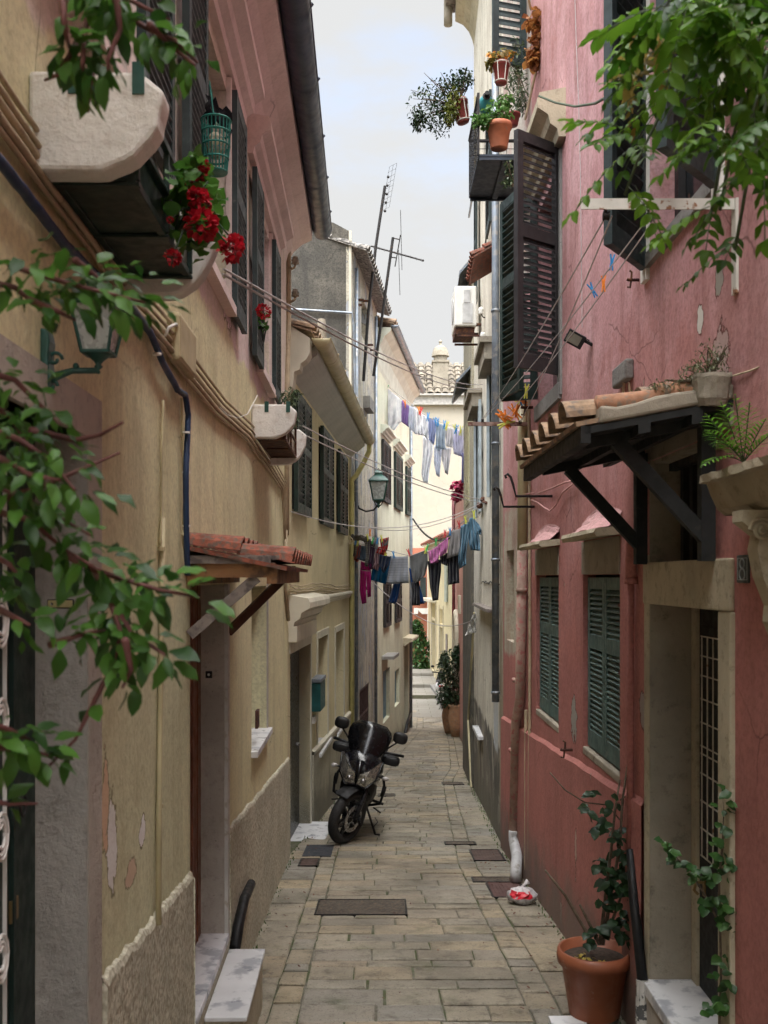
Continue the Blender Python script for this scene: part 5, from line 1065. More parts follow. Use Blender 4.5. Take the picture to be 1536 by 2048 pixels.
Yq = 9.6; zq = R(0,848,Yq).z; mb = MB(); xa, xb = R(936,0,Yq).x, R(1072,0,Yq).x; mb.box(((xa+xb)/2,Yq,zq),(xb-xa,.03,.035)); W1.box(mb, p_(Yq)-.02, p_(Yq)+.02, 0, .015, zq-.35, zq); mb.build('beam', mat('rust_pink_iron',(.3,.2,.17),.8,col2=(.12,.05,.03)), fb_)
qa, qb, qc = R(965,842,Yq), R(1006,838,Yq), R(1040,845,Yq)
for c in (qa, qc): pulley(fb_, c, .025)
def line(name, label, pts, r=.004, sag=0, n=12, group='clotheslines across the alley', m=m_wire):
    t = thing(name, label, 'clothesline', pts[0], group); mb = MB()
    for a, b in zip(pts[::2], pts[1::2]):
        a, b = V(a), V(b); mb.tube([a.lerp(b,i/n)-V((0,0,sag*4*(i/n)*(1-i/n))) for i in range(n+1)], r, 5)
    mb.build('line', m, t); return t
line('clothesline', 'double clothesline running from the near white beam down to the rusty beam', [pB, qa+V((.02,0,.03)), pB+V((.03,0,0)), qb, pA, qa+V((0,0,.02)), pA+V((.025,0,0)), qc], .0035, .04)
# pegs
PEGC = {'b':mat('blue_peg',(.03,.22,.5),.4),'o':mat('orange_peg',(.75,.22,.03),.4),'y':mat('yellow_peg',(.6,.6,.08),.4),'g':mat('green_peg',(.06,.42,.12),.4),'r':mat('red_peg',(.5,.02,.03),.4),'p':mat('pale_peg',(.6,.62,.6),.5)}
def peg(pos, s, colr, label, group, tilt=0., rz_=0.):
    mb = MB(); M_ = Matrix.Rotation(rz_,3,'Z') @ Matrix.Rotation(tilt,3,'Y'); pos = V(pos)
    for sg in (-1,1):
        a = [V((sg*.10,0,-.62)), V((sg*.03,0,-.1)), V((sg*.05,0,.08)), V((sg*.14,0,.45))]
        mb.tube([pos+M_ @ (q*s) for q in a], [s*.05,s*.07,s*.07,s*.05], 5)
    mb.tube([pos+M_ @ V((-.07*s,0,0)), pos+M_ @ V((.07*s,0,0))], s*.06, 6)
    o = mb.build('clothes_peg', PEGC[colr]); return tag(o, label, 'clothes peg', group)
gp = 'loose pegs on the near clothesline'
for x, y, c_, tl, lb, tt in ((1224,522,'b',.1,'blue clothes peg highest on the near clothesline',.47),(1184,578,'b',-.5,'light blue clothes peg tilted on the near clothesline, lowest of three',.6),(1207,565,'o',0,'lone orange clothes peg beside two blue pegs on the near clothesline',.55),(1053,780,'y',.1,'lime yellow clothes peg on the line under the brown shutter',.9)):
    Yp = {1224:4.9,1184:5.1,1207:5.0,1053:8.0}[x]; peg(R(x,y,Yp), .075 if Yp < 7 else .11, c_, lb, gp, tl)
rr = random.Random(14)
for x, y, c_ in ((1040,800,'o'),(1035,815,'o'),(1028,822,'o'),(1045,790,'y'),(1038,795,'b'),(1010,835,'o'),(1006,830,'o'),(1015,845,'y'),(1008,840,'o')):
    peg(R(x,y,9.5), .16, c_, {'o':'orange clothes peg bunched with others above the rusty beam','b':'blue clothes peg among the orange ones above the rusty beam','y':'yellow clothes peg topmost in the orange bunch' if y < 810 else 'yellow clothes peg lowest, hanging just at the rusty beam'}[c_], 'pegs clustered at the rusty beam', rr.uniform(-1.4,1.4), rr.uniform(-.5,.5))
# big stone planter on a scroll bracket, right edge
sp = thing('stone_planter', 'large cracked stone planter on a carved scroll bracket at the pink wall', 'planter', W1.P(p_(3.8),.15,2.0))
mb = MB(); ua, ub = p_(3.05), p_(3.94); z0, z1 = 2.245, 2.40; rr = random.Random(1)
prof = [(0,z0),(.09,z0),(.12,z0+.02),(.15,z0+.08),(.165,z1-.035),(.19,z1-.03),(.19,z1),(0,z1)]
n = 18; rows = [[W1.P(ua+(ub-ua)*i/n+(.0), a*(1+rr.uniform(-.02,.02)) if a else 0, b+rr.uniform(-.003,.003)) for i in range(n+1)] for a, b in prof]
mb.loft([[r[i] for r in rows] for i in range(n+1)]); mb.build('trough', stone('cracked_planter_stone',(.42,.36,.26),(.15,.12,.08),10,1.,moss=(.3,.24,.15)), sp)
mb = MB(); u = p_(3.6); sc_ = [(0,2.24),(.165,2.24),(.165,2.2),(.1,2.15),(.11,2.1),(.09,2.0),(.05,1.9),(.055,1.84),(.03,1.78),(0,1.75)]
mb.prism([W1.P(u-.05,a,b) for a, b in sc_], W1.P(.1,0,0)-W1.P(0,0,0))
for cc, r_ in (((.095,2.17),.045),((.035,1.8),.022)):
    mb.tube([W1.P(u-.056, cc[0]+r_*(1-t/16)*math.cos(t), cc[1]+r_*(1-t/16)*math.sin(t)) for t in [i*.45 for i in range(32)]], .007, 6)
mb.build('scroll_bracket', m_sand, sp, bevel=.01)
def frond(mb, base, d, L, n, lw, rr, droop=.5):
    base, d = V(base), V(d).normalized(); side = d.cross(V((0,0,1))).normalized(); pts = []
    for i in range(n+1): t = i/n; pts.append(base+d*L*t+V((0,0,-droop*L*t*t)))
    for i in range(2, n+1):
        t = i/n; k = math.sin(math.pi*min(1,t*.9+.08))
        for sg in (-1,1):
            mb.cur = rr.random(); mb.leaf(pts[i], (pts[i]-pts[i-1]).normalized()*.8+side*sg+V((0,0,.1)), V((0,0,1)), lw*k*rr.uniform(.85,1.1), lw*.13, .25)
    return pts
pm = thing('palm_plant', 'small bright green palm growing from the cracked stone planter', 'plant', R(1487,925,3.75)); mb = MB(); sb = MB(); rr = random.Random(5); b0 = R(1487,925,3.72)
for tx, ty, dr_ in ((1405,820,.1),(1400,845,.25),(1440,800,.05),(1535,830,.1),(1395,930,.5),(1425,870,.3),(1560,850,.2),(1470,790,.0),(1500,800,.05)):
    e_ = R(tx,ty,3.6); d = e_-b0; L = d.length; pts = frond(mb, b0, d+V((0,0,dr_*L)), L*1.0, 12, .07, rr, dr_); sb.tube(pts, .0025, 5)
mb.build('foliage', leafmat('palm_leaf',(.07,.2,.015),(.2,.45,.04),.45), pm, att=True, norm=False); sb.build('stem', m_leafg, pm, att=True)
# concrete pot with weeds on the canopy
wp = thing('concrete_pot', 'weathered concrete pot set on the near corner of the tiled canopy', 'pot', R(1440,830,4.1)); c = V((W1.P(0,0,0).x, 4.1, 2.72)); c = V((1.345,4.12,2.70)); mb = MB(); pr_ = [(.06,0),(.075,.03),(.082,.08),(.09,.115),(.088,.13),(.072,.13),(.06,.11)]; mb.loft([[c+V((r_*math.cos(a)*(1+.14*noise.noise(V((math.cos(a)*2,math.sin(a)*2,z*14)))), r_*math.sin(a), z+.012*noise.noise(V((math.cos(a)*3,math.sin(a)*3,2))))) for a in [2*math.pi*i/20 for i in range(20)]] for r_, z in pr_]); mb.build('pot', m_browns, wp, smooth=False)
bush('weed_tuft', 'dry grey green weeds spilling over the canopy tiles from the concrete pot', 'plant', c+V((0,0,.11)), [(c+V((.0,0,.19)),(.08,.08,.09)),(c+V((-.05,0,.14)),(.09,.08,.05)),(c+V((-.17,.02,.09)),(.09,.06,.03)),(c+V((-.27,.1,.07)),(.05,.05,.015))], 330, .02, rr, leafmat('dry_weed',(.05,.07,.03),(.17,.18,.08),.2), w=.3, stems=9)
wv = thing('thin_wire', 'thin pink wire rising from the canopy corner towards the right edge', 'wire', R(1470,752,4.0)); mb = MB(); mb.tube([R(1465,752,4.08),R(1500,742,3.9),R(1540,725,3.75)], .004, 5); mb.build('wire', m_cable, wv)
# ---- balcony with flower pots
bc_ = thing('plant_balcony', 'small dark metal balcony shelf with wire mesh sides high on the right', 'balcony', V((1.13,9.5,5.78)))
mb = MB(); mb.box((1.13,9.5,5.80),(.56,1.0,.02)); mb.bar((.86,9.02,5.785),(1.4,9.02,5.785),.03,.05); mb.bar((.86,9.98,5.785),(1.4,9.98,5.785),.03,.05); mb.bar((1.1,9.02,5.78),(1.1,9.98,5.78),.05,.03); mb.bar((1.12,9.35,5.77),(1.4,9.35,5.77),.05,.03); mb.build('shelf', mat('slate_metal',(.03,.04,.055),.5,.3), bc_)
mb = MB()
for i in range(13): y = 9.02+.08*i; mb.bar((.85,y,5.8),(.85,y,6.35),.006,.006)
for i in range(8): x = .85+.075*i; mb.bar((x,9.99,5.8),(x,9.99,6.35),.005,.005)
for i in range(9): z = 5.82+.066*i; mb.bar((.85,9.02,z),(.85,9.98,z),.005,.005); mb.bar((.85,9.99,z),(1.4,9.99,z),.005,.005)
mb.bar((.85,9.02,6.36),(.85,9.98,6.36),.02,.02); mb.bar((.85,9.98,6.36),(1.4,9.98,6.36),.02,.02); mb.bar((.85,9.0,5.8),(.85,9.0,6.36),.02,.02)
mb.build('wire_mesh', m_iron, bc_)
rr = random.Random(77)
def hangpot(px, py0, py1, px0, px1, Y, m, label, tilt=0., ring=True, group='pots on the plant balcony'):
    a = R((px0+px1)/2, py1, Y); r_ = (px1-px0)/2/F*Y; h = (py1-py0)/F*Y
    t = thing('flower_pot', label, 'pot', a, group); p = pot(t, a, r_, h, m)
    if ring:
        mb = MB()
        for z in (.02, h*.92): rr_ = r_*(.75 if z < .1 else 1.1); mb.tube([a+V((math.cos(q)*rr_, math.sin(q)*rr_, z)) for q in [2*math.pi*i/20 for i in range(21)]], .006, 5)
        for i in range(6): q = 2*math.pi*i/6; mb.tube([a+V((math.cos(q)*r_*.75,math.sin(q)*r_*.75,.02)), a+V((math.cos(q)*r_*1.12,math.sin(q)*r_*1.12,h*.92))], .005, 5)
        mb.build('wire_holder', m_wht2, t)
    if tilt: t.rotation_euler = (0, tilt, 0)
    return t
hangpot(0,248,298,974,1022,9.05,m_terra,'large terracotta pot standing on the near edge of the balcony shelf',ring=False)
hangpot(0,126,168,986,1018,9.1,m_terra2,'dark red pot in a wire ring, highest above the balcony shelf')
hangpot(0,200,246,910,944,9.2,m_terra2,'dark red pot in a wire ring hanging outside the balcony mesh',tilt=-.25)
hangpot(0,228,252,1010,1040,9.6,m_terra2,'red pot half hidden behind the terracotta pot near the pink wall',ring=False)
for lb, blobs, n, L, lm, w_ in (
  ('airy dark twiggy shrub trailing outwards from the balcony against the sky', [(R(850,215,9.2),(.17,.2,.22)),(R(880,190,9.2),(.2,.2,.17)),(R(880,240,9.2),(.12,.15,.16)),(R(905,170,9.2),(.16,.15,.12)),(R(838,240,9.2),(.08,.1,.1)),(R(925,160,9.2),(.12,.12,.1))], 230, .035, m_leafd, .5),
  ('yellow green mossy plant hanging beside the outer red pot', [(R(908,205,9.1),(.06,.08,.16)),(R(900,225,9.1),(.05,.07,.13))], 260, .034, leafmat('moss_leaf',(.09,.12,.02),(.2,.22,.05),.3), .5),
  ('succulent with orange flowers in the highest red pot', [(R(1003,112,9.1),(.12,.1,.06)),(R(982,125,9.1),(.05,.06,.04))], 90, .05, leafmat('bronze_green_leaf',(.10,.13,.03),(.30,.2,.06),.35), .6),
  ('bright green flowering plant in the large terracotta pot', [(R(995,225,9.05),(.14,.1,.1)),(R(965,240,9.0),(.1,.08,.06)),(R(1010,205,9.1),(.08,.08,.08))], 190, .045, leafmat('bright_leaf',(.05,.15,.03),(.16,.3,.08),.35), .6),
  ('tall feathery green plant against the pale wall behind the red pots', [(R(1035,110,9.7),(.08,.1,.2)),(R(1030,160,9.7),(.1,.1,.16)),(R(1042,200,9.6),(.07,.08,.14))], 260, .055, m_leafg, .2),
  ('small grey green plant peeping between the shelf and the shutter', [(R(1022,335,9.0),(.06,.05,.1)),(R(1015,360,9.0),(.06,.05,.06))], 60, .04, m_leafg, .4)):
    bush('balcony_plant', lb, 'plant', blobs[0][0]-V((0,0,blobs[0][1][2]*.8)) if 'airy' not in lb else R(918,215,9.2), blobs, n, L, rr, lm, w=w_, stems=6, group='plants on the plant balcony')
mb = MB(); q = R(997,190,9.15); leafcluster(mb, R(1003,110,9.08), (.12,.06,.05), 22, .05, rr, .9); o = mb.build('orange_blooms', m_org, att=True, norm=False); tag(o, 'scattered orange blooms in the highest red balcony pot', 'flowers')
tc = thing('watering_can', 'turquoise plastic can seen from below behind the balcony pots', 'watering can', R(972,200,9.3)); mb = MB(); mb.lathe([(.02,-.02),(.045,.0),(.075,.06),(.06,.14),(.03,.19),(1e-5,.19)], R(973,196,9.3), 16, Matrix.Rotation(-1.9,3,'X')); mb.build('body', mat('turquoise_plastic',(.05,.3,.33),.5), tc, smooth=True); mb = MB(); mb.lathe([(.038,0),(.022,.004),(.02,.05),(1e-5,.05)], R(973,192,9.26), 14, Matrix.Rotation(1.4,3,'X')); mb.build('spout', m_blk, tc)
bush('withered_plant', 'withered orange brown leaves hanging from the rope high on the pink wall', 'plant', R(1072,20,9.0), [(R(1072,40,9.0),(.09,.08,.12)),(R(1078,75,9.0),(.07,.07,.12)),(R(1068,112,9.0),(.06,.05,.1))], 75, .075, rr, m_leafo, w=.8)
rp = thing('rope', 'thick rope running down beside the withered plant to the wall', 'rope', R(1105,-20,8.8)); mb = MB(); mb.tube([R(1112,-30,8.7),R(1090,70,9.0),R(1068,160,9.2),R(1050,240,9.35)], .012, 6); mb.tube([R(1055,-10,8.9),R(1062,20,9.0)], .012, 6); mb.build('strand', m_cable, rp)
lv = shutter(None, W1.P(p_(9.7),.02,0), (-1,-.3,0), .35, 6.95, 9.0, m_green, 10, 12, name='shutter_leaf'); tag(lv, 'dark green shutter leaf seen edge on above the tall feathery plant', 'shutter')
gs = thing('vine_stem', 'bare green vine tendril looping across the pink wall to the window hood', 'vine', R(1310,140,4.6)); mb = MB(); mb.tube([R(x,y,Y) for x, y, Y in ((1310,138,4.7),(1270,155,4.9),(1230,185,5.3),(1190,207,5.8),(1150,213,6.3),(1110,205,6.8),(1078,192,7.3))], .008, 6); mb.build('stem', m_leafg, gs, smooth=True, att=True)
# ------------------------------------------------------------------ clotheslines and laundry
def cloth(label, Yf, patches, m, group, amp=.03, waves=3., seed=0, cat='laundry', name='hanging_cloth', nu=14):
    """hung cloth; each patch is a list of rows (left px, y, right px, y) from the line downwards at the depth Yf(px)"""
    t_ = MB(); rr = random.Random(seed); ph = rr.uniform(0,6)
    for rows in patches:
        fine = []
        for a, b in zip(rows, rows[1:]):
            k = 5
            for i in range(k): fine.append([a[j]+(b[j]-a[j])*i/k for j in range(4)])
        fine.append(rows[-1]); n = len(fine); g = []
        for i, (xl, yl, xr, yr) in enumerate(fine):
            v = i/(n-1); row = []
            for j in range(nu+1):
                u = j/nu; x, y = xl+(xr-xl)*u, yl+(yr-yl)*u
                if i == 0: y += 1.2*math.sin(u*math.pi)*abs(xr-xl)/30
                s = amp*1.5*(.3+v)*(math.sin(u*waves*6.28+ph+v*1.4)+.5*math.sin(u*waves*13+ph*2+v*3)+.4*math.sin(v*9+u*4+ph))
                row.append(R(x, y, Yf(x)+s))
            g.append(row)
        t_.grid(g)
    o = t_.build(name, m, smooth=True, norm=False)
    so = o.modifiers.new('thickness', 'SOLIDIFY'); so.thickness = .006
    return tag(o, label, cat, group)
Y1 = lambda px: 19.0-(px-705)/250*3.6
GW1 = 'coloured washing on the lower clothesline'
navy = fabric('navy_cloth',(.012,.02,.05)); bk_ = fabric('near_black_cloth',(.012,.012,.018)); den = fabric('denim',(.10,.20,.28)); pnk = fabric('pink_cloth',(.45,.14,.33)); gry = fabric('grey_jersey',(.13,.135,.14))
mag = fabric('magenta_cloth',(.32,.01,.12)); azr = fabric('azure_cloth',(.01,.13,.30)); wht = fabric('white_checked_cotton',(.52,.54,.6),stripe=((.4,.43,.5),'z',22)); bei = fabric('pale_grey_cotton',(.42,.40,.40)); redc = fabric('red_cloth',(.4,.03,.03)); gr2 = fabric('striped_grey',(.2,.19,.17),stripe=((.06,.06,.06),'z',30)); blu = fabric('royal_blue_cloth',(.01,.045,.16)); rust = fabric('rust_red_cloth',(.32,.06,.04)); sla = fabric('slate_blue_cloth',(.06,.09,.13)); lil = fabric('pink_grey_print',(.4,.24,.27),stripe=((.15,.08,.1),'x',30))
cl = cloth
cl('grey green top, first item at the left end of the lower clothesline', Y1, [[(704,1090,718,1088),(702,1112,712,1114)]], gr2, GW1, seed=1)
cl('rust red garment hanging second from the yellow pipe', Y1, [[(713,1092,722,1090),(707,1118,717,1122),(706,1118,714,1124)]], rust, GW1, seed=2)
cl('slate blue shorts on the lower clothesline beside the rust red garment', Y1, [[(718,1090,733,1092),(715,1108,733,1110),(714,1118,732,1123)]], sla, GW1, seed=3)
cl('striped grey sock cluster beside the slate blue shorts', Y1, [[(728,1076,742,1078),(732,1100,740,1102),(730,1132,737,1134)]], gr2, GW1, seed=4)
cl('black and purple garment left of the pink printed one', Y1, [[(737,1080,752,1084),(736,1112,748,1114),(738,1136,746,1140)]], fabric('dark_purple_cloth',(.04,.015,.04)), GW1, seed=5)
cl('small pale grey top pegged above the purple garment', Y1, [[(746,1074,758,1076),(744,1090,756,1096)]], bei, GW1, seed=6)
cl('scarlet swimwear with grey panel on the lower clothesline', Y1, [[(757,1094,770,1090),(752,1106,774,1112)],[(760,1078,778,1074),(762,1092,776,1094),(766,1100,774,1102)]], redc, GW1, seed=7)
cl('dark grey vest hanging over the scarlet swimwear', Y1, [[(762,1082,778,1074),(764,1094,776,1090)]], gry, GW1, seed=8)
cl('pink printed garment hanging over the navy top', Y1, [[(752,1098,764,1100),(748,1122,760,1126),(746,1136,756,1142)]], lil, GW1, seed=9)
cl('navy top ending in a point over the azure shorts', lambda p: Y1(p)-.12, [[(759,1108,782,1113),(758,1128,777,1132),(764,1142,768,1147)]], navy, GW1, seed=10)
cl('magenta leggings, left leg longest, under the socks', Y1, [[(722,1122,742,1128),(721,1140,742,1142)],[(721,1140,733,1142),(720,1180,732,1185),(724,1208,733,1206)],[(733,1142,742,1142),(735,1195,742,1193)]], mag, GW1, seed=11, nu=8)
cl('bright azure shorts behind the white checked cloth', lambda p: Y1(p)+.1, [[(752,1110,790,1112),(744,1140,776,1150),(742,1160,774,1169)]], azr, GW1, seed=12)
cl('white checked cotton cloth in the middle of the lower clothesline', Y1, [[(783,1112,816,1112),(778,1140,817,1140),(773,1168,818,1166)]], wht, GW1, amp=.02, seed=13)
cl('navy blue trouser leg hanging below the white checked cloth', lambda p: Y1(p)+.1, [[(788,1165,801,1166),(780,1192,796,1194),(777,1204,791,1208)]], blu, GW1, seed=14, nu=8)
cl('charcoal grey towel with a dark stain, hung slanting', Y1, [[(820,1110,855,1100),(822,1135,856,1125),(826,1162,850,1150),(830,1167,838,1162)]], gry, GW1, amp=.02, seed=15)
cl('black trousers with royal blue edge below the grey towel', lambda p: Y1(p)+.12, [[(818,1136,830,1138),(822,1165,836,1160),(824,1180,845,1190),(824,1210,849,1207)]], blu, GW1, seed=16)
cl('black trouser leg in front of the royal blue one', lambda p: Y1(p)+.02, [[(824,1164,838,1160),(825,1188,840,1188),(824,1211,840,1211)]], bk_, GW1, seed=17)
cl('pink short sleeved top, left of the two pink ones', Y1, [[(856,1103,876,1092),(858,1118,878,1110),(861,1128,877,1124)]], pnk, GW1, seed=18)
cl('pink short sleeved top, right of the two pink ones', Y1, [[(876,1090,896,1074),(877,1105,896,1095),(880,1114,893,1106)]], pnk, GW1, seed=19)
cl('long black leggings hanging beneath the pink tops', lambda p: Y1(p)+.1, [[(855,1122,883,1118),(857,1140,882,1140),(860,1175,878,1172),(866,1202,876,1200)]], bk_, GW1, seed=20)
cl('black garment peeping out between the pink top and grey shirt', lambda p: Y1(p)+.1, [[(880,1114,897,1104),(884,1128,895,1132)]], bk_, GW1, seed=21)
cl('pale grey shirt hung beside the pink tops', Y1, [[(902,1062,922,1056),(899,1085,922,1078),(894,1117,920,1108)]], bei, GW1, amp=.02, seed=22)
cl('black shorts hanging under the pale grey shirt', lambda p: Y1(p)+.1, [[(895,1112,918,1108),(896,1140,917,1138),(897,1170,918,1166)]], bk_, GW1, seed=23)
cl('denim jacket pegged at the right end of the lower clothesline', Y1, [[(940,1036,948,1034),(935,1060,956,1055),(938,1085,960,1080),(941,1100,960,1102)],[(922,1052,942,1040),(920,1080,937,1075),(917,1118,932,1112),(918,1138,932,1130)],[(950,1040,958,1048),(954,1058,963,1060),(955,1068,962,1070)]], den, GW1, amp=.04, seed=24)
# tangled things at the left
mb = MB(); rr = random.Random(44)
for k in range(9):
    x0 = 702+rr.uniform(0,6); mb.tube([R(x0+i*4, 1074+3*math.sin(i+k)+rr.uniform(-3,3)+i*.6, 18.9-i*.05) for i in range(8)], .02, 5)
o = mb.build('rope_tangle', mat('dark_rope',(.09,.08,.07),.9)); tag(o, 'tangle of dark rope at the left end of the lower clothesline', 'rope')
mb = MB()
for k in range(6): mb.tube([R(692+10*math.cos(t+k)+4*math.sin(k*2), 1080+8*math.sin(t*1.1+k), 18.8) for t in [i*.5 for i in range(10)]], .008, 4)
o = mb.build('rope_tangle', mat('cream_cord',(.5,.43,.3),.9)); tag(o, 'pale cord tangled on the yellow pipe', 'rope')
CN = {'y':'yellow','b':'blue','g':'green','r':'red','o':'orange','p':'pale'}
for x, y, c_, wh in ((716,1084,'y','over the rust red garment'),(711,1082,'b','beside the rope tangle at the left end'),(735,1074,'y','over the striped grey socks'),(746,1080,'g','over the small pale grey top'),(755,1080,'b','between the pale grey top and scarlet swimwear'),(763,1076,'y','over the scarlet swimwear'),(770,1112,'y','over the pointed navy top'),(787,1108,'b','at the left corner of the white checked cloth'),(817,1104,'r','between the white checked cloth and grey towel'),
  (851,1098,'y','at the right corner of the grey towel'),(855,1094,'g','at the left shoulder of the first pink top'),(872,1082,'g','between the two pink tops'),(890,1066,'r','over the right hand pink top'),(900,1062,'b','at the left corner of the pale grey shirt'),(918,1048,'r','at the right corner of the pale grey shirt'),(931,1038,'y','over the hanging denim sleeve'),(948,1028,'y','at the collar of the denim jacket'),(740,1064,'o','standing highest above the grey socks')):
    peg(R(x,y,Y1(x)-.06), .13, c_, CN[c_]+' clothes peg '+wh, 'pegs on the lower clothesline', rr.uniform(-.4,.4))
ln1 = [R(702,1084,19.0), R(740,1092,Y1(740)), R(740,1092,Y1(740)), R(820,1112,Y1(820)), R(820,1112,Y1(820)), R(870,1094,Y1(870)), R(870,1094,Y1(870)), R(963,1010,15.4)]
line('clothesline', 'sagging lower clothesline carrying the coloured washing', ln1, .007)
# upper white wash
Y2 = lambda px: 26.0-(px-775)/157*4.6
GW2 = 'white washing on the upper clothesline'
w1_ = fabric('white_cotton',(.86,.88,.93)); w2_ = fabric('blue_white_cotton',(.74,.78,.86)); w3_ = fabric('grey_blue_cotton',(.5,.58,.66)); li_ = fabric('lilac_cloth',(.38,.27,.55)); w4_ = fabric('cream_white_cotton',(.74,.74,.76))
cl('big white sheet at the left end of the upper clothesline', Y2, [[(771,772,803,799),(766,810,804,822),(764,850,803,842),(765,850,801,846)],[(764,849,800,845),(772,858,790,860)]], w1_, GW2, amp=.05, seed=31)
cl('lilac cloth beside the big white sheet', Y2, [[(804,800,819,812),(803,830,817,838),(803,844,816,853)]], li_, GW2, amp=.03, seed=32)
cl('white vest right of the lilac cloth', Y2, [[(819,811,828,815),(817,840,830,842),(816,853,831,868)]], w2_, GW2, amp=.04, seed=33)
cl('white shirt with folds, third white piece on the upper clothesline', Y2, [[(828,814,843,824),(828,845,848,852),(830,868,850,872)]], w1_, GW2, amp=.05, seed=34)
cl('narrow white cloth left of the blue towel', Y2, [[(845,828,856,834),(848,856,857,860),(850,872,856,882)]], w1_, GW2, amp=.04, seed=35)
cl('periwinkle blue towel on the upper clothesline', Y2, [[(857,834,872,842),(857,858,872,864),(858,880,868,890)]], fabric('periwinkle_towel',(.40,.46,.66)), GW2, amp=.03, seed=36)
cl('grey blue trousers short on the upper clothesline', Y2, [[(873,845,891,850),(872,870,890,880),(871,896,892,900)],[(871,896,882,898),(874,900,880,903)]], w3_, GW2, amp=.05, seed=37)
cl('pale frilled top right of the grey blue trousers', Y2, [[(891,852,908,857),(891,875,907,880),(892,892,905,896)]], w4_, GW2, amp=.05, seed=38)
cl('wide gathered white skirt at the right end of the upper clothesline', Y2, [[(908,857,929,862),(905,880,928,885),(908,908,928,915)]], fabric('lavender_white_cotton',(.7,.7,.82)), GW2, amp=.06, waves=5, seed=39)
cl('long white trouser leg hanging lowest below the white shirt', lambda p: Y2(p)+.15, [[(846,872,866,880),(846,905,866,905),(843,948,858,945),(847,965,856,966)]], w1_, GW2, amp=.05, seed=40)
cl('white trouser leg below the blue towel', lambda p: Y2(p)+.15, [[(869,890,884,898),(868,925,882,922),(873,950,879,955)]], w2_, GW2, amp=.04, seed=41)
cl('tapering white trouser leg below the frilled top', lambda p: Y2(p)+.15, [[(883,892,903,896),(884,920,900,920),(890,945,896,950)]], w4_, GW2, amp=.04, seed=42)
cl('narrow indigo cloth hanging at the stone corner', lambda p: 21.3, [[(924,905,930,908),(924,940,929,940),(923,965,929,966)]], fabric('indigo_cloth',(.17,.17,.36)), GW2, amp=.02, seed=43)
line('clothesline', 'upper clothesline carrying the white washing', [R(772,770,26.0), R(858,835,Y2(858)), R(858,835,Y2(858)), R(933,862,21.3)], .008)
for x, y, c_, wh in ((774,776,'g','at the top left corner of the big white sheet'),(810,806,'o','over the lilac cloth'),(838,820,'o','over the folded white shirt'),(842,821,'r','at the right shoulder of the folded white shirt'),(856,832,'b','left of the periwinkle towel'),(871,842,'b','right of the periwinkle towel'),(876,843,'b','at the left of the grey blue trousers'),(889,848,'b','at the right of the grey blue trousers'),(894,850,'y','at the left of the frilled top'),(910,856,'y','at the left edge of the gathered skirt'),(913,857,'b','over the gathered white skirt'),(922,860,'y','over the middle of the gathered skirt'),(926,861,'p','nearest the stone corner over the gathered skirt')):
    peg(R(x,y,Y2(x)-.08), .2, c_, CN[c_]+' clothes peg '+wh, 'pegs on the upper clothesline', rr.uniform(-.3,.3))
# other lines
E15 = R(966,1003,14.9)
line('clothesline', 'double line from the cream house insulators down to the pulley on the pale house', [WA.Q(440,540,.3), R(800,742,14.0), WA.Q(437,556,.3), R(800,763,14.0)], .006, .02) if False else None
line('clothesline', 'double clothesline slanting from the large stone ledge up the alley to the pale house', [R(447,538,3.35), R(965,769,15.0), R(445,548,3.35), R(962,778,15.0)], .0045, .12)
line('clothesline', 'double clothesline slanting from the small rusty rack to the iron pulley below', [R(605,852,8.7), R(966,1000,14.9), R(605,868,8.7), R(964,1006,14.9)], .006, .08)
line('clothesline', 'two slack lines low across the alley just above the coloured washing', [R(578,1022,11.2), R(965,1004,14.9), R(690,1040,18.5), R(965,1010,14.9)], .006, .28)
line('clothesline', 'slack line dropping across the alley beneath the coloured washing', [R(742,1160,19.3), R(860,1245,18), R(860,1245,18), R(946,1240,16.5)], .008, .08)
line('black_cable', 'dark cable sagging from the grey corner pipe across to the pink wall', [R(826,1038,31), R(925,1055,27)], .03, .5, m=m_iron)
pl_ = thing('iron_pulley', 'rusty pulley cluster where the clotheslines meet the pale house', 'pulley', E15); mb = MB(); mb.tube([WE.Q(975,1006,0),E15], .02, 6); mb.ball(E15+V((0,0,.03)), .045, 8, 6); mb.ball(E15+V((-.05,0,-.06)), .05, 8, 6); mb.ball(E15+V((.1,0,0)), .03, 8, 6); mb.build('wheel', m_rust, pl_)
# torn plastic under the shelf
hg = thing('plastic_sheet', 'torn clear plastic bag hooked under the old wooden shelf on the pale house', 'plastic bag', R(948,1250,15.3)); mb = MB(); rr = random.Random(4)
mb.grid([[R(952-i*(1+j*.25)+rr.uniform(-1.5,1.5), 1226+j*5.5+i*.7+rr.uniform(-2,2), 15.2+rr.uniform(-.06,.06)) for i in range(9)] for j in range(8)])
mb.build('sheet', mat('clear_plastic',(.55,.55,.53),.25,var=.1,trans=.35,spec=.6), hg, norm=False)
# bougainvillea on the parapet
bush('bougainvillea', 'magenta bougainvillea tumbling from the top of the rose pink house', 'plant', WG.P(g(24.5) if False else WG.uY(24.5),.1,4.4), [(R(918,972,24.5),(.2,.3,.14)),(R(915,990,24.5),(.12,.2,.16))], 130, .09, rr, m_mag, w=.9)
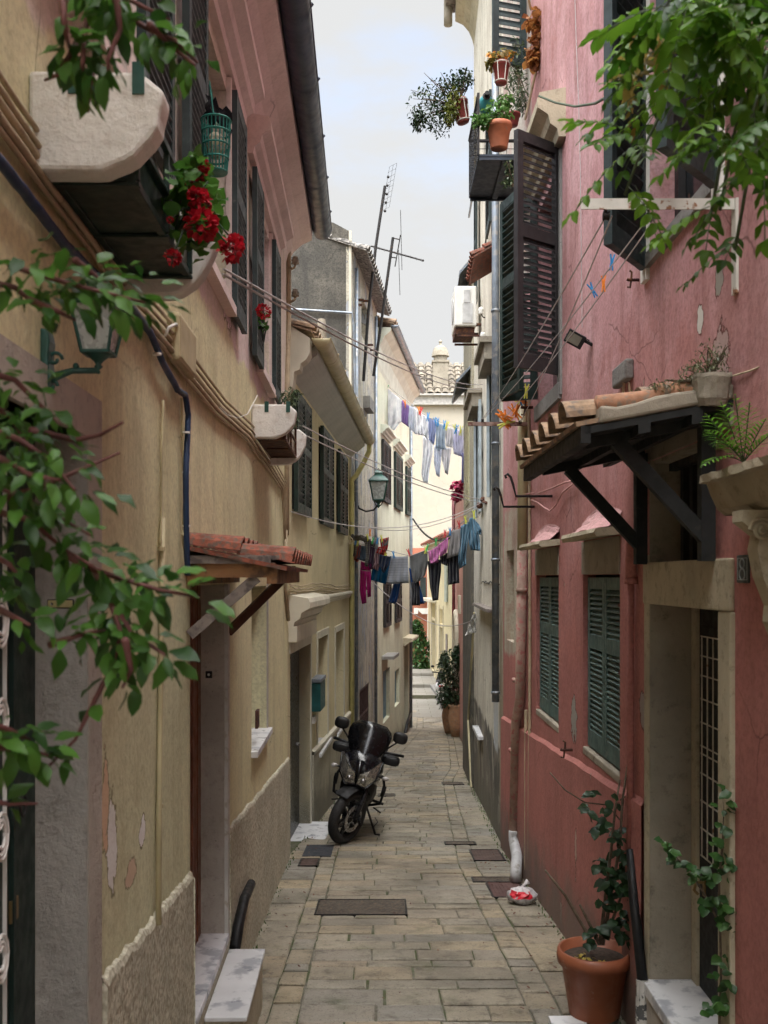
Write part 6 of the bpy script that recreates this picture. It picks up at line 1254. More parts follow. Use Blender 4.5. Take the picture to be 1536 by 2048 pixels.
# potted shrubs by the pink wall
for i, (x, y0, w_, Y, lb) in enumerate(((914,1480,.24,28.6,'tall terracotta jar nearest the stone corner, holding a dark leafy shrub'),(899,1455,.22,29.8,'squat terracotta jar behind the tall one by the rose pink wall'))):
    c = R(x,y0,Y); c.z = gz(Y)+.0; t = thing('terracotta_jar', lb, 'pot', c, 'terracotta jars by the rose pink wall'); h = .92 if i == 0 else .86
    mb = MB(); mb.lathe([(w_*.62,0),(w_*.9,h*.3),(w_*1.05,h*.62),(w_*.9,h*.86),(w_*.95,h*.93),(w_*1.05,h),(w_*.85,h),(w_*.8,h*.9)], c, 20); mb.build('jar', mat('pale_terracotta',(.36,.2,.115),.85,var=.2,col2=(.28,.2,.14)), t, smooth=True)
for i, (bl, base, lb) in enumerate((([(R(905,1330,28.8),(.42,.4,.5)),(R(910,1385,28.8),(.4,.4,.42)),(R(921,1310,28.6),(.25,.3,.35))], R(914,1415,28.6), 'tall dark glossy shrub in the jar nearest the stone corner'), ([(R(893,1350,29.6),(.3,.35,.5)),(R(893,1395,29.6),(.3,.3,.3)),(R(888,1320,29.6),(.12,.2,.25))], R(899,1400,29.8), 'looser pale flecked shrub in the squat jar'))):
    bush('potted_shrub', lb, 'plant', base, bl, 330 if i == 0 else 240, .12, rr, m_leafd if i == 0 else leafmat('flecked_leaf',(.018,.04,.015),(.06,.10,.045),.2), w=.5, stems=6, group='shrubs in the terracotta jars')
bush('creeper', 'dark leafy creeper covering the corner of the salmon house', 'plant', R(840,1365,45.5), [(R(838,1275,45.8),(.35,.3,.55)),(R(843,1300,45.6),(.5,.35,.6)),(R(840,1330,45.5),(.5,.3,.5)),(R(832,1255,45.8),(.3,.3,.4))], 420, .15, rr, leafmat('creeper_leaf',(.02,.06,.015),(.06,.14,.03),.25), w=.6)
bush('dry_fern', 'dry yellow brown undergrowth at the foot of the creeper', 'plant', R(842,1372,45), [(R(840,1357,45),(.4,.3,.25))], 160, .16, rr, leafmat('dry_leaf',(.12,.09,.03),(.25,.17,.06),.2), w=.25)
# scooter
sc = thing('parked_scooter', 'white and black scooter parked tail out behind the potted shrubs', 'scooter', (1.93,36.2,gz(36.2)))
c = V((R(881,0,36.2).x, 36.2, gz(36.2)))
mb = MB(); mb.lathe([(.10,-.06),(.2,-.07),(.245,-.05),(.255,0),(.245,.05),(.2,.07),(.1,.06)], c+V((0,0,.255)), 20, Matrix.Rotation(math.pi/2,3,'Y')); mb.lathe([(.10,-.06),(.2,-.07),(.245,-.05),(.255,0),(.245,.05),(.2,.07),(.1,.06)], c+V((.1,1.2,.255)), 20, Matrix.Rotation(math.pi/2,3,'Y')); mb.build('wheel', m_rub, sc, smooth=True)
def ring(cx, y, z, w, h, n=14): return [c+V((cx+w*math.cos(2*math.pi*i/n), y, z+h*math.sin(2*math.pi*i/n))) for i in range(n)]
mb = MB(); mb.loft([ring(0,-.35,.66,.08,.05),ring(0,-.2,.66,.17,.14),ring(0,.1,.62,.2,.2),ring(.03,.4,.55,.17,.18),ring(.05,.5,.4,.16,.08),ring(.08,.85,.35,.16,.06)]); mb.build('body', mat('white_scooter_paint',(.55,.56,.58),.25,coat=.6), sc, smooth=True)
mb = MB(); mb.loft([ring(0,-.3,.8,.1,.04),ring(0,.0,.82,.15,.06),ring(.03,.4,.78,.14,.05)]); mb.build('seat', m_blk, sc, smooth=True)
mb = MB(); mb.loft([ring(.08,.86,.35,.2,.06),ring(.08,.95,.7,.2,.1),ring(.08,.98,1.0,.12,.08)]); mb.tube([c+V((-.26,.92,1.05)), c+V((.08,.96,1.02)), c+V((.42,.92,1.05))], .025, 8)
for sg in (-1,1): mb.tube([c+V((.08+sg*.22,.93,1.05)), c+V((.08+sg*.3,.93,1.22))], .01, 6); mb.ball(c+V((.08+sg*.32,.92,1.26)), .07, 10, 6, (1,.4,.7))
mb.build('handlebar', m_blk, sc, smooth=True)
mb = MB(); mb.box(c+V((0,-.36,.66)),(.16,.03,.07)); mb.build('tail_light', mat('red_lens',(.3,.01,.02),.25), sc, bevel=.01); mb = MB(); mb.box(c+V((0,-.32,.42)),(.18,.015,.13)); mb.build('plate', m_white, sc)
mb = MB(); mb.loft([ring(0,-.38,.3,.06,.05),ring(0,-.2,.5,.09,.04),ring(0,.0,.52,.08,.03)]); mb.tube([c+V((.15,-.3,.25)), c+V((.13,.2,.22))], .045, 10); mb.build('mudguard', m_blk, sc, smooth=True)
# ------------------------------------------------------------------ motorcycle
mt = thing('motorcycle', 'black touring motorcycle with twin headlights parked against the low yellow house', 'motorcycle', (-.46,11.9,gz(11.9)))
o0 = V((-.51, 11.85, gz(11.8)-.0)); yaw = math.radians(-7); lean = math.radians(14)
Mb = 1.06*Matrix.Rotation(yaw,3,'Z') @ Matrix.Rotation(lean,3,'Y')       # local: +y away from camera (rear), x right, z up
def T(x, y, z): return o0+Mb @ V((x,y,z))
st_ = math.radians(-27)
def TW(x, y, z):    # steered front end about the axle column
    q = Matrix.Rotation(st_,3,'Z') @ V((x, y, 0)); return T(q.x, q.y, z)
def ringT(cx, y, z, w, h, n=16, fn=T, sq=1.): return [fn(cx+w*math.copysign(abs(math.cos(a))**sq, math.cos(a)), y, z+h*math.copysign(abs(math.sin(a))**sq, math.sin(a))) for a in [2*math.pi*i/n for i in range(n)]]
def wheel(fn, y, r, w, name):
    mb = MB(); prof = [(r*.72,-w*.45),(r*.86,-w*.5),(r*.95,-w*.38),(r,-w*.12),(r,w*.12),(r*.95,w*.38),(r*.86,w*.5),(r*.72,w*.45)]; n = 36
    rings = [[fn(zz, y+rr_*math.cos(2*math.pi*i/n), r+rr_*math.sin(2*math.pi*i/n)) for i in range(n)] for rr_, zz in prof]; mb.loft(rings+[rings[0]], caps=False); wh = mb.build(name, m_rub, mt, smooth=True)
    mb = MB(); rp = [(r*.73,-w*.42),(r*.66,-w*.3),(r*.66,w*.3),(r*.73,w*.42)]; mb.loft([[fn(zz, y+rr_*math.cos(2*math.pi*i/n), r+rr_*math.sin(2*math.pi*i/n)) for i in range(n)] for rr_, zz in rp], caps=False)
    for k in range(6):
        a = 2*math.pi*k/6+.3; mb.bar(fn(0,y+.03*math.cos(a),r+.03*math.sin(a)), fn(0,y+r*.69*math.cos(a),r+r*.69*math.sin(a)), .03,.03)
    mb.tube([fn(-.05,y,r), fn(.05,y,r)], .045, 12); mb.build('rim', mat('dark_rim',(.03,.03,.032),.35,.6), wh, smooth=False)
    return wh
wf = wheel(TW, 0, .31, .115, 'front_wheel'); wr = wheel(lambda x,y,z: T(x,y+1.5,z), 0, .31, .15, 'rear_wheel')
for sg in (1,-1):
    mb = MB(); n = 28; prof = [(.155,.0),(.155,.006),(.105,.006),(.105,0)]
    mb.loft([[TW(sg*.072+zz*sg, rr_*math.cos(2*math.pi*i/n), .31+rr_*math.sin(2*math.pi*i/n)) for i in range(n)] for rr_, zz in prof]+[[TW(sg*.072, .155*math.cos(2*math.pi*i/n), .31+.155*math.sin(2*math.pi*i/n)) for i in range(n)]], caps=False)
    for k in range(5): a = k*1.257; mb.bar(TW(sg*.075,.04*math.cos(a),.31+.04*math.sin(a)), TW(sg*.075,.11*math.cos(a+.3),.31+.11*math.sin(a+.3)), .014,.006)
    mb.build('brake_disc', m_chrome, wf)
    mb = MB(); mb.tube([TW(sg*.1,0,.31), TW(sg*.1,.09,.62), T(sg*.1,.3,.98)], [.03,.028,.024], 10); mb.box(TW(sg*.1,.1,.3),(.03,.08,.1)); mb.build('fork', mat('fork_metal',(.03,.03,.035),.3,.6), mt, smooth=True)
mb = MB()
for sg in (-1,1): pass
rows = []
for i in range(11):
    a = math.radians(48+i*8.5); rows.append([TW(x, -.345*math.cos(a)*1.0, .31+(.345+.012*(1-abs(x)/.075))*math.sin(a)) for x in (-.085,-.07,-.03,0,.03,.07,.085)])
mb.grid(rows); mb.grid([[p-V((0,0,.006)) for p in r] for r in rows]); mb.build('front_mudguard', m_blk, mt, smooth=True)
# fairing : loft from nose to tank
fr_ = [(-.04,.80,.05,.06),(-.02,.83,.15,.13),(.06,.87,.225,.18),(.2,.86,.25,.21),(.38,.80,.235,.26),(.55,.76,.22,.26),(.7,.74,.19,.2),(.82,.76,.16,.14)]
mb = MB(); mb.loft([ringT(0,y,z,w,h,18,T,.85) for y, z, w, h in fr_]); mb.build('fairing', m_gloss, mt, smooth=True)
mb = MB(); mb.loft([ringT(0,y,z,w,h,14) for y, z, w, h in ((.55,.95,.1,.05),(.68,.98,.17,.12),(.85,.97,.16,.11),(1.0,.9,.1,.06))]); mb.build('tank', m_gloss, mt, smooth=True)
mb = MB(); mb.loft([ringT(0,y,z,w,h,14) for y, z, w, h in ((.95,.86,.1,.05),(1.1,.86,.16,.05),(1.4,.88,.16,.05),(1.75,.92,.12,.05),(1.9,.93,.06,.03))]); mb.build('seat', m_blk, mt, smooth=True)
mb = MB(); mb.loft([ringT(0,y,z,w,h,14) for y, z, w, h in ((.4,.5,.12,.14),(.6,.42,.17,.2),(.95,.42,.18,.18),(1.1,.45,.12,.12))]); mb.tube([T(-.18,.5,.5),T(-.2,.9,.3),T(-.2,1.5,.35),T(-.22,1.9,.6)], .045, 10); mb.bar(T(0,1.0,.5),T(0,1.5,.31),.1,.06); mb.build('engine', mat('engine_metal',(.03,.03,.03),.5,.5), mt, smooth=True)
# windscreen
mb = MB(); rows = []
for i in range(9):
    v = i/8; w = (.13+.12*math.sin(min(1,v*1.15)*math.pi*.62))*(1 if v < .85 else 1-(v-.85)*2.2); row = []
    for j in range(11): u = j/10*2-1; row.append(T(u*w, .0+.22*v+.10*u*u+.0, .95+.42*v-.03*u*u*v))
    rows.append(row)
mb.grid(rows); o = mb.build('windscreen', mat('smoked_screen',(.004,.004,.005),.2,bump=0,coat=.25,spec=.35), mt, smooth=True, norm=False); s_ = o.modifiers.new('s','SOLIDIFY'); s_.thickness = .006
# headlights
for sg in (-1,1):
    mb = MB(); c_ = [(.012,.0,.70),(.12,.0,.69),(.20,.03,.80),(.225,.06,1.0),(.12,-.005,.88),(.03,-.02,.82)]
    pts = [T(sg*x, y-.055, z) for x, y, z in c_]; cen = sum(pts, V((0,0,0)))/len(pts)+Mb @ V((0,-.025,0))
    mb.add(pts+[cen], [(i,(i+1)%6,6) for i in range(6)]); mb.prism([p+Mb @ V((0,.002,0)) for p in pts], Mb @ V((0,.08,0)))
    hl = mb.build('headlight', mat('headlight_glass',(.42,.40,.36),.12,metal=.75,bump=.9,bscale=60,scale=50,var=.6,coat=1,col2=(.05,.05,.05),t=(.5,.6)), mt)
    mb = MB(); mb.ball(T(sg*.08,-.075,.76), .026, 12, 8); mb.build('bulb', m_chrome, hl, smooth=True)
    # trim edge, guard, mirror, indicator, handguard, crash bar
    mb = MB(); mb.tube([T(sg*.012,-.06,.695),T(sg*.12,-.06,.68),T(sg*.21,-.02,.79),T(sg*.24,.02,1.0)], .01, 6); mb.build('headlight_trim', m_gloss, mt, smooth=True)
    mb = MB(); mb.tube([T(sg*.17,.25,1.05),T(sg*.27,.24,1.16),T(sg*.33,.24,1.22)], .011, 6); mt_ = mb.build('mirror_arm', m_blk, mt, smooth=True)
    mb = MB(); mb.loft([ringT(sg*.345,.24+d,1.27,w,h,16,T,.7) for d, w, h in ((-.03,.03,.03),(-.025,.08,.062),(.02,.085,.066),(.035,.075,.058))]); mb.build('mirror', m_blk, mt, smooth=True)
    mb = MB(); mb.tube([T(sg*.1,.42,1.02),T(sg*.3,.4,1.04),T(sg*.42,.44,1.04)], .018, 8); mb.build('handlebar', m_blk, mt, smooth=True)
    mb = MB(); mb.loft([ringT(sg*.29,y,.98,w,h,14,T,.6) for y, w, h in ((.26,.08,.03),(.27,.1,.05),(.33,.11,.06),(.4,.10,.05))]); mb.build('handguard', m_blk, mt, smooth=True)
    mb = MB(); mb.tube([T(sg*.2,.15,.80),T(sg*.27,.15,.80)], .012, 6); mb.build('indicator_stalk', m_blk, mt)
    mb = MB(); mb.ball(T(sg*.3,.14,.80), .03, 12, 8, (1.4,1,.9)); mb.build('indicator', mat('clear_lens',(.35,.33,.32),.2,coat=.5), mt, smooth=True)
    mb = MB(); mb.tube([T(sg*.12,.5,.78),T(sg*.25,.45,.74),T(sg*.3,.46,.6),T(sg*.28,.5,.42),T(sg*.14,.6,.34)], .017, 8); mb.tube([T(sg*.29,.465,.64),T(sg*.285,.475,.52)], .026, 8); mb.build('crash_bar', m_blk, mt, smooth=True)
    mb = MB(); mb.tube([T(sg*.16,.85,.35),T(sg*.3,.85,.34)], .018, 8); mb.tube([T(sg*.2,.8,.28),T(sg*.3,.7,.27)], .01, 6); mb.build('footrest', m_blk, mt)
mb = MB(); f0 = T(.12,.75,.28); f1 = V((o0.x+.40, o0.y+.62, gz(o0.y+.62)+.01)); mb.tube([f0,f1], .014, 8); mb.tube([f1,f1+V((.06,-.01,.0))], .012, 6); mb.tube([f1.lerp(f0,.25), f1.lerp(f0,.25)+V((.06,0,.07)), f1.lerp(f0,.5)+V((.05,0,.04))], .006, 6); mb.build('side_stand', m_iron, mt, smooth=True)
mb = MB(); mb.loft([ringT(0,y,z,w,h,14,T,.7) for y, z, w, h in ((.2,.62,.12,.1),(.26,.6,.2,.16),(.45,.55,.21,.2),(.6,.5,.16,.2))]); mb.bar(T(0,.1,.7),T(0,.32,1.02),.09,.09); mb.build('radiator', m_blk, mt, bevel=.02)
mb = MB(); mb.loft([ringT(0,y,z,w,h,12) for y, z, w, h in ((-.09,.80,.02,.04),(-.075,.9,.035,.05),(-.02,.95,.05,.02))]); mb.build('nose', m_gloss, mt, smooth=True)
# ------------------------------------------------------------------ things on the paving
def cover(px0, py0, px1, py1, label, m, name='drain_cover', cat='drain cover', th=.006, frame=True):
    """flat iron cover; the two pixel corners give its near left and far right ends on the ground"""
    def g_(px, py):
        Y = 5.; 
        for _ in range(60): Y = (CZ-gz(Y))*F/(py-HY)
        return V((R(px,HY,Y).x, Y, 0))
    a, b = g_(px0,py1), g_(px1,py0); x0, y0, x1, y1 = a.x, a.y, b.x, b.y
    t = thing(name, label, cat, V(((x0+x1)/2,(y0+y1)/2,gz((y0+y1)/2))))
    P_ = lambda x, y, h: V((x, y, gz(y)+h))
    def slabm(mb, x0, x1, y0, y1, h0, h1): mb.hexa([P_(x0,y0,h0),P_(x1,y0,h0),P_(x1,y1,h0),P_(x0,y1,h0),P_(x0,y0,h1),P_(x1,y0,h1),P_(x1,y1,h1),P_(x0,y1,h1)])
    mb = MB(); slabm(mb, x0+.02, x1-.02, y0+.02, y1-.02, -.01, th); 
    n = int((x1-x0)/.035)
    if frame and n > 3:
        for i in range(1, n): x = x0+.02+(x1-x0-.04)*i/n; slabm(mb, x-.004, x+.004, y0+.03, y1-.03, th, th+.003)
    mb.build('plate', m, t)
    if frame:
        mb = MB()
        for q in ((x0,x1,y0,y0+.018),(x0,x1,y1-.018,y1),(x0,x0+.018,y0,y1),(x1-.018,x1,y0,y1)): slabm(mb, *q, -.01, th+.004)
        mb.build('frame', m_iron, t)
    return t
m_ci = mat('worn_cast_iron', (.075,.062,.05), .7, .2, var=.3, scale=14, col2=(.14,.10,.07), bump=.3)
cover(628,1800,812,1831,'long worn iron cover set across the middle of the paving', m_ci)
cover(600,1690,672,1714,'dark rubber mat lying on the paving before the dark door', mat('rubber_mat',(.035,.038,.045),.8), 'door_mat', 'door mat', .008, False)
cover(595,1718,640,1733,'small rusty iron lid beside the rubber mat', mat('rusty_lid',(.075,.048,.04),.8))
cover(948,1700,998,1722,'pair of brown iron lids sunk by the pink wall, far one', mat('rusty_lid',(0,0,0)))
cover(985,1765,1040,1796,'red brown iron lid nearest the plastic bag', mat('red_lid',(.085,.045,.04),.8))
cover(890,1684,950,1690,'thin iron drain slot across the right paving strip', m_ci)
cover(946,1755,1030,1765,'narrow rusty drain strip by the white pipe elbow', m_ci)
cover(756,1588,790,1593,'small iron lid beside the motorcycle far wheel', m_ci); cover(885,1565,925,1570,'farthest thin iron strip near the stone corner', m_ci)
pb = thing('plastic_bag', 'knotted white plastic bag with red printing lying by the pink wall', 'plastic bag', R(1043,1808,8.7)); c = V((R(1043,0,8.75).x, 8.75, gz(8.75)+.07)); mb = MB(); n = 22; rws = []
rr = random.Random(2)
for i in range(13):
    th_ = math.pi*i/12; row = []
    for j in range(n):
        a = 2*math.pi*j/n; d = V((math.sin(th_)*math.cos(a), math.sin(th_)*math.sin(a), -math.cos(th_))); k = 1+.28*noise.noise(d*2.6+V((3,1,2)))+.12*noise.noise(d*7)
        row.append(c+V((d.x*.13*k, d.y*.1*k, d.z*.075*k)))
    rws.append(row)
mb.loft(rws); mb.tube([c+V((0,0,.05)),c+V((.03,0,.1)),c+V((.06,.01,.12))], [.03,.012,.03], 7); mb.build('bag', mat('thin_white_plastic',(.55,.52,.53),.3,var=.12,scale=12,trans=.15,bump=.5,bscale=18), pb, smooth=True)
mb = MB(); mb.grid([[c+(rws[i][j]-c)*1.03+V((0,0,.004*math.sin(j*2))) for j in range(13,20)] for i in range(6,10)]); mb.build('print', mat('red_print',(.5,.015,.03),.4), pb, norm=False)
# big pot with hibiscus-like shrub
bp_ = thing('flower_pot', 'big terracotta coloured plastic pot standing at the foot of the pink wall', 'pot', V((1.215,5.78,gz(5.6)))); c = V((1.215,5.78,gz(5.6)+.025)); pot(bp_, c, .195, .375, mat('orange_brown_plastic',(.27,.085,.04),.5,var=.12,scale=5,col2=(.36,.22,.17),t=(.64,.72)), taper=.74, seg=36)
mb = MB(); mb.box(c+V((-.17,-.12,-.02)),(.2,.16,.05)); o = mb.build('marble_offcut', m_marble); o.location = o.location; tag(o, 'broken white marble offcut wedged under the big pot', 'marble piece')
rr = random.Random(91); sh = thing('potted_bush', 'lanky dark leaved bush with bare twigs growing in the big pot', 'plant', c+V((0,0,.32))); sb = MB(); lb_ = MB(); b0 = c+V((0,0,.32))
stems = [[(1200,1890),(1210,1800),(1222,1700),(1230,1620),(1240,1560)],[(1205,1890),(1222,1790),(1240,1690),(1245,1600),(1255,1530)],[(1190,1890),(1170,1860),(1130,1790),(1090,1740)],[(1200,1890),(1180,1850),(1160,1810)],[(1240,1640),(1215,1610),(1170,1605),(1130,1580),(1100,1545)],[(1240,1600),(1270,1580),(1290,1540)],[(1215,1880),(1225,1840),(1240,1800),(1250,1760)]]
for s in stems:
    P_ = [R(x,y,5.75+.05*math.sin(i*2.)) for i, (x, y) in enumerate(s)]; sb.tube(P_, [.012-.008*i/len(P_) for i in range(len(P_))] if s[0][1] > 1800 else .004, 6)
for x, y, n in ((1190,1595,2),(1180,1625,4),(1215,1635,3),(1200,1655,3),(1230,1670,6),(1200,1730,5),(1245,1715,7),(1220,1770,8),(1255,1765,7),(1205,1805,4),(1240,1830,5),(1232,1860,4),(1195,1860,6),(1180,1880,4),(1215,1600,3),(1240,1740,5),(1250,1800,4),(1245,1880,6)):
    for _ in range(int(n*1.6)):
        p = R(x+rr.uniform(-14,14), y+rr.uniform(-14,14), 5.72+rr.uniform(-.08,.08)); lb_.cur = rr.random(); d = V((rr.uniform(-1,1), rr.uniform(-1,.3), rr.uniform(-.7,.3))); lb_.leaf(p, d, V((rr.uniform(-.4,.4),-.5,1)), rr.uniform(.05,.085), rr.uniform(.045,.06), .3)
sb.build('stem', m_bark, sh, smooth=True); lb_.build('foliage', m_leafd, sh, att=True, norm=False)
mb = MB(); leafcluster(mb, c+V((-.06,-.05,.34)), (.07,.06,.012), 18, .04, rr, .7); leafcluster(mb, c+V((.02,-.1,.33)), (.06,.03,.01), 8, .04, rr, .7); o = mb.build('fallen_yellow_leaves', leafmat('yellow_leaf',(.4,.3,.05),(.55,.45,.1),.2), att=True, norm=False); tag(o, 'fallen yellow leaves lying on the soil of the big pot', 'leaves', kind='stuff')
# creeper at the doorway
rr = random.Random(17); cr = thing('doorway_creeper', 'green climbing plant trailing up the right jamb of the stone doorway', 'plant', R(1440,2060,4.3)); sb = MB(); lb_ = MB()
for s in ([(1438,2080),(1442,1950),(1440,1850),(1438,1760),(1446,1680),(1450,1600),(1455,1570)],[(1440,1850),(1410,1790),(1380,1745),(1350,1710),(1335,1690)],[(1450,1850),(1480,1850),(1510,1840),(1530,1825)]): sb.tube([R(x,y,4.15) for x, y in s], .005, 6)
for x, y, n in ((1455,1575,5),(1445,1610,5),(1448,1650,4),(1430,1680,7),(1452,1720,7),(1425,1735,6),(1465,1745,4),(1390,1745,6),(1370,1735,4),(1335,1692,6),(1350,1715,4),(1420,1805,12),(1445,1815,9),(1470,1815,5),(1465,1850,7),(1440,1840,7),(1440,1920,5),(1435,1950,4),(1450,1965,5),(1430,2005,9),(1450,2015,8),(1410,2020,3),(1405,1765,4)):
    for _ in range(n):
        p = R(x+rr.uniform(-14,14), y+rr.uniform(-12,12), 4.12+rr.uniform(-.06,.05)); lb_.cur = rr.random(); d = V((rr.uniform(-1,1), rr.uniform(-1,.2), rr.uniform(-.6,.4))); L = rr.uniform(.03,.06); lb_.leaf(p, d, V((rr.uniform(-.4,.4),-.6,1)), L, L*.8, .25)
sb.build('stem', m_bark, cr); lb_.build('foliage', leafmat('creeper_green',(.015,.055,.012),(.05,.12,.025),.3), cr, att=True, norm=False)
# fallen leaves on the paving
mb = MB(); rr = random.Random(55)
for _ in range(260):
    Y = rr.uniform(5.8,17); x = rr.choice((rr.uniform(1.0,1.38), rr.uniform(-.9,1.3), rr.uniform(.9,1.35), rr.uniform(-.95,-.7))); mb.cur = rr.random(); a = rr.uniform(0,6.28); L = rr.uniform(.015,.04)
    mb.leaf(V((x,Y,gz(Y)+.01)), V((math.cos(a),math.sin(a),.05)), V((0,0,1)), L, L*.5, -.2)
tag(mb.build('fallen_leaves', leafmat('dead_leaf',(.06,.02,.015),(.16,.07,.04),.1,.8), att=True, norm=False), 'small dry leaves scattered over the paving', 'leaves', kind='stuff')
mb = MB()      # moss and weeds in wall-foot joints
for _ in range(900):
    Y = rr.uniform(5.6,20); s = rr.random(); x = tab(XRt,Y)-rr.uniform(.0,.07)-.01 if s < .5 else (tab(XLt,Y)+rr.uniform(0,.06)+.02 if s < .75 else tab(rr.choice((L1t,L2t,R1t,R2t)),Y)+rr.uniform(-.006,.006))
    mb.cur = rr.random(); L = rr.uniform(.008,.03) if s < .75 else rr.uniform(.004,.01)
    mb.leaf(V((x,Y,gz(Y)+.0)), V((rr.uniform(-.5,.5),rr.uniform(-.5,.5),1)), V((0,-1,.2)), L, L*.4)
tag(mb.build('wall_foot_weeds', leafmat('weed_green',(.04,.07,.015),(.09,.14,.04),.2), att=True, norm=False), 'tiny weeds and moss along the wall foot and paving joints', 'weeds', kind='stuff')
# ------------------------------------------------------------------ foreground foliage
def branch(t_, lb_, sb, pts, Y, n, spread, L, rr, w=.62, r0=.006, droop=.3):
    P_ = [R(x,y,Y+.06*math.sin(i*1.9+x)) for i, (x, y) in enumerate(pts)]; sb.tube(P_, [r0*(1-.65*i/(len(P_)-1)) for i in range(len(P_))], 6)
    seg = [(a, b) for a, b in zip(P_, P_[1:])]; tot = sum((b-a).length for a, b in seg)
    for _ in range(n):
        s = rr.random()*tot
        for a, b in seg:
            l = (b-a).length
            if s <= l: p = a.lerp(b, s/l); ax = (b-a).normalized(); break
            s -= l
        off = V((rr.gauss(0,1), rr.gauss(0,1), rr.gauss(0,1)))*spread*.5; lb_.cur = rr.random()**1.3
        d = off.normalized()*.8+ax*.5+V((0,0,-droop))+V((rr.uniform(-.4,.4),)*3); l = L*rr.uniform(.5,1.2)
        lb_.leaf(p+off, d, V((rr.uniform(-.6,.6), rr.uniform(-.8,0), 1)), l, l*w*rr.uniform(.8,1.1), rr.uniform(.1,.5))
def foliage_thing(label, brs, Y, seed, L=.06, lm=m_leaf, name='leafy_branch', w=.62, thorn=False):
    rr = random.Random(seed); t = thing(name, label, 'branch', R(brs[0][0][0][0], brs[0][0][0][1], Y), 'leafy branches hanging into the near view'); lb_, sb = MB(), MB()
    for pts, n, sp in brs: branch(t, lb_, sb, pts, Y+rr.uniform(-.08,.08), int(n*1.12), sp*.72, L*.72, rr, w*.9)
    lb_.build('foliage', lm, t, att=True, norm=False); sb.build('stem', m_twig, t, smooth=True)
foliage_thing('broad leaved branch hanging in front of the big whitewashed ledge', [
    ([(120,-40),(128,40),(132,70),(140,100)],8,.03),([(190,-30),(170,60),(165,130),(160,190)],30,.05),([(200,-30),(250,30),(300,60),(350,80),(395,125)],46,.055),([(230,-30),(240,60),(215,120),(220,170)],34,.05),([(165,60),(140,110),(115,150),(90,160)],14,.035),([(300,50),(345,95),(390,130)],12,.03),([(190,120),(178,180),(176,225)],12,.02),([(170,-30),(260,0),(340,40)],30,.05)], 1.55, 3, .058)
foliage_thing('broad leaved branch crossing just above the wall lantern', [([(-40,560),(30,575),(60,600),(110,620)],14,.03),([(20,530),(80,550),(150,570),(230,590),(290,605)],62,.055),([(150,520),(200,560),(250,590)],30,.045),([(60,600),(110,620),(150,640)],12,.03)], 1.6, 4, .062)
foliage_thing('dense leafy branch mass with thorny twigs at the stone door jamb', [([(-40,740),(30,760),(80,810),(120,850)],34,.05),([(-40,850),(40,880),(100,920),(150,980)],48,.075),([(-40,960),(40,990),(110,1030),(180,1070)],40,.06),([(-30,900),(60,950),(120,960)],34,.07),([(-20,1020),(60,1040),(130,1100),(200,1140)],34,.05),([(0,1000),(80,975),(160,940),(240,905)],0,.01),([(60,860),(150,880),(200,870),(245,845)],0,.01),([(-30,1100),(20,1130),(60,1180)],26,.05),([(-40,800),(20,830),(60,900)],30,.07),([(0,1220),(60,1250)],10,.04)], 1.5, 5, .056)
foliage_thing('arching leafy branch reaching towards the awning with a drooping cluster', [([(130,1110),(190,1140),(250,1160),(320,1180),(400,1195)],46,.04),([(190,1140),(220,1200),(240,1260),(230,1330)],44,.05),([(240,1230),(270,1280),(300,1290),(330,1310)],18,.035),([(235,1290),(225,1340),(205,1370),(170,1440),(150,1480),(90,1540)],10,.02),([(100,1290),(160,1270),(210,1260)],16,.03),([(250,1280),(262,1340),(245,1375)],14,.03)], 1.55, 6, .064)
foliage_thing('low leafy twig near the dark green door handle', [([(-40,1500),(10,1495),(60,1500),(95,1510)],26,.035),([(-40,1440),(20,1460),(60,1480)],16,.03),([(-40,1600),(20,1608),(75,1607)],4,.01)], 1.5, 8, .055)
# wisteria, upper right
def wisteria(label, comps, Y, seed, lm=m_leafy, strands=(), L=.16, ll=.05):
    rr = random.Random(seed); t = thing('wisteria', label, 'climbing plant', R(1500,-60,Y), 'wisteria hanging at the upper right'); lb_, sb = MB(), MB()
    for s in strands: s_b = MB(); s_b.tube([R(x,y,Y) for x, y in s], .004, 6); s_b.build('stem', m_leafg, t, att=True)
    for (x, y, n, sx, sy) in comps:
        for _ in range(int(n*1.15)):
            b0 = R(x+rr.uniform(-sx,sx), y+rr.uniform(-sy,sy), Y+rr.uniform(-.3,.3)); d = V((rr.uniform(-1,.7), rr.uniform(-.7,.5), rr.uniform(-.9,.1))).normalized(); l = L*rr.uniform(.6,1.15); m = rr.choice((4,5,5,6)); side = d.cross(V((rr.uniform(-.3,.3),rr.uniform(-.6,.2),1))).normalized(); up = side.cross(d)
            pts = [b0+d*l*k/m-V((0,0,.28*l*(k/m)**2)) for k in range(m+1)]; sb.tube(pts, .0013, 4)
            sh_ = rr.random()
            for k in range(1, m+1):
                q = ll*rr.uniform(.75,1.1)*(1.1-.3*abs(k/m-.5))
                for sg in (-1,1): lb_.cur = min(1,max(0,sh_+rr.uniform(-.25,.25))); lb_.leaf(pts[k], d*.55+side*sg+V((0,0,-.25)), up, q, q*.5, .3)
            lb_.leaf(pts[-1], d, up, ll*1.1, ll*.52, .3)
    tag(lb_.build('foliage', lm, t, att=True, norm=False)); sb.build('leaf_stalks', m_leafg, t, att=True)
wisteria('dense bright green wisteria mass filling the upper right corner', [(1490,10,34,80,60),(1400,10,18,80,35),(1345,5,8,40,18),(1510,100,20,45,50),(1430,100,6,40,20),(1500,190,6,35,25),(1375,115,2,15,12),(1530,270,4,15,35)], 2.3, 41, strands=([(1560,-40),(1500,120),(1470,260),(1440,420)],))
_w = [o for o in COL.objects if o.name == 'wisteria'][0]; mb = MB(); rr = random.Random(61)
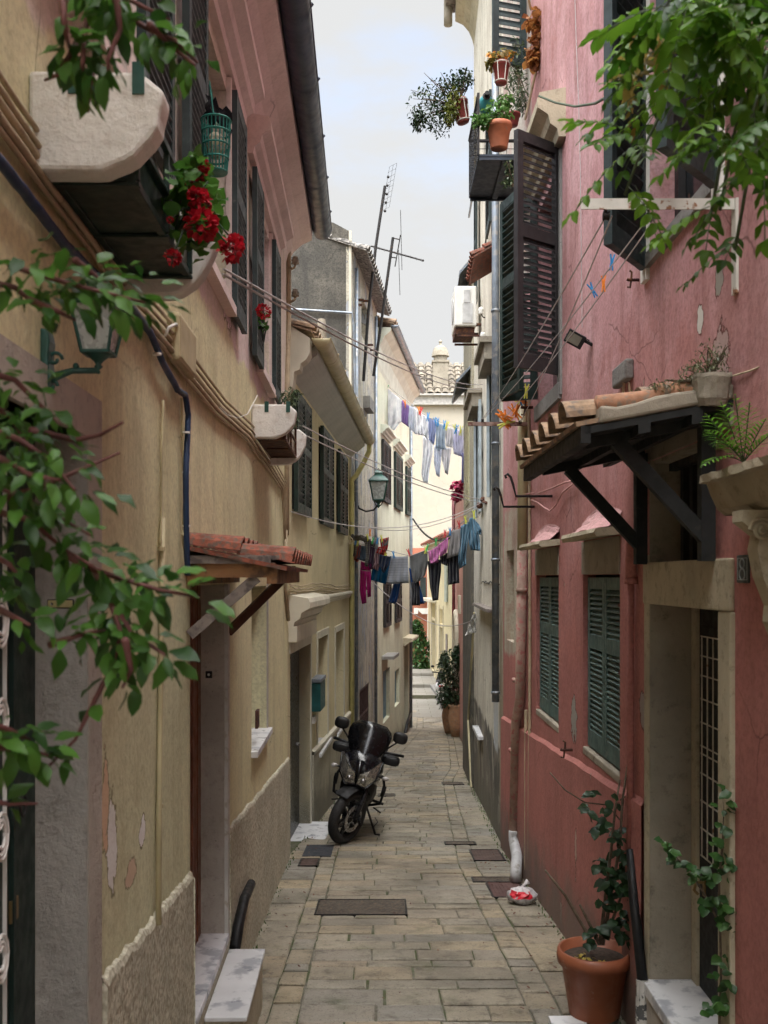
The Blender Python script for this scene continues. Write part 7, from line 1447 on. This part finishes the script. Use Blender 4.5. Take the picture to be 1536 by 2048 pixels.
for _ in range(1700):      # unseen leaf canopy added above the viewer to shade the near walls
    y = rr.uniform(-3.2,2.5); x = rr.uniform(-.85,1.45); z = 4.35+rr.uniform(0,.5)+max(0,y)*.22; mb.cur = rr.random()
    mb.leaf(V((x,y,z)), V((rr.uniform(-1,1),rr.uniform(-1,1),-.5)), V((0,0,1)), rr.uniform(.08,.14), rr.uniform(.05,.08))
mb.build('canopy', m_leafy, _w, att=True, norm=False)
wisteria('single wisteria spray hanging in front of the dark shutter and white beam', [(1315,175,3,12,12),(1262,262,2,12,8),(1262,300,2,10,10),(1265,375,2,10,10),(1335,200,3,15,12)], 2.5, 42, strands=([(1400,60),(1350,150),(1310,250),(1275,320),(1250,390)],), L=.15, ll=.045)
wisteria('thin wisteria tendrils dangling before the white beam end', [(1440,255,3,20,15),(1455,290,2,12,12),(1510,350,2,20,15),(1425,420,2,15,10),(1480,480,2,8,15),(1530,230,3,15,20)], 2.2, 43, strands=([(1540,120),(1500,240),(1440,330),(1420,440)],[(1540,180),(1500,330),(1470,500)]), L=.12, ll=.038)
wisteria('yellowing wisteria leaves mixed in front of the dark shutter', [(1300,70,4,15,20),(1285,45,3,10,15),(1320,100,3,15,15),(1258,150,2,8,8)], 2.45, 44, lm=leafmat('yellowed_leaf',(.22,.17,.04),(.42,.3,.08),.4,.6), L=.11, ll=.035)
bt = thing('blue_tie', 'bright blue cord tied to the white lime frame beneath the wisteria', 'cord', R(1313,135,4.8)); mb = MB(); mb.tube([R(1311,122,4.9),R(1315,130,4.9),R(1312,140,4.9),R(1314,152,4.9)], .009, 6); mb.build('knot', PEGC['b'], bt)
# ------------------------------------------------------------------ light, sky, camera
w = bpy.data.worlds.new('World'); scene.world = w; w.use_nodes = True; nt = w.node_tree; N = nt.nodes; L_ = nt.links
bg = N['Background']; sky = N.new('ShaderNodeTexSky'); sky.sky_type = 'NISHITA'; sky.sun_disc = False; sky.sun_elevation = math.radians(71); sky.sun_rotation = math.radians(169)
tc = N.new('ShaderNodeTexCoord')
mp = N.new('ShaderNodeMapping'); mp.inputs['Scale'].default_value = (1.3,1.3,3.2); L_.new(tc.outputs['Generated'], mp.inputs[0])
nz = N.new('ShaderNodeTexNoise'); nz.inputs['Scale'].default_value = 1.7; nz.inputs['Detail'].default_value = 7; nz.inputs['Roughness'].default_value = .55; L_.new(mp.outputs[0], nz.inputs[0])
sp_ = N.new('ShaderNodeSeparateXYZ'); L_.new(tc.outputs['Generated'], sp_.inputs[0])
dt_ = N.new('ShaderNodeVectorMath'); dt_.operation = 'DOT_PRODUCT'; L_.new(tc.outputs['Generated'], dt_.inputs[0]); dt_.inputs[1].default_value = V((.10,-.30,.95)).normalized()
el = N.new('ShaderNodeMapRange'); el.interpolation_type = 'SMOOTHSTEP'; el.inputs[1].default_value = .3; el.inputs[2].default_value = 1.; el.inputs[3].default_value = CLOUD_LO; el.inputs[4].default_value = CLOUD_HI; L_.new(dt_.outputs['Value'], el.inputs[0])
cr_ = N.new('ShaderNodeMapRange'); cr_.interpolation_type = 'SMOOTHSTEP'; cr_.inputs[1].default_value = .36; cr_.inputs[2].default_value = .56; cr_.inputs[3].default_value = .5; cr_.inputs[4].default_value = 1.; L_.new(nz.outputs['Fac'], cr_.inputs[0])
lowc = N.new('ShaderNodeMapRange'); lowc.inputs[1].default_value = .3; lowc.inputs[2].default_value = .52; lowc.inputs[3].default_value = 1.; lowc.inputs[4].default_value = 0.; L_.new(sp_.outputs['Z'], lowc.inputs[0])
mx_ = N.new('ShaderNodeMath'); mx_.operation = 'MAXIMUM'; L_.new(cr_.outputs[0], mx_.inputs[0]); L_.new(lowc.outputs[0], mx_.inputs[1])
cc = N.new('ShaderNodeMix'); cc.data_type = 'RGBA'; cc.blend_type = 'MULTIPLY'; cc.inputs[0].default_value = 1; cc.inputs[6].default_value = (.99,1.0,1.0,1); L_.new(el.outputs[0], cc.inputs[7])
mxc = N.new('ShaderNodeMix'); mxc.data_type = 'RGBA'; L_.new(mx_.outputs[0], mxc.inputs[0]); L_.new(sky.outputs[0], mxc.inputs[6]); L_.new(cc.outputs[2], mxc.inputs[7])
L_.new(mxc.outputs[2], bg.inputs[0]); bg.inputs[1].default_value = SKY
su = bpy.data.lights.new('sun', 'SUN'); su.energy = SUN; su.angle = math.radians(50); su.color = (1,.96,.9); so = bpy.data.objects.new('sun', su); COL.objects.link(so)
so.rotation_euler = V((.10,-.30,.95)).to_track_quat('Z','Y').to_euler()
cam = bpy.data.cameras.new('camera'); co = bpy.data.objects.new('camera', cam); COL.objects.link(co); co.location = (0,0,CZ); co.rotation_euler = (math.pi/2,0,0)
cam.sensor_fit = 'VERTICAL'; cam.sensor_height = 17.3; cam.sensor_width = 13.; cam.lens = F/2048*17.3; cam.shift_y = (HY-1024)/2048; cam.clip_start = .05; cam.clip_end = 2000
cam.dof.use_dof = True; cam.dof.focus_distance = 10.; cam.dof.aperture_fstop = 3.2
scene.camera = co
vs_ = scene.view_settings; scene.display_settings.display_device = 'sRGB'; vs_.view_transform = 'Standard'; vs_.look = 'None'; vs_.exposure = EXPO; vs_.gamma = 1
scene.cycles.use_denoising = True; scene.cycles.max_bounces = 7; scene.cycles.diffuse_bounces = 4; scene.cycles.transmission_bounces = 4; scene.cycles.glossy_bounces = 3; scene.cycles.use_adaptive_sampling = True; scene.cycles.adaptive_threshold = .03; scene.cycles.transparent_max_bounces = 8; scene.cycles.sample_clamp_indirect = 8
